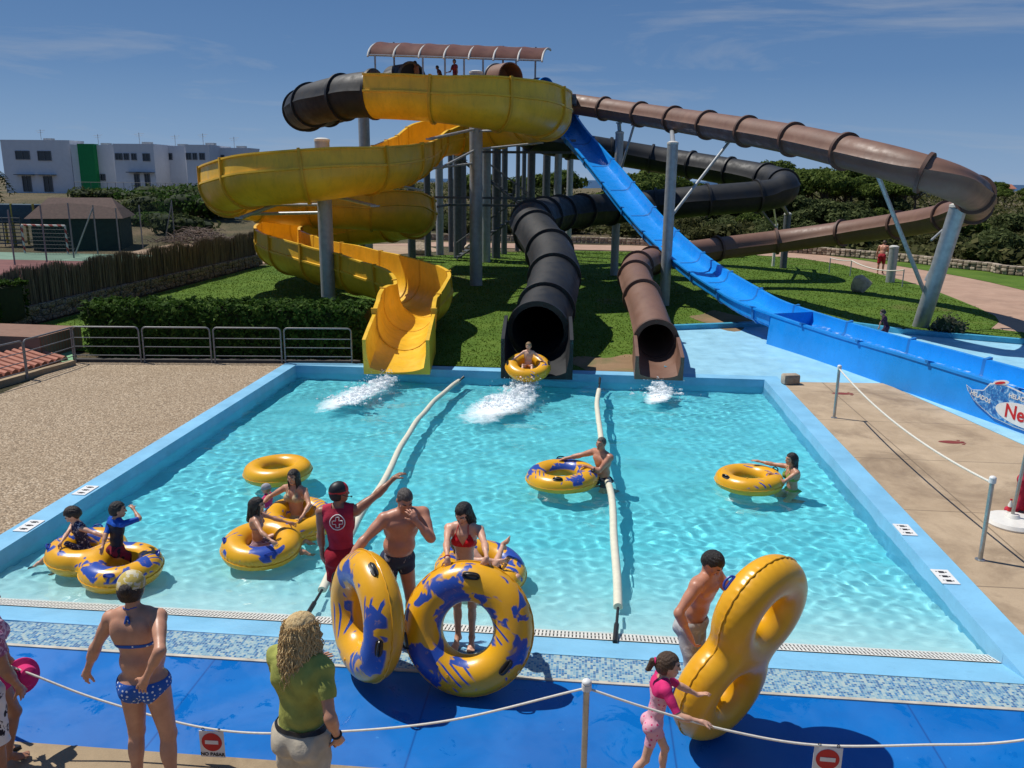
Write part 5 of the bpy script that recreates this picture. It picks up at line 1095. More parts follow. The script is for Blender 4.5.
# ================================================================== INFLATABLE RINGS
def vinyl(name, pattern=True, seed=0., blue=.50):
    n = NT(name); y = n.ramp(n.noise(3, 6, .6), [(.3, (.70, .33, .006)), (.7, (.80, .41, .012))])
    if pattern:
        loc = n.mapping((1, 1, 1), (0, 0, 0), (seed, seed * 1.7, 0)); a = n.noise(3.1, 3, .5, loc, .6)
        st = n.new('TexWave', Scale=4.5, Distortion=1.2, Detail=1.0); n.link(n.mapping((1, 1, 1), (0, 0, seed)), st.inputs[0])
        m = n.math('MAXIMUM', n.ramp(a, [(blue, 0.), (blue + .025, 1.)]), n.math('MULTIPLY', n.ramp(st.outputs[0], [(.80, 0.), (.84, 1.)]), n.ramp(n.noise(2.0, 2, .5, n.mapping((1, 1, 1), (0, 0, 1), (seed * 3, 4, 1))), [(.56, 0.), (.59, 1.)])))
        m = n.math('MULTIPLY', m, n.ramp(n.sep()[2], [(.035, 0.), (.055, 1.)])); worn = n.ramp(n.noise(16, 6, .75), [(.30, .55), (.42, 1.)])
        y = n.mix(n.math('MULTIPLY', m, worn), y, (.022, .07, .36))
    n.col(y); n.bump(n.noise(14, 4, .5), .08, .02); return n.set(Roughness=.33, Coat_Weight=.15, Coat_Roughness=.2)
VIN = [vinyl('ring_vinyl_a', True, .0, .575), vinyl('ring_vinyl_b', True, 2.3, .545), vinyl('ring_vinyl_c', True, 5.1, .59)]; VPLAIN = vinyl('ring_vinyl_plain', False)
M['bluehandle'] = simple('blue_handle', (.02, .05, .32), .35, .1); M['blackhandle'] = simple('black_handle_patch', (.012, .012, .013), .3, .2)
def aim(axis, spin=0):
    return (Vector(axis).to_track_quat('Z', 'Y').to_matrix() @ Matrix.Rotation(spin, 3, 'Z')).to_4x4()
def wob(a): return 1 + .006 * np.sin(23 * a) + .004 * np.sin(41 * a + 1)
def ring(label, c, axis, Rm=.44, rm=.19, mat=None, handles=(), spin=0, group=None, hmat='blackhandle'):
    nu, nv = 72, 28; u = np.linspace(0, 2 * PI, nu, endpoint=False); v = np.linspace(0, 2 * PI, nv, endpoint=False); U, Vv = np.meshgrid(u, v, indexing='ij')
    seam = .008 * np.exp(-((np.angle(np.exp(1j * (Vv)))) / .12) ** 2) ; pk = -.010 * np.exp(-((np.angle(np.exp(1j * Vv))) / .35) ** 2) * (.5 + .5 * np.sin(U * 38))
    r = rm * (1 + seam / rm + pk / rm) * (1 + .012 * np.sin(3 * U)); P = np.stack([(Rm + r * np.cos(Vv)) * np.cos(U), (Rm + r * np.cos(Vv)) * np.sin(U), r * np.sin(Vv) * .96], -1).reshape(-1, 3)
    ii = np.arange(nu * nv).reshape(nu, nv); F = np.stack([ii, np.roll(ii, -1, 0), np.roll(np.roll(ii, -1, 0), -1, 1), np.roll(ii, -1, 1)], -1).reshape(-1, 4)
    o = put('swim_ring', np_mesh('swim_ring', P, F, mat or VIN[0]), None, 180); o.matrix_world = Matrix.Translation(c) @ aim(axis, spin); tag(o, label, 'swim ring', group)
    b = MB(); b.tube([((Rm + rm * 1.03) * math.cos(a), (Rm + rm * 1.03) * math.sin(a), .004 * math.sin(40 * a)) for a in u], .006, 6, closed=True); b.build('seam', mat or VPLAIN, o)
    for (ua, va) in handles: handle(o, Vector((Rm * math.cos(ua), Rm * math.sin(ua), 0)), Vector((math.cos(ua), math.sin(ua), 0)), rm, va, hmat)
    b = MB(); ua = 4.4; c_ = Vector((Rm * math.cos(ua), Rm * math.sin(ua), rm * .95)); b.cyl(c_, c_ + Vector((0, 0, .012)), .016, n=12); b.build('valve', mat or VPLAIN, o); return o
def handle(o, c, rad, rm, va, hmat, size=(.085, .036)):
    nrm = (rad * math.cos(va) + Vector((0, 0, 1)) * math.sin(va)).normalized(); tan = rad.cross(Vector((0, 0, 1))).normalized(); bt = nrm.cross(tan); p = c + nrm * rm
    b = MB(); pr = []
    for k in range(24):
        a = 2 * PI * k / 24; sx, sy = (abs(math.cos(a)) ** .6 * math.copysign(1, math.cos(a))) * size[0], (abs(math.sin(a)) ** .75 * math.copysign(1, math.sin(a))) * size[1]
        R_ = rm; drop = -(sy * sy) / (2 * R_) - (sx * sx) / (2 * .5); pr.append((sx, sy, drop))
    V = [p + tan * x + bt * y + nrm * (z + .010) for x, y, z in pr] + [p + tan * x * 1.06 + bt * y * 1.06 + nrm * (z - .01) for x, y, z in pr] + [p + nrm * .012]
    b.add(V, [(k, (k + 1) % 24, 48) for k in range(24)] + [(k, 24 + k, 24 + (k + 1) % 24, (k + 1) % 24) for k in range(24)]); h_ = b.build('handle', M[hmat], o, 60)
    b = MB(); b.tube([p + tan * (size[0] * .85 * math.cos(t)) + nrm * (.004 + .035 * math.sin(t)) for t in np.linspace(0, PI, 10)], .011, 8); b.build('strap', M[hmat], h_)
def double_ring(label, c, n_axis, long_axis, mat, D=.84, Rm=.36, rm=.185, group=None, hmat='bluehandle', handles=True):
    s = SDF(); s.tor((-D / 2, 0, 0), np.array([0, 0, 1.]), Rm, rm, .10); s.tor((D / 2, 0, 0), np.array([0, 0, 1.]), Rm, rm, .12); V, F = s.mesh(.022); V = relax(V, F, 2)
    a = np.arctan2(V[:, 1], V[:, 0] - np.sign(V[:, 0]) * D / 2); rr = np.hypot(V[:, 1], V[:, 0] - np.sign(V[:, 0]) * D / 2); w = np.exp(-(V[:, 2] / .06) ** 2) * (rr > Rm + rm * .6); V[:, :2] *= (1 - .008 * w * (.5 + .5 * np.sin(a * 44)))[:, None]
    o = put('double_ring', np_mesh('double_ring', V, F, mat), None, 180); tag(o, label, 'swim ring', group)
    z = Vector(n_axis).normalized(); x = Vector(long_axis); x = (x - z * x.dot(z)).normalized(); y = z.cross(x)
    o.matrix_world = Matrix.Translation(c) @ Matrix(((x.x, y.x, z.x), (x.y, y.y, z.y), (x.z, y.z, z.z))).to_4x4()
    b = MB(); lim = math.acos(D / 2 / (Rm + rm)) + .12; R_ = Rm + rm * 1.01
    P = [(D / 2 + R_ * math.cos(t), R_ * math.sin(t), .004 * math.sin(30 * t)) for t in np.linspace(-PI + lim, PI - lim, 60)] + [(-D / 2 - R_ * math.cos(t), -R_ * math.sin(t), .004 * math.sin(30 * t)) for t in np.linspace(-PI + lim, PI - lim, 60)]
    b.tube(P, .007, 6, closed=True); b.build('seam', VPLAIN, o)
    if handles:
        for sx in (-1, 1):
            for ua in (.9, -.9): d = Vector((sx * math.cos(ua), math.sin(ua), 0)); handle(o, Vector((sx * D / 2, 0, 0)) + d * Rm, d, rm, .9, hmat, (.07, .028))
    return o

# ================================================================== PEOPLE
def nrm(v): v = np.array(v, float); return v / max(np.linalg.norm(v), 1e-9)
def skin(name, c, red=.25):
    n = NT(name); c = lin(c); a = n.ramp(n.noise(9, 6, .6), [(.3, tuple(np.array(c) * (.86, .80, .78))), (.7, tuple(np.array(c) * (1.08, 1.05, 1.04)))])
    n.col(a); n.bump(n.noise(70, 4), .05, .01); n.set(Roughness=.42, Specular_IOR_Level=.45); n.b.inputs['Subsurface Weight'].default_value = .08; n.b.inputs['Subsurface Radius'].default_value = (.02, .008, .004); return n.m
SK = dict(fair=skin('skin_fair', (.62, .365, .255)), tan=skin('skin_tan', (.52, .275, .175)), red=skin('skin_sunned', (.50, .24, .155)), brown=skin('skin_brown', (.34, .17, .10)))
def cloth(name, c, rough=.8, pat=None, c2=(.8, .8, .8), sc=40, thr=.5):
    n = NT(name)
    if pat == 'dots':
        v = n.new('TexVoronoi', Scale=sc, Randomness=.35); n.link(n.co, v.inputs['Vector']); n.col(n.mix(n.ramp(v.outputs['Distance'], [(thr - .04, 1.), (thr, 0.)]), c, c2))
    elif pat == 'stripes':
        w = n.new('TexWave', Scale=sc, _bands_direction='Z'); n.link(n.co, w.inputs[0]); n.col(n.mix(n.ramp(w.outputs[0], [(.45, 0.), (.55, 1.)]), c, c2))
    elif pat == 'blotch': n.col(n.mix(n.ramp(n.noise(sc, 3, .6, dist=.8), [(thr, 0.), (thr + .03, 1.)]), c, c2))
    else: n.col(n.ramp(n.noise(8, 5), [(.3, tuple(np.array(lin(c)) * .8)), (.7, tuple(np.minimum(1, np.array(lin(c)) * 1.12)))]))
    n.bump(n.noise(9, 5, .6, dist=.6), .35, .03); return n.set(Roughness=rough, Specular_IOR_Level=.2)
def hairmat(name, a, b):
    n = NT(name); s = n.noise(26, 5, .7, n.mapping((3, 3, .5))); n.col(n.ramp(s, [(.3, a), (.7, b)])); n.bump(s, .8, .02); return n.set(Roughness=.48)
HR = dict(black=hairmat('hair_black', (.006, .005, .005), (.022, .017, .014)), brown=hairmat('hair_brown', (.035, .018, .009), (.11, .06, .03)), dark=hairmat('hair_dark_brown', (.010, .006, .005), (.035, .02, .013)), blonde=hairmat('hair_blonde', (.46, .28, .10), (.85, .64, .32)), fair=hairmat('hair_fair', (.16, .09, .04), (.36, .24, .12)), grey=hairmat('hair_grey', (.05, .04, .035), (.12, .10, .085)))
M['eyewhite'] = simple('eye_white', (.7, .68, .64), .25, .03); M['iris'] = simple('iris', (.03, .02, .012), .2); M['lips'] = simple('lips', (.34, .11, .09), .4, .1); M['nail'] = simple('nail', (.6, .35, .28), .3)
def ik(a, t, l1, l2, pole):
    a, t = np.array(a, float), np.array(t, float); d = t - a; L = np.linalg.norm(d); L = min(max(L, abs(l1 - l2) + .01), (l1 + l2) * .998); d = nrm(d); t = a + d * L
    x = (l1 * l1 - l2 * l2 + L * L) / (2 * L); y = math.sqrt(max(l1 * l1 - x * x, 0)); p = np.array(pole, float); p = nrm(p - d * (p @ d)); return a + d * x + p * y, t
class Person:
    def __init__(s, label, loc, rz, H=1.72, female=False, child=False, skin='tan', h=.011, spine=(0, .03, 1), twist=0, roll=0, sh_roll=0, pelvis=None, arms={}, legs={}, look=(0, 1, 0), bulk=1., group=None, ground=True, bust=None, name='person', hands_open=.35, prot=0.):
        s.k = k = H / 1.75; s.h = h; s.sdf = q = SDF(); f = female; s.female = f; s.child = child; s.rz = rz
        Rw = np.array(Matrix.Rotation(rz, 3, 'Z')); loc = np.array(loc, float); s.loc = loc; s.Rw = Rw
        L = lambda w: Rw.T @ (np.array(w, float) - loc)          # world point -> person
        s.L = L
        hw = (.175 if f else .195) * (1 + .25 * max(0, bulk - 1.2)) * (.86 if child else 1) * k; hipw = (.088 if f else .082) * k * (.9 if child else 1)
        l_up, l_fo, l_th, l_sh = .295 * k, .255 * k, .42 * k, .415 * k
        sp = nrm(spine); r0 = nrm(np.array([math.cos(prot), math.sin(prot), math.sin(roll)])); r0 = nrm(r0 - sp * (r0 @ sp) * .0)
        pel = np.array([0, 0, .93 * k]) if pelvis is None else (L(pelvis) if len(pelvis) == 3 else np.array(pelvis[:3]))
        pf = nrm(np.cross([0, 0, 1], r0)); pr = nrm(np.cross(pf, [0, 0, 1])); pu_ = nrm(sp * .55 + np.array([0, 0, .45])); pf = nrm(pf - pu_ * (pf @ pu_)); pr = nrm(np.cross(pf, pu_))
        ct, st = math.cos(twist), math.sin(twist); rr = pr * ct + pf * st; rr = nrm(rr - sp * (rr @ sp)); rr = nrm(rr + sp * math.sin(sh_roll)); cu = nrm(sp - rr * (sp @ rr)); cf = nrm(np.cross(cu, rr)); 
        neck = pel + sp * .555 * k; chest = pel + sp * .36 * k; belly = pel + sp * .16 * k
        s.P = (pel, np.stack([pr, pf, pu_], 1)); s.C = (chest, np.stack([rr, cf, cu], 1))
        RP, RC = s.P[1], s.C[1]; B = bulk
        wst = .9 if f else 1.
        E = lambda c, r, rot, kk, g: q.ell(c, np.array(r) * k, rot, kk * k, g)
        E(pel + pu_ * .0, (.158 * (1.05 if f else .98) * (B * .5 + .5), .108 * B, .105), RP, .03, 'pel')
        for sg in (-1, 1): E(pel + pr * .072 * k * sg - pf * .055 * k - pu_ * .045 * k, (.082, .085 * (1.05 if f else .95), .085), RP, .03, 'pel')
        E(belly, (.132 * wst * B, .098 * B, .135), RC, .05, 'tor')
        if B > 1.12: E(belly + cf * .05 * k, (.12 * B, .09 * B, .12), RC, .05, 'tor')
        E(chest, (.158 * (.93 if f else 1.05) * (B * .4 + .6), .105 * (.95 if f else 1.06) * (B * .5 + .5), .175), RC, .05, 'tor')
        E(chest + cu * .085 * k, (.165 * (.9 if f else 1.05), .092, .085), RC, .05, 'tor')
        if not f and not child:
            for sg in (-1, 1): E(chest + rr * .075 * k * sg + cf * .075 * k + cu * .065 * k, (.085, .035, .06), RC, .03, 'tor')
        for sg in (-1, 1): E(chest + rr * .085 * k * sg - cf * .07 * k + cu * .06 * k, (.065, .04, .10), RC, .04, 'tor')   # shoulder blades
        bust = (.06 if f and not child else 0) if bust is None else bust; s.breast = []
        if bust:
            for sg in (-1, 1):
                bc = chest + rr * .078 * k * sg + cf * .085 * k + cu * .015 * k; s.breast.append(bc); E(bc, (bust * 1.12, bust, bust * 1.05), RC, .025, 'tor')
        hs = (1.12 if child else 1.0) * (1.0 if H > 1.4 or not child else 1.12)
        lk = nrm(look); hu = nrm(nrm(sp * .5 + np.array([0, 0, .5])) - lk * (nrm(sp * .5 + np.array([0, 0, .5])) @ lk)); hr = nrm(np.cross(lk, hu)); RH = np.stack([hr, lk, hu], 1)
        hc = neck + nrm(sp * .7 + np.array([0, 0, .3])) * .15 * k * (1 + .15 * (hs - 1)) + lk * .022 * k; s.Hd = (hc, RH, hs * k)
        hk = hs * k
        q.cone(neck - cu * .03 * k, hc - hu * .05 * hk - lk * .015 * hk, (.058 if not f else .05) * k * (.85 if child else 1), (.052 if not f else .045) * k * (.9 if child else 1), .03 * k, 'head')
        Eh = lambda c, r, kk: q.ell(hc + RH @ (np.array(c) * hk), np.array(r) * hk, RH, kk * hk, 'head')
        Eh((0, -.008, .022), (.074, .094, .092), .02); Eh((0, .028, -.035), (.056, .062, .072), .03); Eh((0, .062, -.082), (.030, .026, .022), .03)
        Eh((0, .082, .022), (.052, .018, .014), .02)
        q.cone(hc + RH @ (np.array([0, .090, .012]) * hk), hc + RH @ (np.array([0, .108, -.024]) * hk), .008 * hk, .014 * hk, .012 * hk, 'head')
        Eh((0, .088, -.058), (.024, .012, .010), .008)
        for sg in (-1, 1): Eh((.075 * sg, -.008, -.008), (.011, .020, .030), .006); Eh((.040 * sg, .068, -.018), (.022, .020, .018), .02)
        # arms
        s.arm = {}; s.leg = {}
        aw = (.86 if f else 1.04) * (.92 if child else 1) * (B * .35 + .65); lw = (1.0 if f else 1.0) * (.9 if child else 1) * (B * .45 + .55)
        q.cone(neck - cu * .03 * k - rr * .09 * k, neck - cu * .03 * k + rr * .09 * k, .048 * k, .048 * k, .04 * k, 'tor')
        for sd, sg in (('R', 1), ('L', -1)):
            sh = neck + rr * hw * sg - cu * .062 * k; d = arms.get(sd, {}); s.sh = sh
            q.cone(neck - cu * .035 * k + rr * .05 * k * sg, sh, .056 * k * aw, .060 * k * aw, .035 * k, 'tor')
            if 'to' in d:
                tgt = L(d['to']); pole = np.array(d.get('pole', (0.4 * sg, -.6, -.6)), float); el, wr = ik(sh, tgt, l_up, l_fo, pole)
            else:
                el = sh + nrm(d.get('u', (.18 * sg, -.05, -1))) * l_up; wr = el + nrm(d.get('f', (.10 * sg, .22, -1))) * l_fo
            ua, fa = nrm(el - sh), nrm(wr - el); g = 'arm' + sd; s.arm[sd] = (sh, el, wr)
            q.cone(sh, el, .052 * k * aw, .039 * k * aw, .03 * k, g); q.ell(sh + ua * .10 * k, np.array([.047, .047, .10]) * k * aw, np.stack([nrm(np.cross(ua, [.3, 1, .2])), nrm(np.cross(ua, np.cross(ua, [.3, 1, .2]))), ua], 1), .03 * k, g)
            g = 'fore' + sd; q.cone(el, wr, .039 * k * aw, .025 * k * aw, .02 * k, g); q.cone(el + fa * .03 * k, el + fa * .10 * k, .040 * k * aw, .037 * k * aw, .03 * k, g)
            hd = nrm(d.get('hand', fa)); pn = np.array(d.get('palm', (-sg, 0, 0)), float); pn = nrm(pn - hd * (pn @ hd)); s.hand(wr, hd, pn, sg, d.get('curl', hands_open), k * (.92 if f else 1.0), g)
        fl = []
        for sd, sg in (('R', 1), ('L', -1)):
            hp = pel + pr * hipw * sg - pu_ * .035 * k; d = legs.get(sd, {})
            if 'to' in d: kn, an = ik(hp, L(d['to']), l_th, l_sh, np.array(d.get('pole', (0, 1, .2)), float))
            else:
                kn = hp + nrm(d.get('t', (.03 * sg, .02, -1))) * l_th; an = kn + nrm(d.get('s', (.0, -.04, -1))) * l_sh
            g = 'leg' + sd; s.leg[sd] = (hp, kn, an); td, sd_ = nrm(kn - hp), nrm(an - kn)
            q.cone(hp, kn, .084 * k * lw * (1.06 if f else 1), .053 * k * lw, .03 * k, g); q.cone(kn, an, .050 * k * lw, .035 * k * (lw * .5 + .5), .02 * k, g)
            fw = np.array(d.get('foot', (0.12 * sg, 1, -.12)), float); bk = -nrm(fw - sd_ * (fw @ sd_)); cc = kn + sd_ * .13 * k + bk * .014 * k
            q.ell(cc, np.array([.050, .052, .115]) * k * lw, np.stack([nrm(np.cross(sd_, bk)), bk, sd_], 1), .02 * k, g); q.ell(kn - bk * .012 * k, np.array([.045, .045, .05]) * k * lw, None, .02 * k, g)
            fw = nrm(fw); fdn = nrm(np.array(d.get('sole', (0, 0, -1)), float) - fw * (np.array(d.get('sole', (0, 0, -1)), float) @ fw)); fx = nrm(np.cross(fw, fdn)); heel = an + fdn * .042 * k - fw * .035 * k; ball = an + fdn * .052 * k + fw * .125 * k
            q.cone(an, heel, .034 * k, .034 * k, .02 * k, g); q.cone(an + fw * .02 * k, ball, .036 * k, .025 * k, .02 * k, g); q.ell(ball - fw * .02 * k, np.array([.044, .06, .024]) * k, np.stack([fx, fw, fdn], 1), .02 * k, g)
            for i in range(5): o = (i - 2) * .018 * k * sg; L_ = (.050, .052, .047, .040, .032)[i] * k; q.cone(ball + fx * -o * 1 + fw * .015 * k, ball - fx * o + fw * (.015 * k + L_) + fdn * .004 * k, .012 * k, (.013 if i == 0 else .0095) * k, .006 * k, g)
            fl.append(min(heel[2] - .034 * k, ball[2] - .026 * k))
        V, F = q.mesh(h); V = relax(V, F, 1, .35)
        s.dz = -min(fl) if (ground and pelvis is None) else 0.
        s.V, s.F = V, F; me = np_mesh(name, V, F, SK[skin] if isinstance(skin, str) else skin); o = put(name, me, None, 180); o.location = loc + np.array([0, 0, s.dz]); o.rotation_euler = (0, 0, rz); s.o = tag(o, label, 'person', group)
        N = vnormals(V, F); s.N = N
        # face
        for sg in (-1, 1):
            c = hc + RH @ (np.array([.031 * sg, .0795, .006]) * hk); b = MB(); b.ell(c, (.0135 * hk, .010 * hk, .0085 * hk), 12, 8, Matrix(RH.tolist())); b.cur = 1; b.ell(c + lk * .0052 * hk, (.0062 * hk, .006 * hk, .0064 * hk), 10, 6, Matrix(RH.tolist())); b.build('eye', [M['eyewhite'], M['iris']], o)
            b = MB(); b.tube([hc + RH @ (np.array([(.016 + .034 * t) * sg, .0965 - .022 * t * t, .030 + .005 * math.sin(PI * t)]) * hk) for t in np.linspace(0, 1, 6)], .0042 * hk, 6); b.build('eyebrow', HR['dark'], o)
        b = MB(); b.tube([hc + RH @ (np.array([.021 * t, .0985 - .014 * t * t, -.0575 - .002 * abs(t)]) * hk) for t in np.linspace(-1, 1, 9)], [.002 * hk] + [.0055 * hk] * 7 + [.002 * hk], 6); b.build('mouth', M['lips'], o)
    def hand(s, wr, hd, pn, sg, curl, k, g):
        q = s.sdf; ac = nrm(np.cross(hd, pn)) ; 
        # thumb side: for the right hand with palm normal pn, thumb lies towards +side
        q.ell(wr + hd * .048 * k, np.array([.040, .016, .052]) * k, np.stack([ac, pn, hd], 1), .018 * k, g); q.cone(wr, wr + hd * .04 * k, .024 * k, .024 * k, .02 * k, g)
        th = -sg
        for i in range(4):
            o = (1.5 - i) * .0215 * k * th; fan = (1.5 - i) * .085 * th; p = wr + hd * (.086 - .006 * abs(i - 1.2)) * k + ac * o; dv = nrm(hd + ac * fan); L = (.070, .080, .074, .058)[i] * k; a = curl * (.8 + .12 * i)
            r = .0092 * k
            for j, (fr, bend) in enumerate(((.45, .55), (.32, .9), (.23, .7))):
                c, s_ = math.cos(a * bend), math.sin(a * bend); nd = nrm(dv * c + pn * s_); pn2 = nrm(pn * c - dv * s_); e = p + nd * L * fr; q.cone(p, e, r, r * .93, .005 * k, g); p, dv, r = e, nd, r * .93
                pn_save = pn2
        p = wr + hd * .022 * k + ac * .026 * k * th; dv = nrm(hd * .62 + ac * .72 * th + pn * .25); e = p + dv * .045 * k; q.cone(p, e, .0135 * k, .0115 * k, .012 * k, g); dv = nrm(dv + hd * .5 + pn * curl * .4); q.cone(e, e + dv * .034 * k, .0115 * k, .0095 * k, .006 * k, g)
    # ---- coordinate fields
    def pc(s, X): return (X - s.P[0]) @ s.P[1] / s.k
    def cc(s, X): return (X - s.C[0]) @ s.C[1] / s.k
    def hcx(s, X): return (X - s.Hd[0]) @ s.Hd[1] / s.Hd[2]
    def tl(s, X, sd): a, b, _ = s.leg[sd]; return ((X - a) @ (b - a)) / ((b - a) @ (b - a))
    def ta(s, X, sd): a, b, _ = s.arm[sd]; return ((X - a) @ (b - a)) / ((b - a) @ (b - a))
    def tight(s, name, mat, fn, off=.004, arms=False, label=None, head=False):
        V = s.V; f = fn(V)
        if not arms: d0 = s.sdf.at(V, {'tor', 'pel', 'legR', 'legL'}); d1 = s.sdf.at(V, {'armR', 'armL', 'foreR', 'foreL'}); f = np.minimum(f, (d1 - d0) * 4)
        if not head: f = np.minimum(f, (s.sdf.at(V, {'head'}) - s.sdf.at(V, {'tor', 'pel', 'legR', 'legL', 'armR', 'armL', 'foreR', 'foreL'})) * 3 + .012)
        if not (f > 0).any(): return None
        W, F = clip_mesh(V + s.N * off * s.k, s.F, f); W, F = shell(W, F, off * .9 * s.k); o = put(name, np_mesh(name, W, F, mat), s.o, 60)
        if label: o['label'] = label
        return o
    def loose(s, name, mat, groups, infl, fn, thick=.006, h=None, wr=.006, smooth=3):
        V, F = s.sdf.mesh(h or max(.011, s.h), groups, infl * s.k); V = relax(V, F, smooth, .5); N = vnormals(V, F)
        V = V + N * (wr * (np.sin(V[:, 2] * 38 + 3 * np.sin(V[:, 0] * 17) + 2 * np.sin(V[:, 1] * 21)) + .5 * np.sin(V[:, 0] * 60 + V[:, 2] * 25)))[:, None] * .6
        W, F = clip_mesh(V, F, fn(V)); W, F = shell(W, F, thick); return put(name, np_mesh(name, W, F, mat), s.o, 60)
    def hair(s, kind, mat, seed=0):
        hc, RH, hk = s.Hd; q = SDF(); o = s.o; mt = HR[mat] if isinstance(mat, str) else mat
        W = lambda c: hc + RH @ (np.array(c, float) * hk)
        E = lambda c, r, kk=.015: q.ell(W(c), np.array(r) * hk, RH, kk * hk, 'h')
        th = .004 if kind == 'crop' else .013
        E((0, -.010, .026), (.074 + th, .094 + th, .092 + th)); 
        if kind != 'crop': E((0, -.040, -.012), (.072 + th * .6, .062 + th, .078 + th * .6), .03)
        if kind in ('long', 'wavy', 'bob', 'shoulder'):
            L = dict(bob=.10, shoulder=.17, long=.27, wavy=.0)[kind]
            for sg in (-1, 1):
                if L: q.cone(W((.066 * sg, -.015, -.01)), W((.082 * sg, -.03, -.06 - L * .8)), .026 * hk, .018 * hk, .03 * hk, 'h')
            if L: q.cone(W((0, -.07, 0)), W((0, -.095, -.08 - L)), .062 * hk, .045 * hk, .04 * hk, 'h')
        if kind == 'pony': q.cone(W((0, -.10, .03)), W((0, -.145, .02)), .026 * hk, .024 * hk, .01 * hk, 'h'); q.cone(W((0, -.145, .02)), W((0, -.175, -.09)), .028 * hk, .024 * hk, .02 * hk, 'h'); q.cone(W((0, -.175, -.09)), W((.01, -.165, -.22)), .024 * hk, .007 * hk, .02 * hk, 'h')
        if kind == 'bun': E((0, -.115, .02), (.045, .04, .045), .01)
        def cut(X):
            y = s.hcx(X); x_, f_, z_ = y[..., 0], y[..., 1], y[..., 2]
            face = np.minimum(f_ - (.028 + .02 * np.minimum(1, np.maximum(0, (z_ - .0) / .06))), .066 - z_ + .0 * f_)      # >0 inside the face opening
            side = np.minimum(np.minimum(f_ + .012, .004 - z_), 9)                                                         # bare cheeks and ears
            low = (-.075 if kind in ('crop', 'short', 'pony', 'bun') else -1) - z_
            c = np.maximum(face, low)
            if kind in ('crop', 'short', 'pony', 'bun'): c = np.maximum(c, side)
            return c * hk
        V, F = q.mesh(max(.006, s.h * .7), None, 0, cut); V = relax(V, F, 1, .4); N = vnormals(V, F); y = s.hcx(V)
        V = V + N * (.0012 * hk * np.sin(np.arctan2(y[:, 0], y[:, 2] + .05) * 26 + 4 * np.sin(y[:, 1] * 40)))[:, None]
        ho = put('hair', np_mesh('hair', V, F, mt), o, 180)
        if kind == 'wavy':
            rng = np.random.default_rng(seed); b = MB()
            for i in range(760):
                a = rng.uniform(-PI * .86, PI * .86) - PI / 2; ph = rng.uniform(0, 6.3); L = rng.uniform(.24, .40) * (1 if abs(a + PI / 2) < 1.9 else .75); rad = rng.uniform(.075, .105); zt = rng.uniform(.0, .085); P_ = []
                for t in np.linspace(0, 1, 13):
                    sp = rad * (1 + .55 * t * (1 - .35 * t)) + .011 * math.sin(t * 19 + ph); aa = a + .10 * math.sin(t * 13 + ph * 2); P_.append(W((sp * .92 * math.cos(aa), sp * 1.05 * math.sin(aa) - .012, zt - t * L)))
                r = rng.uniform(.0022, .0050) * hk; b.tube(P_, [r * .7] + [r] * 8 + [r * .9, r * .75, r * .5, r * .15], 5)
            x = b.build('locks', mt, ho)
        if kind in ('long', 'shoulder'):
            rng = np.random.default_rng(seed + 1); b = MB()
            for i in range(90):
                a = rng.uniform(-PI * .75, PI * .75) - PI / 2; L = rng.uniform(.12, .26 if kind == 'shoulder' else .36); ph = rng.uniform(0, 6); P_ = [W(((.084 + .012 * t) * math.cos(a + .08 * math.sin(6 * t + ph)), (.098 + .01 * t) * math.sin(a) - .012, .02 - t * L)) for t in np.linspace(0, 1, 9)]
                r = rng.uniform(.004, .008) * hk; b.tube(P_, [r] * 6 + [r * .8, r * .5, r * .15], 5)
            b.build('locks', mt, ho)
        if kind == 'pony': b = MB(); b.lathe([(.026 * hk, -.01 * hk), (.034 * hk, 0), (.026 * hk, .01 * hk)], tuple(W((0, -.125, .028))), 14, Matrix(RH.tolist()) @ Matrix.Rotation(PI / 2, 3, 'X')); b.build('hair_tie', M['pinkcloth'], ho)
        return ho
    def briefs(s, mat, name='swim_briefs', top=.085, low=-.13, cut=.95, off=.004):
        def fn(X):
            p = s.pc(X); return np.minimum(top - p[:, 2] - .02 * (p[:, 1] > 0) * 0, p[:, 2] - (low + cut * np.maximum(np.abs(p[:, 0]) - .035, 0)))
        return s.tight(name, mat, fn, off)
    def shorts(s, mat, name='swim_shorts', top=.10, leg=.62, infl=.018):
        def fn(X):
            p = s.pc(X); tr, tl_ = s.tl(X, 'R'), s.tl(X, 'L'); a = np.where(p[:, 0] > 0, tr, tl_); return np.minimum(top - p[:, 2], (leg - a) * .4)
        return s.loose(name, mat, {'pel', 'legR', 'legL'}, infl, fn)
    def cups(s, mat, r=.066, name='bikini_top', halter=True):
        def fn(X):
            c = s.cc(X); f = (.011 - np.abs(c[:, 2] + .035)) * 1.0
            for b in s.breast or [s.C[0] + s.C[1] @ (np.array([.07 * g, .1, .02]) * s.k) for g in (-1, 1)]:
                bc = (b - s.C[0]) @ s.C[1] / s.k; d = c - bc; tri = np.minimum(r * 1.0 - np.abs(d[:, 0]) - .55 * np.maximum(d[:, 2], -.03) - .012, d[:, 2] + .055); f = np.maximum(f, np.where(c[:, 1] > .03, tri, -1))
            return f
        o = s.tight(name, mat, fn, .005)
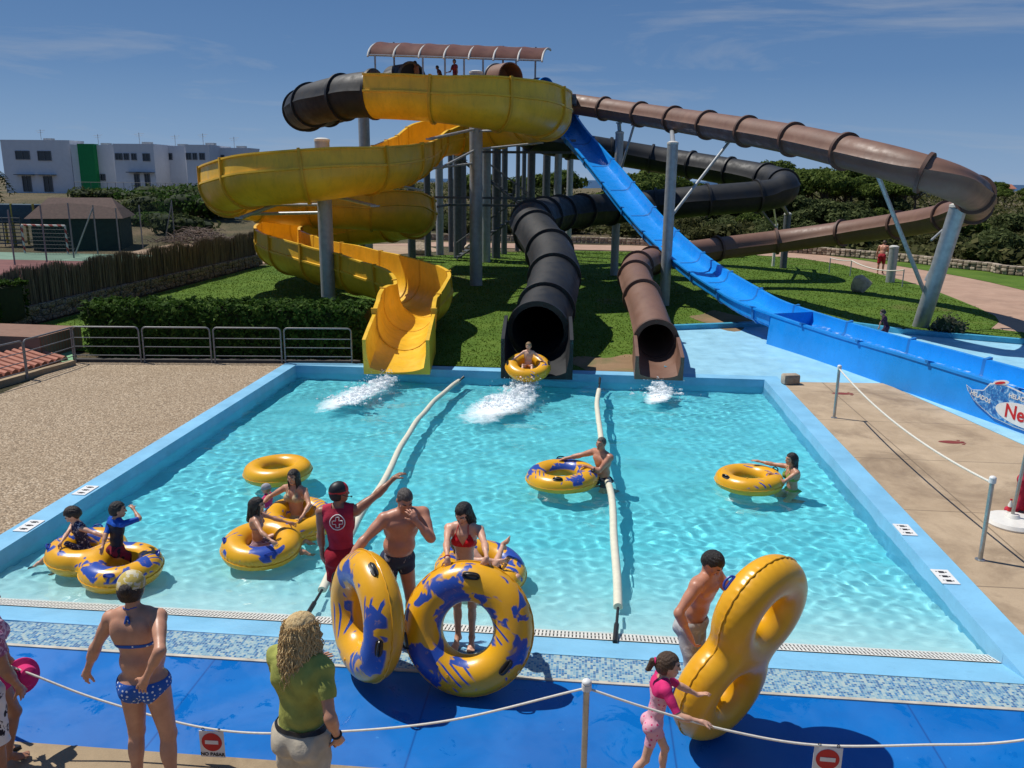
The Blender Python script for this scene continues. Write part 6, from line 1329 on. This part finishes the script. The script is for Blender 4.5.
        if halter:
            n_ = s.C[0] + s.C[1] @ (np.array([0, -.05, .215]) * s.k); q = []
            for b in (s.breast or []):
                top = b + s.C[1] @ (np.array([0, .045, .055]) * s.k); sg = 1 if ((b - s.C[0]) @ s.C[1])[0] > 0 else -1; mid = s.C[0] + s.C[1] @ (np.array([.055 * sg, .045, .20]) * s.k); pts, _ = spline([top, (top + mid) / 2 + s.C[1][:, 1] * .022, mid, s.C[0] + s.C[1] @ (np.array([.05 * sg, -.03, .225]) * s.k), n_], .02)
                for i in range(len(pts)):          # push the strap out of the skin
                    d = s.sdf.at(pts[i:i + 1])[0]
                    if d < .004: pts[i] = pts[i] + nrm(pts[i] - (s.C[0] + s.C[1][:, 2] * .1 * s.k)) * (.004 - d)
                b_ = MB(); b_.tube(pts, .0045, 6); b_.build('strap', mat, o)
        return o
    def tee(s, mat, name='t_shirt', hem=-.05, sleeve=.5, infl=.014, neck=.185, scoop=.03):
        def fn(X):
            p, c = s.pc(X), s.cc(X); a = np.where(c[:, 0] > 0, s.ta(X, 'R'), s.ta(X, 'L')); far = np.minimum(s.sdf.at(X, {'armR'}), s.sdf.at(X, {'armL'})) < s.sdf.at(X, {'tor', 'pel'}) - .004
            return np.minimum(np.minimum(np.minimum(p[:, 2] - hem, np.where(far, (sleeve - a) * .3, .3)), (.172 - np.abs(c[:, 0])) if sleeve < 0 else 9), neck - scoop * (c[:, 1] > .02) + np.abs(c[:, 0]) * .35 * 0 + np.where(np.abs(c[:, 0]) > .075, .2, 0) - c[:, 2])
        g = {'tor', 'pel'} | ({'armR', 'armL'} if sleeve > 0 else set()); return s.loose(name, mat, g, infl, fn)
    def suit(s, mat, name='swimsuit', leg=.1, sleeve=-1, neck=.16, mat2=None, hi=0.):
        def fn(X):
            p, c = s.pc(X), s.cc(X); a = np.where(p[:, 0] > 0, s.tl(X, 'R'), s.tl(X, 'L')); f = np.where(p[:, 2] < .02, (leg - a) * .4, .3) if leg > 0 else p[:, 2] - (-.13 + .95 * np.maximum(np.abs(p[:, 0]) - .035, 0))
            return np.minimum(f, np.minimum(neck - c[:, 2] + np.where(np.abs(c[:, 0]) > .06, .3, 0), .0 - hi + .6 - c[:, 2]))
        return s.tight(name, mat, fn, .005)
    def sleeves(s, mat, sleeve=.55, zmin=.0, name='rash_sleeves', neck=.17):
        def fn(X):
            c = s.cc(X); a = np.where(c[:, 0] > 0, s.ta(X, 'R'), s.ta(X, 'L')); arm = np.minimum(s.sdf.at(X, {'armR'}), s.sdf.at(X, {'armL'})); near = s.sdf.at(X, {'tor', 'pel'}); isarm = arm < near; fo = np.minimum(s.sdf.at(X, {'foreR'}), s.sdf.at(X, {'foreL'})) < np.minimum(near, arm)
            return np.minimum(np.where(fo, -.1, np.where(isarm, (sleeve - a) * .3, c[:, 2] - zmin)), np.where(np.abs(c[:, 0]) > .065, .3, neck - c[:, 2]))
        return s.tight(name, mat, fn, .007, arms=True)
    def shoe(s, sd, mat, name='sandal', hgt=.035):
        hp, kn, an = s.leg[sd]
        zb = s.V[:, 2].min()
        def fn(X): return np.minimum(.0 + hgt - (X[:, 2] - zb), .16 - np.linalg.norm((X - an)[:, :2], axis=1) * .9)
        return s.tight(name, mat, fn, .006, arms=True)
M['pinkcloth'] = cloth('pink_cloth', (.62, .03, .16))
# ================================================================== THE CAST
PLY = 0.0
# --- big rings in the foreground
def hgr(c): return c
ringA = ring('upright yellow ring held by the man, seen edge-on beside the lifeguard', YP(366, 615, 7.25), (-.80, -.60, .10), .44, .20, VIN[0], [(2.6, .55), (-.35, .62), (.9, .3)], .3)
ringB = ring('upright yellow ring with a large blue patch held by the girl in the red bikini', YP(468, 628, 7.28), (-.06, -.93, .34), .45, .195, VIN[1], [(PI / 2 - .05, 1.15), (-.62, 1.2), (3.4, .6)], 0)
dbl = double_ring('big plain yellow double ring carried upright by the man in grey trunks', YP(740, 648, 6.72), (.66, -.72, -.20), (.36, .12, .92), VPLAIN, .78, .345, .188, None, 'bluehandle', False)
for z_, ua, sx in ((1, 1.2, 1), (1, 1.35, -1), (1, -1.35, -1)):       # blue grab loops on the far face
    d_ = Vector((sx * math.cos(ua), math.sin(ua), 0)); handle(dbl, Vector((sx * .39, 0, 0)) + d_ * .345, d_, .188, -.9, 'bluehandle', (.075, .03))

# --- woman in the polka-dot bikini
p = Vector((YP(146, 700, 5.5).x, 5.5, 0))
w = Person('woman in a blue polka-dot bikini and yellow headscarf seen from behind', p, .02, YP(128, 572, 5.5).z - .06, True, False, 'tan', .0075, spine=(-.05, .02, 1), look=(-.12, 1, -.22), sh_roll=.03, bulk=1.24,
           arms=dict(L=dict(to=YP(76, 700, 5.6), pole=(-.5, -.5, 0), palm=(.3, 1, 0), curl=.5), R=dict(to=YP(146, 682, 5.25), pole=(.55, -.8, -.1), hand=(-.45, -.02, -.9), palm=(.25, 1, .1), curl=.45)),
           legs=dict(R=dict(t=(.10, .05, -1), s=(.03, -.10, -1), foot=(.35, 1, -.1)), L=dict(t=(-.08, .10, -1), s=(-.02, -.14, -1))), pelvis=None)
dots = cloth('polka_bikini', (.02, .10, .42), .7, 'dots', (.72, .75, .8), 30, .30)
w.briefs(dots, 'bikini_bottom', .035, -.16, .80); w.cups(dots)
w.hair('bun', 'dark'); 
def scarf(X):
    y = w.hcx(X); return np.minimum(y[:, 2] - .022 - .35 * np.maximum(-y[:, 1], 0) * -.3, 1)
hcS = SDF(); hc, RH, hk = w.Hd; hcS.ell(hc + RH @ np.array([0, -.008, .028]) * hk, np.array([.094, .116, .110]) * hk, RH, .01, 'h'); V, F = hcS.mesh(.008); f = scarf(V); W_, F_ = clip_mesh(V, F, f); W_, F_ = shell(W_, F_, .006)
put('headscarf', np_mesh('headscarf', W_, F_, cloth('scarf', (.50, .38, .10), .8, 'blotch', (.62, .56, .40), 22, .5)), w.o, 60)
b = MB(); nk = w.C[0] + w.C[1] @ np.array([0, -.085, .20]); 
for sx, L in ((-.02, .10), (.015, .14)): b.tube([nk, nk + w.C[1] @ np.array([sx, -.01, -.05]), nk + w.C[1] @ np.array([sx * 1.6, -.005, -L])], [.010, .009, .004], 6)
b.build('bikini_tie', dots, w.o)

# --- blonde woman in the olive T-shirt
p = G(306, 812)
w = Person('blonde woman in an olive T-shirt and beige shorts seen from behind', (YP(300, 700, 5.0).x, 5.0, 0), -.3, YP(300, 622, 5.0).z - .0, True, False, 'tan', .0075, spine=(.0, .04, 1), look=(.65, 1, -.05), bulk=1.12,
           arms=dict(R=dict(to=YP(338, 742, 4.95), pole=(.5, -.8, 0), palm=(-.8, .6, 0), curl=.9), L=dict(u=(-.12, .35, -1), f=(.25, 1, .1))))
w.tee(cloth('olive_cotton', (.33, .35, .085), .85), hem=.035, sleeve=.62, infl=.016, neck=.20); w.shorts(cloth('khaki_cotton', (.50, .44, .34), .85), 'shorts', .09, .95, .022)
def beltf(X): q_ = w.pc(X); return .014 - np.abs(q_[:, 2] - .072)
w.loose('belt', M['black'], {'pel', 'tor'}, .0265, beltf, .004, None, .006); w.hair('wavy', 'blonde', 4)
b = MB(); a_, e_, t_ = w.arm['R']; d_ = nrm(t_ - e_); b.tube([Vector(t_ - d_ * .045 + (nrm(np.cross(d_, [0, 0, 1])) * math.cos(u) + nrm(np.cross(d_, np.cross(d_, [0, 0, 1]))) * math.sin(u)) * .031) for u in np.linspace(0, 2 * PI, 16, endpoint=False)], .009, 8, closed=True); b.build('watch', M['black'], w.o)
hc, RH, hk = w.Hd; b = MB()
for sg in (-1, 1):
    b.tube([hc + RH @ np.array([.034 * sg + .024 * math.cos(u), .105, .004 + .018 * math.sin(u)]) for u in np.linspace(0, 2 * PI, 14, endpoint=False)], .0022, 5, closed=True); b.tube([hc + RH @ np.array(c_) for c_ in ((.056 * sg, .104, .008), (.092 * sg, .06, .006), (.094 * sg, -.02, .004))], .0022, 5)
b.tube([hc + RH @ np.array(c_) for c_ in ((-.012, .106, .008), (.012, .106, .008))], .0022, 5); b.build('glasses', M['steeldark'], w.o)

# --- lifeguard
w = Person('lifeguard in a red tank top with a white cross, pointing over the pool', (YP(345, 640, 8.15).x, 8.15, 0), .15, 1.68, False, False, 'brown', .0075, spine=(-.03, .06, 1), look=(.95, .55, .0), bulk=1.0,
           arms=dict(R=dict(to=YP(402, 474, 8.45), pole=(.2, -.3, -1), hand=(.8, .5, .45), palm=(0, 0, -1), curl=.55), L=dict(to=YP(323, 566, 8.2), pole=(-.7, -.6, 0), palm=(.8, .5, 0), curl=.6)))
redt = cloth('red_cotton', (.42, .03, .06), .85); w.tee(redt, 'tank_top', hem=-.06, sleeve=-1, infl=.012, neck=.19); w.shorts(cloth('red_shorts_cloth', (.30, .015, .03), .85), 'shorts', .08, .7, .024)
w.hair('short', 'black'); hc, RH, hk = w.Hd
S_ = SDF(); S_.ell(hc + RH @ np.array([0, -.010, .030]) * hk, np.array([.093, .115, .108]) * hk, RH, .01, 'h'); V, F = S_.mesh(.008); y_ = w.hcx(V); W_, F_ = clip_mesh(V, F, y_[:, 2] - .012); W_, F_ = shell(W_, F_, .006)
capm = NT('black_red_cap'); sx = capm.sep(); capm.col(capm.ramp(capm.math('ADD', capm.math('MULTIPLY', sx[0], 4.0), .5), [(.80, (.012, .012, .014)), (.81, (.40, .02, .02))], 'CONSTANT')); cap_o = put('cap', np_mesh('cap', W_, F_, [M['black'], M['red']]), w.o, 60)
yc = np.array([w.hcx(np.array([W_[t].mean(0)]))[0] for t in F_]); cap_o.data.polygons.foreach_set('material_index', ((yc[:, 1] > .045) | (yc[:, 2] < .035)).astype(np.int32)); cap_o.data.update()
b = MB(); b.tube([hc + RH @ np.array(c_) for c_ in ((.088, .0, .0), (.080, .07, -.035), (.040, .118, -.055))], .004, 6); b.ell(tuple(hc + RH @ np.array([.036, .120, -.056])), (.010, .010, .010)); b.build('headset', M['black'], w.o)
# white cross in a ring on the back
cb, Rc = w.C; em = MB(); nb_ = Rc[:, 1]
def onback(x, z):
    o_ = cb + Rc @ np.array([x, -.30, z]); d_ = nb_
    for _ in range(40): o_ = o_ + d_ * max(w.sdf.at(o_[None], {'tor', 'pel'})[0] - .027, 0) * .8
    return Vector(o_)
em.tube([onback(.080 * math.cos(u) + 0, .045 + .080 * math.sin(u)) for u in np.linspace(0, 2 * PI, 40, endpoint=False)], .006, 6, closed=True)
cr = [(-.018, -.055), (.018, -.055), (.018, -.018), (.055, -.018), (.055, .018), (.018, .018), (.018, .055), (-.018, .055), (-.018, .018), (-.055, .018), (-.055, -.018), (-.018, -.018)]
cp = []
for (a_, c_) in zip(cr, cr[1:] + cr[:1]): cp += [onback(a_[0] + (c_[0] - a_[0]) * t, .045 + a_[1] + (c_[1] - a_[1]) * t) for t in (0, .5)]
em.tube(cp, .005, 6, closed=True)
em.build('cross_emblem', M['signwhite'], w.o)

# --- bare-chested man at the left ring
w = Person('bare-chested man in dark trunks leaning over the upright ring', (YP(400, 655, 8.0).x, 8.0, 0), PI + .35, 1.80, False, False, 'red', .0075, spine=(-.10, .20, 1), look=(-.15, .9, -.62), bulk=1.22, sh_roll=-.18,
           arms=dict(R=dict(to=YP(346, 566, 7.55), pole=(.6, -.7, 0), palm=(-.8, .4, 0), curl=.5), L=dict(to=YP(416, 524, 7.72), pole=(-.7, .0, -1), hand=(.45, -.2, 1), palm=(.4, -.9, 0), curl=.9)),
           legs=dict(R=dict(t=(.06, .22, -1), s=(.02, -.14, -1)), L=dict(t=(-.10, .10, -1), s=(-.02, -.06, -1))))
w.briefs(cloth('navy_trunks', (.035, .045, .085), .7, 'blotch', (.28, .28, .32), 14, .60), 'swim_trunks', .075, -.17, .42, .006); w.hair('crop', 'grey')

# --- girl in the red bikini
w = Person('dark-haired girl in a red bikini resting her hands on the upright ring', G(465, 644), PI - .05, 1.63, True, False, 'fair', .007, spine=(.0, .05, 1), look=(.25, .8, -.55), bulk=.90, bust=.046,
           arms=dict(R=dict(to=YP(447, 572, 7.32), pole=(1, -.3, 0), hand=(-.15, .35, -.9), palm=(0, -.9, -.4), curl=.4), L=dict(to=YP(489, 570, 7.32), pole=(-1, -.3, 0), hand=(.35, .3, -.85), palm=(.1, -.9, -.4), curl=.45)),
           legs=dict(R=dict(t=(.0, .03, -1), s=(-.02, -.03, -1)), L=dict(t=(-.0, .03, -1), s=(.02, -.05, -1))))
redb = cloth('red_bikini_cloth', (.52, .012, .02), .6); w.briefs(redb, 'bikini_bottom', .03, -.15, .75); w.cups(redb, .068); w.hair('shoulder', 'black', 3)
b = MB(); a_, e_, t_ = w.arm['R']; d_ = nrm(t_ - e_); b.tube([Vector(t_ - d_ * .02 + (nrm(np.cross(d_, [0, 0, 1])) * math.cos(u) + nrm(np.cross(d_, np.cross(d_, [0, 0, 1]))) * math.sin(u)) * .028) for u in np.linspace(0, 2 * PI, 16, endpoint=False)], .005, 6, closed=True); b.build('wristband', M['red'], w.o)

# --- man carrying the double ring
w = Person('bare-chested man in light grey trunks carrying the double ring', (YP(690, 660, 7.1).x, 7.1, 0), PI + .95, 1.67, False, False, 'red', .0075, spine=(-.02, .22, 1), look=(.0, .72, -.75), bulk=1.1,
           arms=dict(L=dict(to=YP(733, 596, 6.95), pole=(-.8, -.3, -.6), palm=(0, -.5, -1), curl=1.2), R=dict(to=YP(690, 640, 6.75), pole=(.8, -.6, 0), palm=(-.5, 0, 1), curl=1.2)),
           legs=dict(R=dict(t=(.08, .25, -1), s=(.0, -.2, -1)), L=dict(t=(-.06, .02, -1), s=(0, -.12, -1))))
w.shorts(cloth('grey_trunks', (.42, .42, .42), .8, 'blotch', (.55, .55, .55), 12, .55), 'swim_shorts', .07, .85, .022); w.hair('short', 'black')

# --- little girl pushing the double ring
w = Person('little girl with a ponytail in a pink spotted swimsuit pushing the double ring', (YP(653, 740, 5.95).x, 5.95, 0), -PI / 2 + .1, 1.24, False, True, 'fair', .0065, spine=(-.03, .16, 1), look=(.05, 1, -.12), bulk=.92,
           arms=dict(R=dict(to=YP(702, 722, 5.74), pole=(.5, -.3, -.8), hand=(-.1, 1, -.3), palm=(0, .3, -1), curl=.5), L=dict(to=YP(700, 696, 6.15), pole=(-.5, -.3, -.8), hand=(0, 1, .2), palm=(.2, .3, -1), curl=.4)),
           legs=dict(R=dict(t=(.02, -.22, -1), s=(.0, -.62, -1), foot=(.1, 1, -.55)), L=dict(t=(.0, .42, -1), s=(.0, -.05, -1))))
w.suit(cloth('pink_spots', (.68, .36, .44), .75, 'dots', (.62, .05, .17), 22, .24), 'swimsuit', .55); w.sleeves(M['pinkcloth'], .85, .03, 'rash_vest'); w.hair('pony', 'brown')

# --- two people cut by the left edge
w = Person('person in black and white palm print shorts cut off by the left edge', (YP(-12, 740, 5.35).x, 5.35, 0), -.2, 1.74, False, False, 'brown', .009, look=(.3, 1, -.1), arms=dict(R=dict(u=(.15, .1, -1), f=(-.1, .5, -1))))
w.shorts(cloth('palm_shorts', (.66, .66, .66), .85, 'blotch', (.02, .02, .03), 9, .54), 'shorts', .10, .98, .03); w.tee(cloth('floral_shirt', (.30, .10, .20), .85, 'blotch', (.55, .35, .45), 24, .5)); w.hair('short', 'black')
w = Person('woman in a pink floral top holding a pink sun hat at the left edge', (YP(4, 755, 5.72).x, 5.72, 0), -.5, 1.62, True, False, 'brown', .009, spine=(0, .05, 1), look=(.1, 1, -.2), arms=dict(R=dict(to=YP(14, 673, 5.95), pole=(.2, -.9, -.3), curl=.9), L=dict(u=(-.2, .2, -1))),
           legs=dict(R=dict(t=(.05, .25, -1), s=(.0, -.3, -1))))
fl_ = cloth('pink_floral', (.42, .16, .26), .8, 'blotch', (.62, .45, .52), 26, .5); w.tee(fl_, 'top', hem=.0, sleeve=.45); w.shorts(M['pinkcloth'], 'shorts', .09, .30, .014); w.hair('bob', 'black'); w.shoe('R', M['black']); w.shoe('L', M['black'])
ho_ = thing('sun_hat', 'bright pink sun hat held at the left edge', 'hat', YP(23, 676, 5.98)); b = MB(); b.lathe([(.155, -.015), (.15, -.005), (.10, .012), (.092, .06), (.075, .10), (.035, .118), (.002, .122)], n=28, rot=Matrix.Rotation(1.25, 3, 'Y') @ Matrix.Rotation(.4, 3, 'X')); b.build('hat_cloth', M['pinkcloth'], ho_)

# --- rings and people on the water
Wt = WZ
ringC = ring('yellow ring floating behind the girl in the red bikini with a person lying in it', G(481, 570, Wt + .10), (.1, -.12, 1), .42, .18, VIN[0], [(1.0, 1.2)], .5)
c_ = G(481, 570, Wt + .10)
w = Person('person lying in the ring behind the red bikini girl, one foot raised', c_, -PI / 2 - .15, 1.55, False, False, 'fair', .012, spine=(0, -.75, .5), look=(0, .9, .4), pelvis=c_ + Vector((.16, .0, -.06)), arms=dict(R=dict(to=G(505, 561, .14), pole=(.6, 0, .4)), L=dict(u=(-.5, 0, -.6), f=(0, .8, .2))), legs=dict(R=dict(t=(.15, .6, .2), s=(.0, .1, -.9)), L=dict(to=G(503, 545, .20), pole=(0, .2, 1), foot=(.1, .3, 1), sole=(0, 1, -.3))), ground=False)
w.shorts(cloth('dark_swim', (.03, .04, .07)), 'swim_shorts'); w.hair('short', 'brown')
# left double ring with two children
lA, lB = G(86, 552, -.05), G(123, 567, -.05); mid = (lA + lB) / 2
double_ring('yellow double ring on the left with two children in it', mid, (.02, -.05, 1), lB - lA, VIN[0], .76, .335, .175, None)
q = lA + Vector((-.08, .12, .02))
w = Person('girl in a dark bikini sitting low in the left double ring, head bent', q, PI - .75, 1.38, True, True, 'fair', .0095, spine=(0, .18, 1), look=(.35, .8, -.7), pelvis=q + Vector((0, 0, -.05)), bulk=.95, bust=.02, arms=dict(R=dict(to=G(52, 556, .12), pole=(.6, -.3, 0)), L=dict(to=lA + Vector((.5, -.05, .2)), pole=(-.6, -.3, 0))), legs=dict(R=dict(t=(.25, .75, .35), s=(.1, .6, -.5)), L=dict(t=(-.15, .7, .65), s=(-.1, .35, -.8))), ground=False)
w.suit(cloth('dark_floral', (.03, .035, .09), .7, 'blotch', (.5, .5, .55), 30, .58), 'swimsuit', -1); w.hair('short', 'dark')
q = lB + Vector((-.16, .16, 0))
w = Person('boy in a blue and black rash vest kneeling in the left double ring', q, -.55, 1.30, False, True, 'tan', .009, spine=(.02, .10, 1), look=(.5, 1, -.1), pelvis=q + Vector((0, 0, .18)), arms=dict(R=dict(to=q + Vector((.17, .20, .66)), pole=(1, .3, -.4), hand=(-.8, .0, .5), curl=.8), L=dict(to=G(99, 558, .15), pole=(-.7, -.5, 0))), legs=dict(R=dict(t=(.25, .55, -.55), s=(.1, -.9, -.15), foot=(0, -.6, -.4), sole=(0, -.5, 1)), L=dict(t=(-.25, .5, -.55), s=(-.1, -.9, -.15), foot=(0, -.6, -.4), sole=(0, -.5, 1))), ground=False)
bv = cloth('black_lycra', (.014, .016, .03), .5); w.suit(bv, 'rash_vest', -1, neck=.19); w.sleeves(cloth('blue_lycra', (.012, .08, .42), .5), .95, .10, 'rash_sleeves', .19); w.shorts(cloth('red_black_shorts', (.20, .015, .03), .7, 'blotch', (.015, .015, .02), 8, .5), 'swim_shorts', .07, .8, .016); w.hair('short', 'black')
# middle double ring
lA, lB = G(258, 546, -.05), G(301, 520, -.05); mid = (lA + lB) / 2
double_ring('yellow double ring left of the lifeguard with a woman and a girl in it', mid, (.05, -.10, 1), lB - lA, VIN[2], .84, .36, .18, None)
q = lA + Vector((-.05, .12, 0))
w = Person('girl in a striped bikini sitting in the middle double ring', q, -PI / 2 + .25, 1.45, True, True, 'tan', .0095, spine=(.05, .02, 1), look=(.1, 1, -.15), pelvis=q + Vector((0, 0, -.02)), bulk=.92, bust=.03, arms=dict(R=dict(to=G(272, 541, .17), pole=(.5, -.6, -.2)), L=dict(to=G(290, 523, .17), pole=(-.5, -.4, -.6))), legs=dict(R=dict(t=(.2, .85, .25), s=(.1, .9, -.45)), L=dict(t=(-.1, .85, .35), s=(-.1, .9, -.5))), ground=False)
w.briefs(cloth('striped_swim', (.45, .35, .38), .7, 'stripes', (.16, .03, .06), 22), 'bikini_bottom'); w.cups(cloth('striped_top', (.5, .42, .44), .7, 'stripes', (.16, .03, .06), 22), .075); w.hair('shoulder', 'dark', 5)
q = lB + Vector((-.10, .10, 0))
w = Person('smiling long-haired woman in a beige bikini in the middle double ring', q, PI - .25, 1.66, True, False, 'tan', .0095, spine=(0, .02, 1), look=(-.05, 1, -.12), pelvis=q + Vector((0, 0, -.02)), arms=dict(R=dict(to=G(262, 504, .25), pole=(.8, -.2, -.4)), L=dict(to=G(302, 517, .16), pole=(-.9, -.2, -.3))), legs=dict(R=dict(t=(.3, .9, .2), s=(.1, .6, -.9)), L=dict(t=(-.2, .9, .2), s=(-.1, .6, -.9))), ground=False)
bei = cloth('beige_bikini', (.46, .36, .22), .7); w.briefs(bei, 'bikini_bottom'); w.cups(bei, .075); w.hair('long', 'dark', 6)
q = G(266, 517, Wt)
w = Person('toddler in a pale cap behind the woman in the middle double ring', q, PI / 2, .95, False, True, 'fair', .012, look=(-.3, 1, -.2), pelvis=q + Vector((-.05, .25, -.02)), arms=dict(L=dict(u=(-.4, .6, -.5))), legs=dict(R=dict(t=(.1, .8, -.3)), L=dict(t=(-.1, .8, -.3))), ground=False)
w.sleeves(M['pinkcloth'], .9, -.2, 'rash_vest'); w.hair('short', 'fair'); hc, RH, hk = w.Hd
S_ = SDF(); S_.ell(hc + RH @ np.array([0, -.006, .03]) * hk, np.array([.098, .118, .105]) * hk, RH, .01, 'h'); V, F = S_.mesh(.01); W_, F_ = clip_mesh(V, F, w.hcx(V)[:, 2] - .01); W_, F_ = shell(W_, F_, .006); put('cap', np_mesh('cap', W_, F_, cloth('grey_cap', (.34, .34, .38), .8)), w.o, 60)
ring('plain yellow ring floating empty behind the middle double ring', G(278, 471, Wt + .10), (-.02, .0, 1), .41, .175, VPLAIN)
# child shooting out of the black tube
q = YP(528, 367, 20.35) ; 
ringE = ring('yellow ring carrying the blond child out of the black tube', q, (.04, -.34, .94), .40, .17, VIN[2], [(0, .8), (PI, .8)])
w = Person('small blond boy riding a ring out of the black tube', q, PI, 1.22, False, True, 'fair', .011, spine=(0, -.10, 1), look=(0, 1, -.05), pelvis=q + Vector((0, .06, .02)), arms=dict(R=dict(to=q + Vector((-.42, -.05, .15)), pole=(.6, -.4, -.3)), L=dict(to=q + Vector((.42, -.05, .15)), pole=(-.6, -.4, -.3))), legs=dict(R=dict(t=(.2, .9, .3), s=(.05, .8, -.6)), L=dict(t=(-.2, .9, .3), s=(-.05, .8, -.6))), ground=False)
w.shorts(cloth('orange_swim', (.45, .14, .03)), 'swim_shorts', .06, .5, .012); w.hair('short', 'fair')
# man in the middle of the pool
q = G(562, 477, Wt + .08)
ring('yellow ring with blue flashes in front of the man standing at the lane line', q, (-.05, .0, 1), .45, .18, VIN[1], [(2.4, 1.0), (-.9, 1.1), (.6, 1.0)], .8)
mq = Vector((q.x + .72, q.y + .22, WZ - .02))
w = Person('balding man standing in the pool behind a ring at the lane line', mq, PI / 2 + .75, 1.72, False, False, 'red', .0105, spine=(-.02, .12, 1), look=(-.15, 1, .02), bulk=1.12, arms=dict(R=dict(to=q + Vector((.02, .40, .20)), pole=(.6, -.2, -.6), palm=(0, 0, -1)), L=dict(to=q + Vector((.40, -.02, .22)), pole=(-.6, -.3, -.5), palm=(0, 0, -1))), pelvis=mq, legs=dict(R=dict(t=(.15, .5, -.9), s=(0, -.9, -.4)), L=dict(t=(-.15, .4, -.9), s=(0, -.9, -.4))), ground=False)
w.shorts(cloth('dark_trunks', (.03, .04, .06)), 'swim_shorts'); w.hair('crop', 'grey')
# woman at the right
q = G(749, 480, Wt + .08)
ring('yellow ring with one blue loop pushed by the woman on the right', q, (-.03, .02, 1), .41, .17, VIN[2], [(.3, 1.0), (3.6, 1.0)], 2.2)
mq = Vector((q.x + .74, q.y - .02, WZ - .14))
w = Person('dark-haired woman in a green bikini standing in the pool at the right', mq, PI / 2 + .25, 1.62, True, False, 'tan', .0105, spine=(-.03, .10, 1), look=(.05, 1, -.05), arms=dict(R=dict(to=q + Vector((.12, .36, .24)), pole=(.5, -.3, -.6), palm=(0, 0, -1)), L=dict(to=q + Vector((.34, -.14, .18)), pole=(-.5, -.3, -.6), palm=(0, 0, -1))), pelvis=mq, legs=dict(R=dict(t=(.15, .5, -.9), s=(0, -.9, -.3)), L=dict(t=(-.15, .4, -.9), s=(0, -.9, -.3))), ground=False)
gb = cloth('green_bikini', (.20, .33, .06)); w.cups(gb, .07); w.briefs(gb, 'bikini_bottom'); w.hair('bob', 'black')
# dark figure on the kerb of the right splash pad
q = G(884, 346)
w = Person('child in a dark wet shirt stepping down by the right splash pad kerb', q, PI / 2 - .2, 1.12, False, True, 'tan', .016, spine=(.05, .32, 1), look=(0, 1, -.4), arms=dict(R=dict(u=(.3, -.4, -.8), f=(.1, -.2, -1)), L=dict(u=(-.3, .5, -.8))), legs=dict(R=dict(t=(.05, .55, -.8), s=(0, -.5, -.9)), L=dict(t=(-.05, -.1, -1), s=(0, -.25, -1))))
dk = cloth('dark_wet_shirt', (.05, .02, .045)); w.sleeves(dk, .95, -.3, 'shirt'); w.shorts(dk, 'shorts', .10, .7, .02); w.hair('short', 'black')
# man on the path
w = Person('bare-backed man in red shorts walking away along the pink path', G(880, 274), -.5, 1.85, False, False, 'red', .018, spine=(0, .38, 1), look=(.2, .8, -.7), bulk=1.1, arms=dict(L=dict(u=(-.3, .05, -1)), R=dict(u=(.2, .4, -1))), legs=dict(R=dict(t=(.05, .2, -1)), L=dict(t=(-.08, -.1, -1), s=(0, -.15, -1))))
w.shorts(cloth('red_walk_shorts', (.33, .02, .03)), 'shorts', .10, .9, .03); w.hair('short', 'brown')
# people waiting on the platform
for px, y, lab, cl_, hr_, look in ((416, 45.8, 'person with only the head showing behind the black slide entry', (.05, .04, .05), 'black', (0, 1, 0)), (442, 45.4, 'person bending forward on the slide platform', (.12, .05, .04), 'black', (.3, 1, -.4)), (455, 45.2, 'person in a dark red top standing on the slide platform', (.22, .03, .04), 'dark', (-.4, 1, 0))):
    x_ = YP(px, 80, y).x
    w = Person(lab, (x_, y, PZ - .02), PI * .75 if px != 442 else PI / 2, 1.72 if px != 442 else 1.5, px == 455, False, 'brown', .022, spine=(0, .05 if px != 442 else .45, 1), look=look, arms=dict(R=dict(u=(.3, .3, -1), f=(0, .8, -.2))))
    w.tee(cloth('top_' + str(px), cl_)) if px != 416 else w.shorts(cloth('trunks_' + str(px), cl_), 'swim_shorts'); w.hair('short', hr_)
# seated lifeguard at the right edge
w = Person('person in dark red trousers and blue sandals mostly cut off by the right edge', G(1030, 514), PI / 2 + .2, 1.75, False, False, 'brown', .011, look=(0, 1, 0), arms=dict(R=dict(u=(.1, -.1, -1), f=(.1, -.1, -1)), L=dict(u=(-.1, -.2, -1), f=(-.1, -.1, -1))), legs=dict(R=dict(t=(.05, .3, -1), s=(.0, -.02, -1)), L=dict(t=(-.05, -.05, -1), s=(0, -.1, -1))))
w.shorts(redt, 'trousers', .10, 5, .028); w.tee(redt, 't_shirt'); w.hair('short', 'black'); bl_ = cloth('blue_sandal', (.02, .05, .22)); w.shoe('R', bl_, 'sandal', .06); w.shoe('L', bl_, 'sandal', .06)
bo = thing('water_bottle', 'small bottle with a red and white label on the parasol base', 'bottle', G(1009, 514, .09)); b = MB(); b.lathe([(.032, 0), (.034, .02), (.034, .15), (.015, .20), (.015, .22)], n=16); b.build('bottle_body', M['white'], bo); b = MB(); b.lathe([(.0352, .05), (.0352, .12)], n=16); b.build('paper_band', M['red'], bo); b = MB(); b.lathe([(.017, .22), (.017, .24)], n=12); b.build('cap', M['red'], bo)
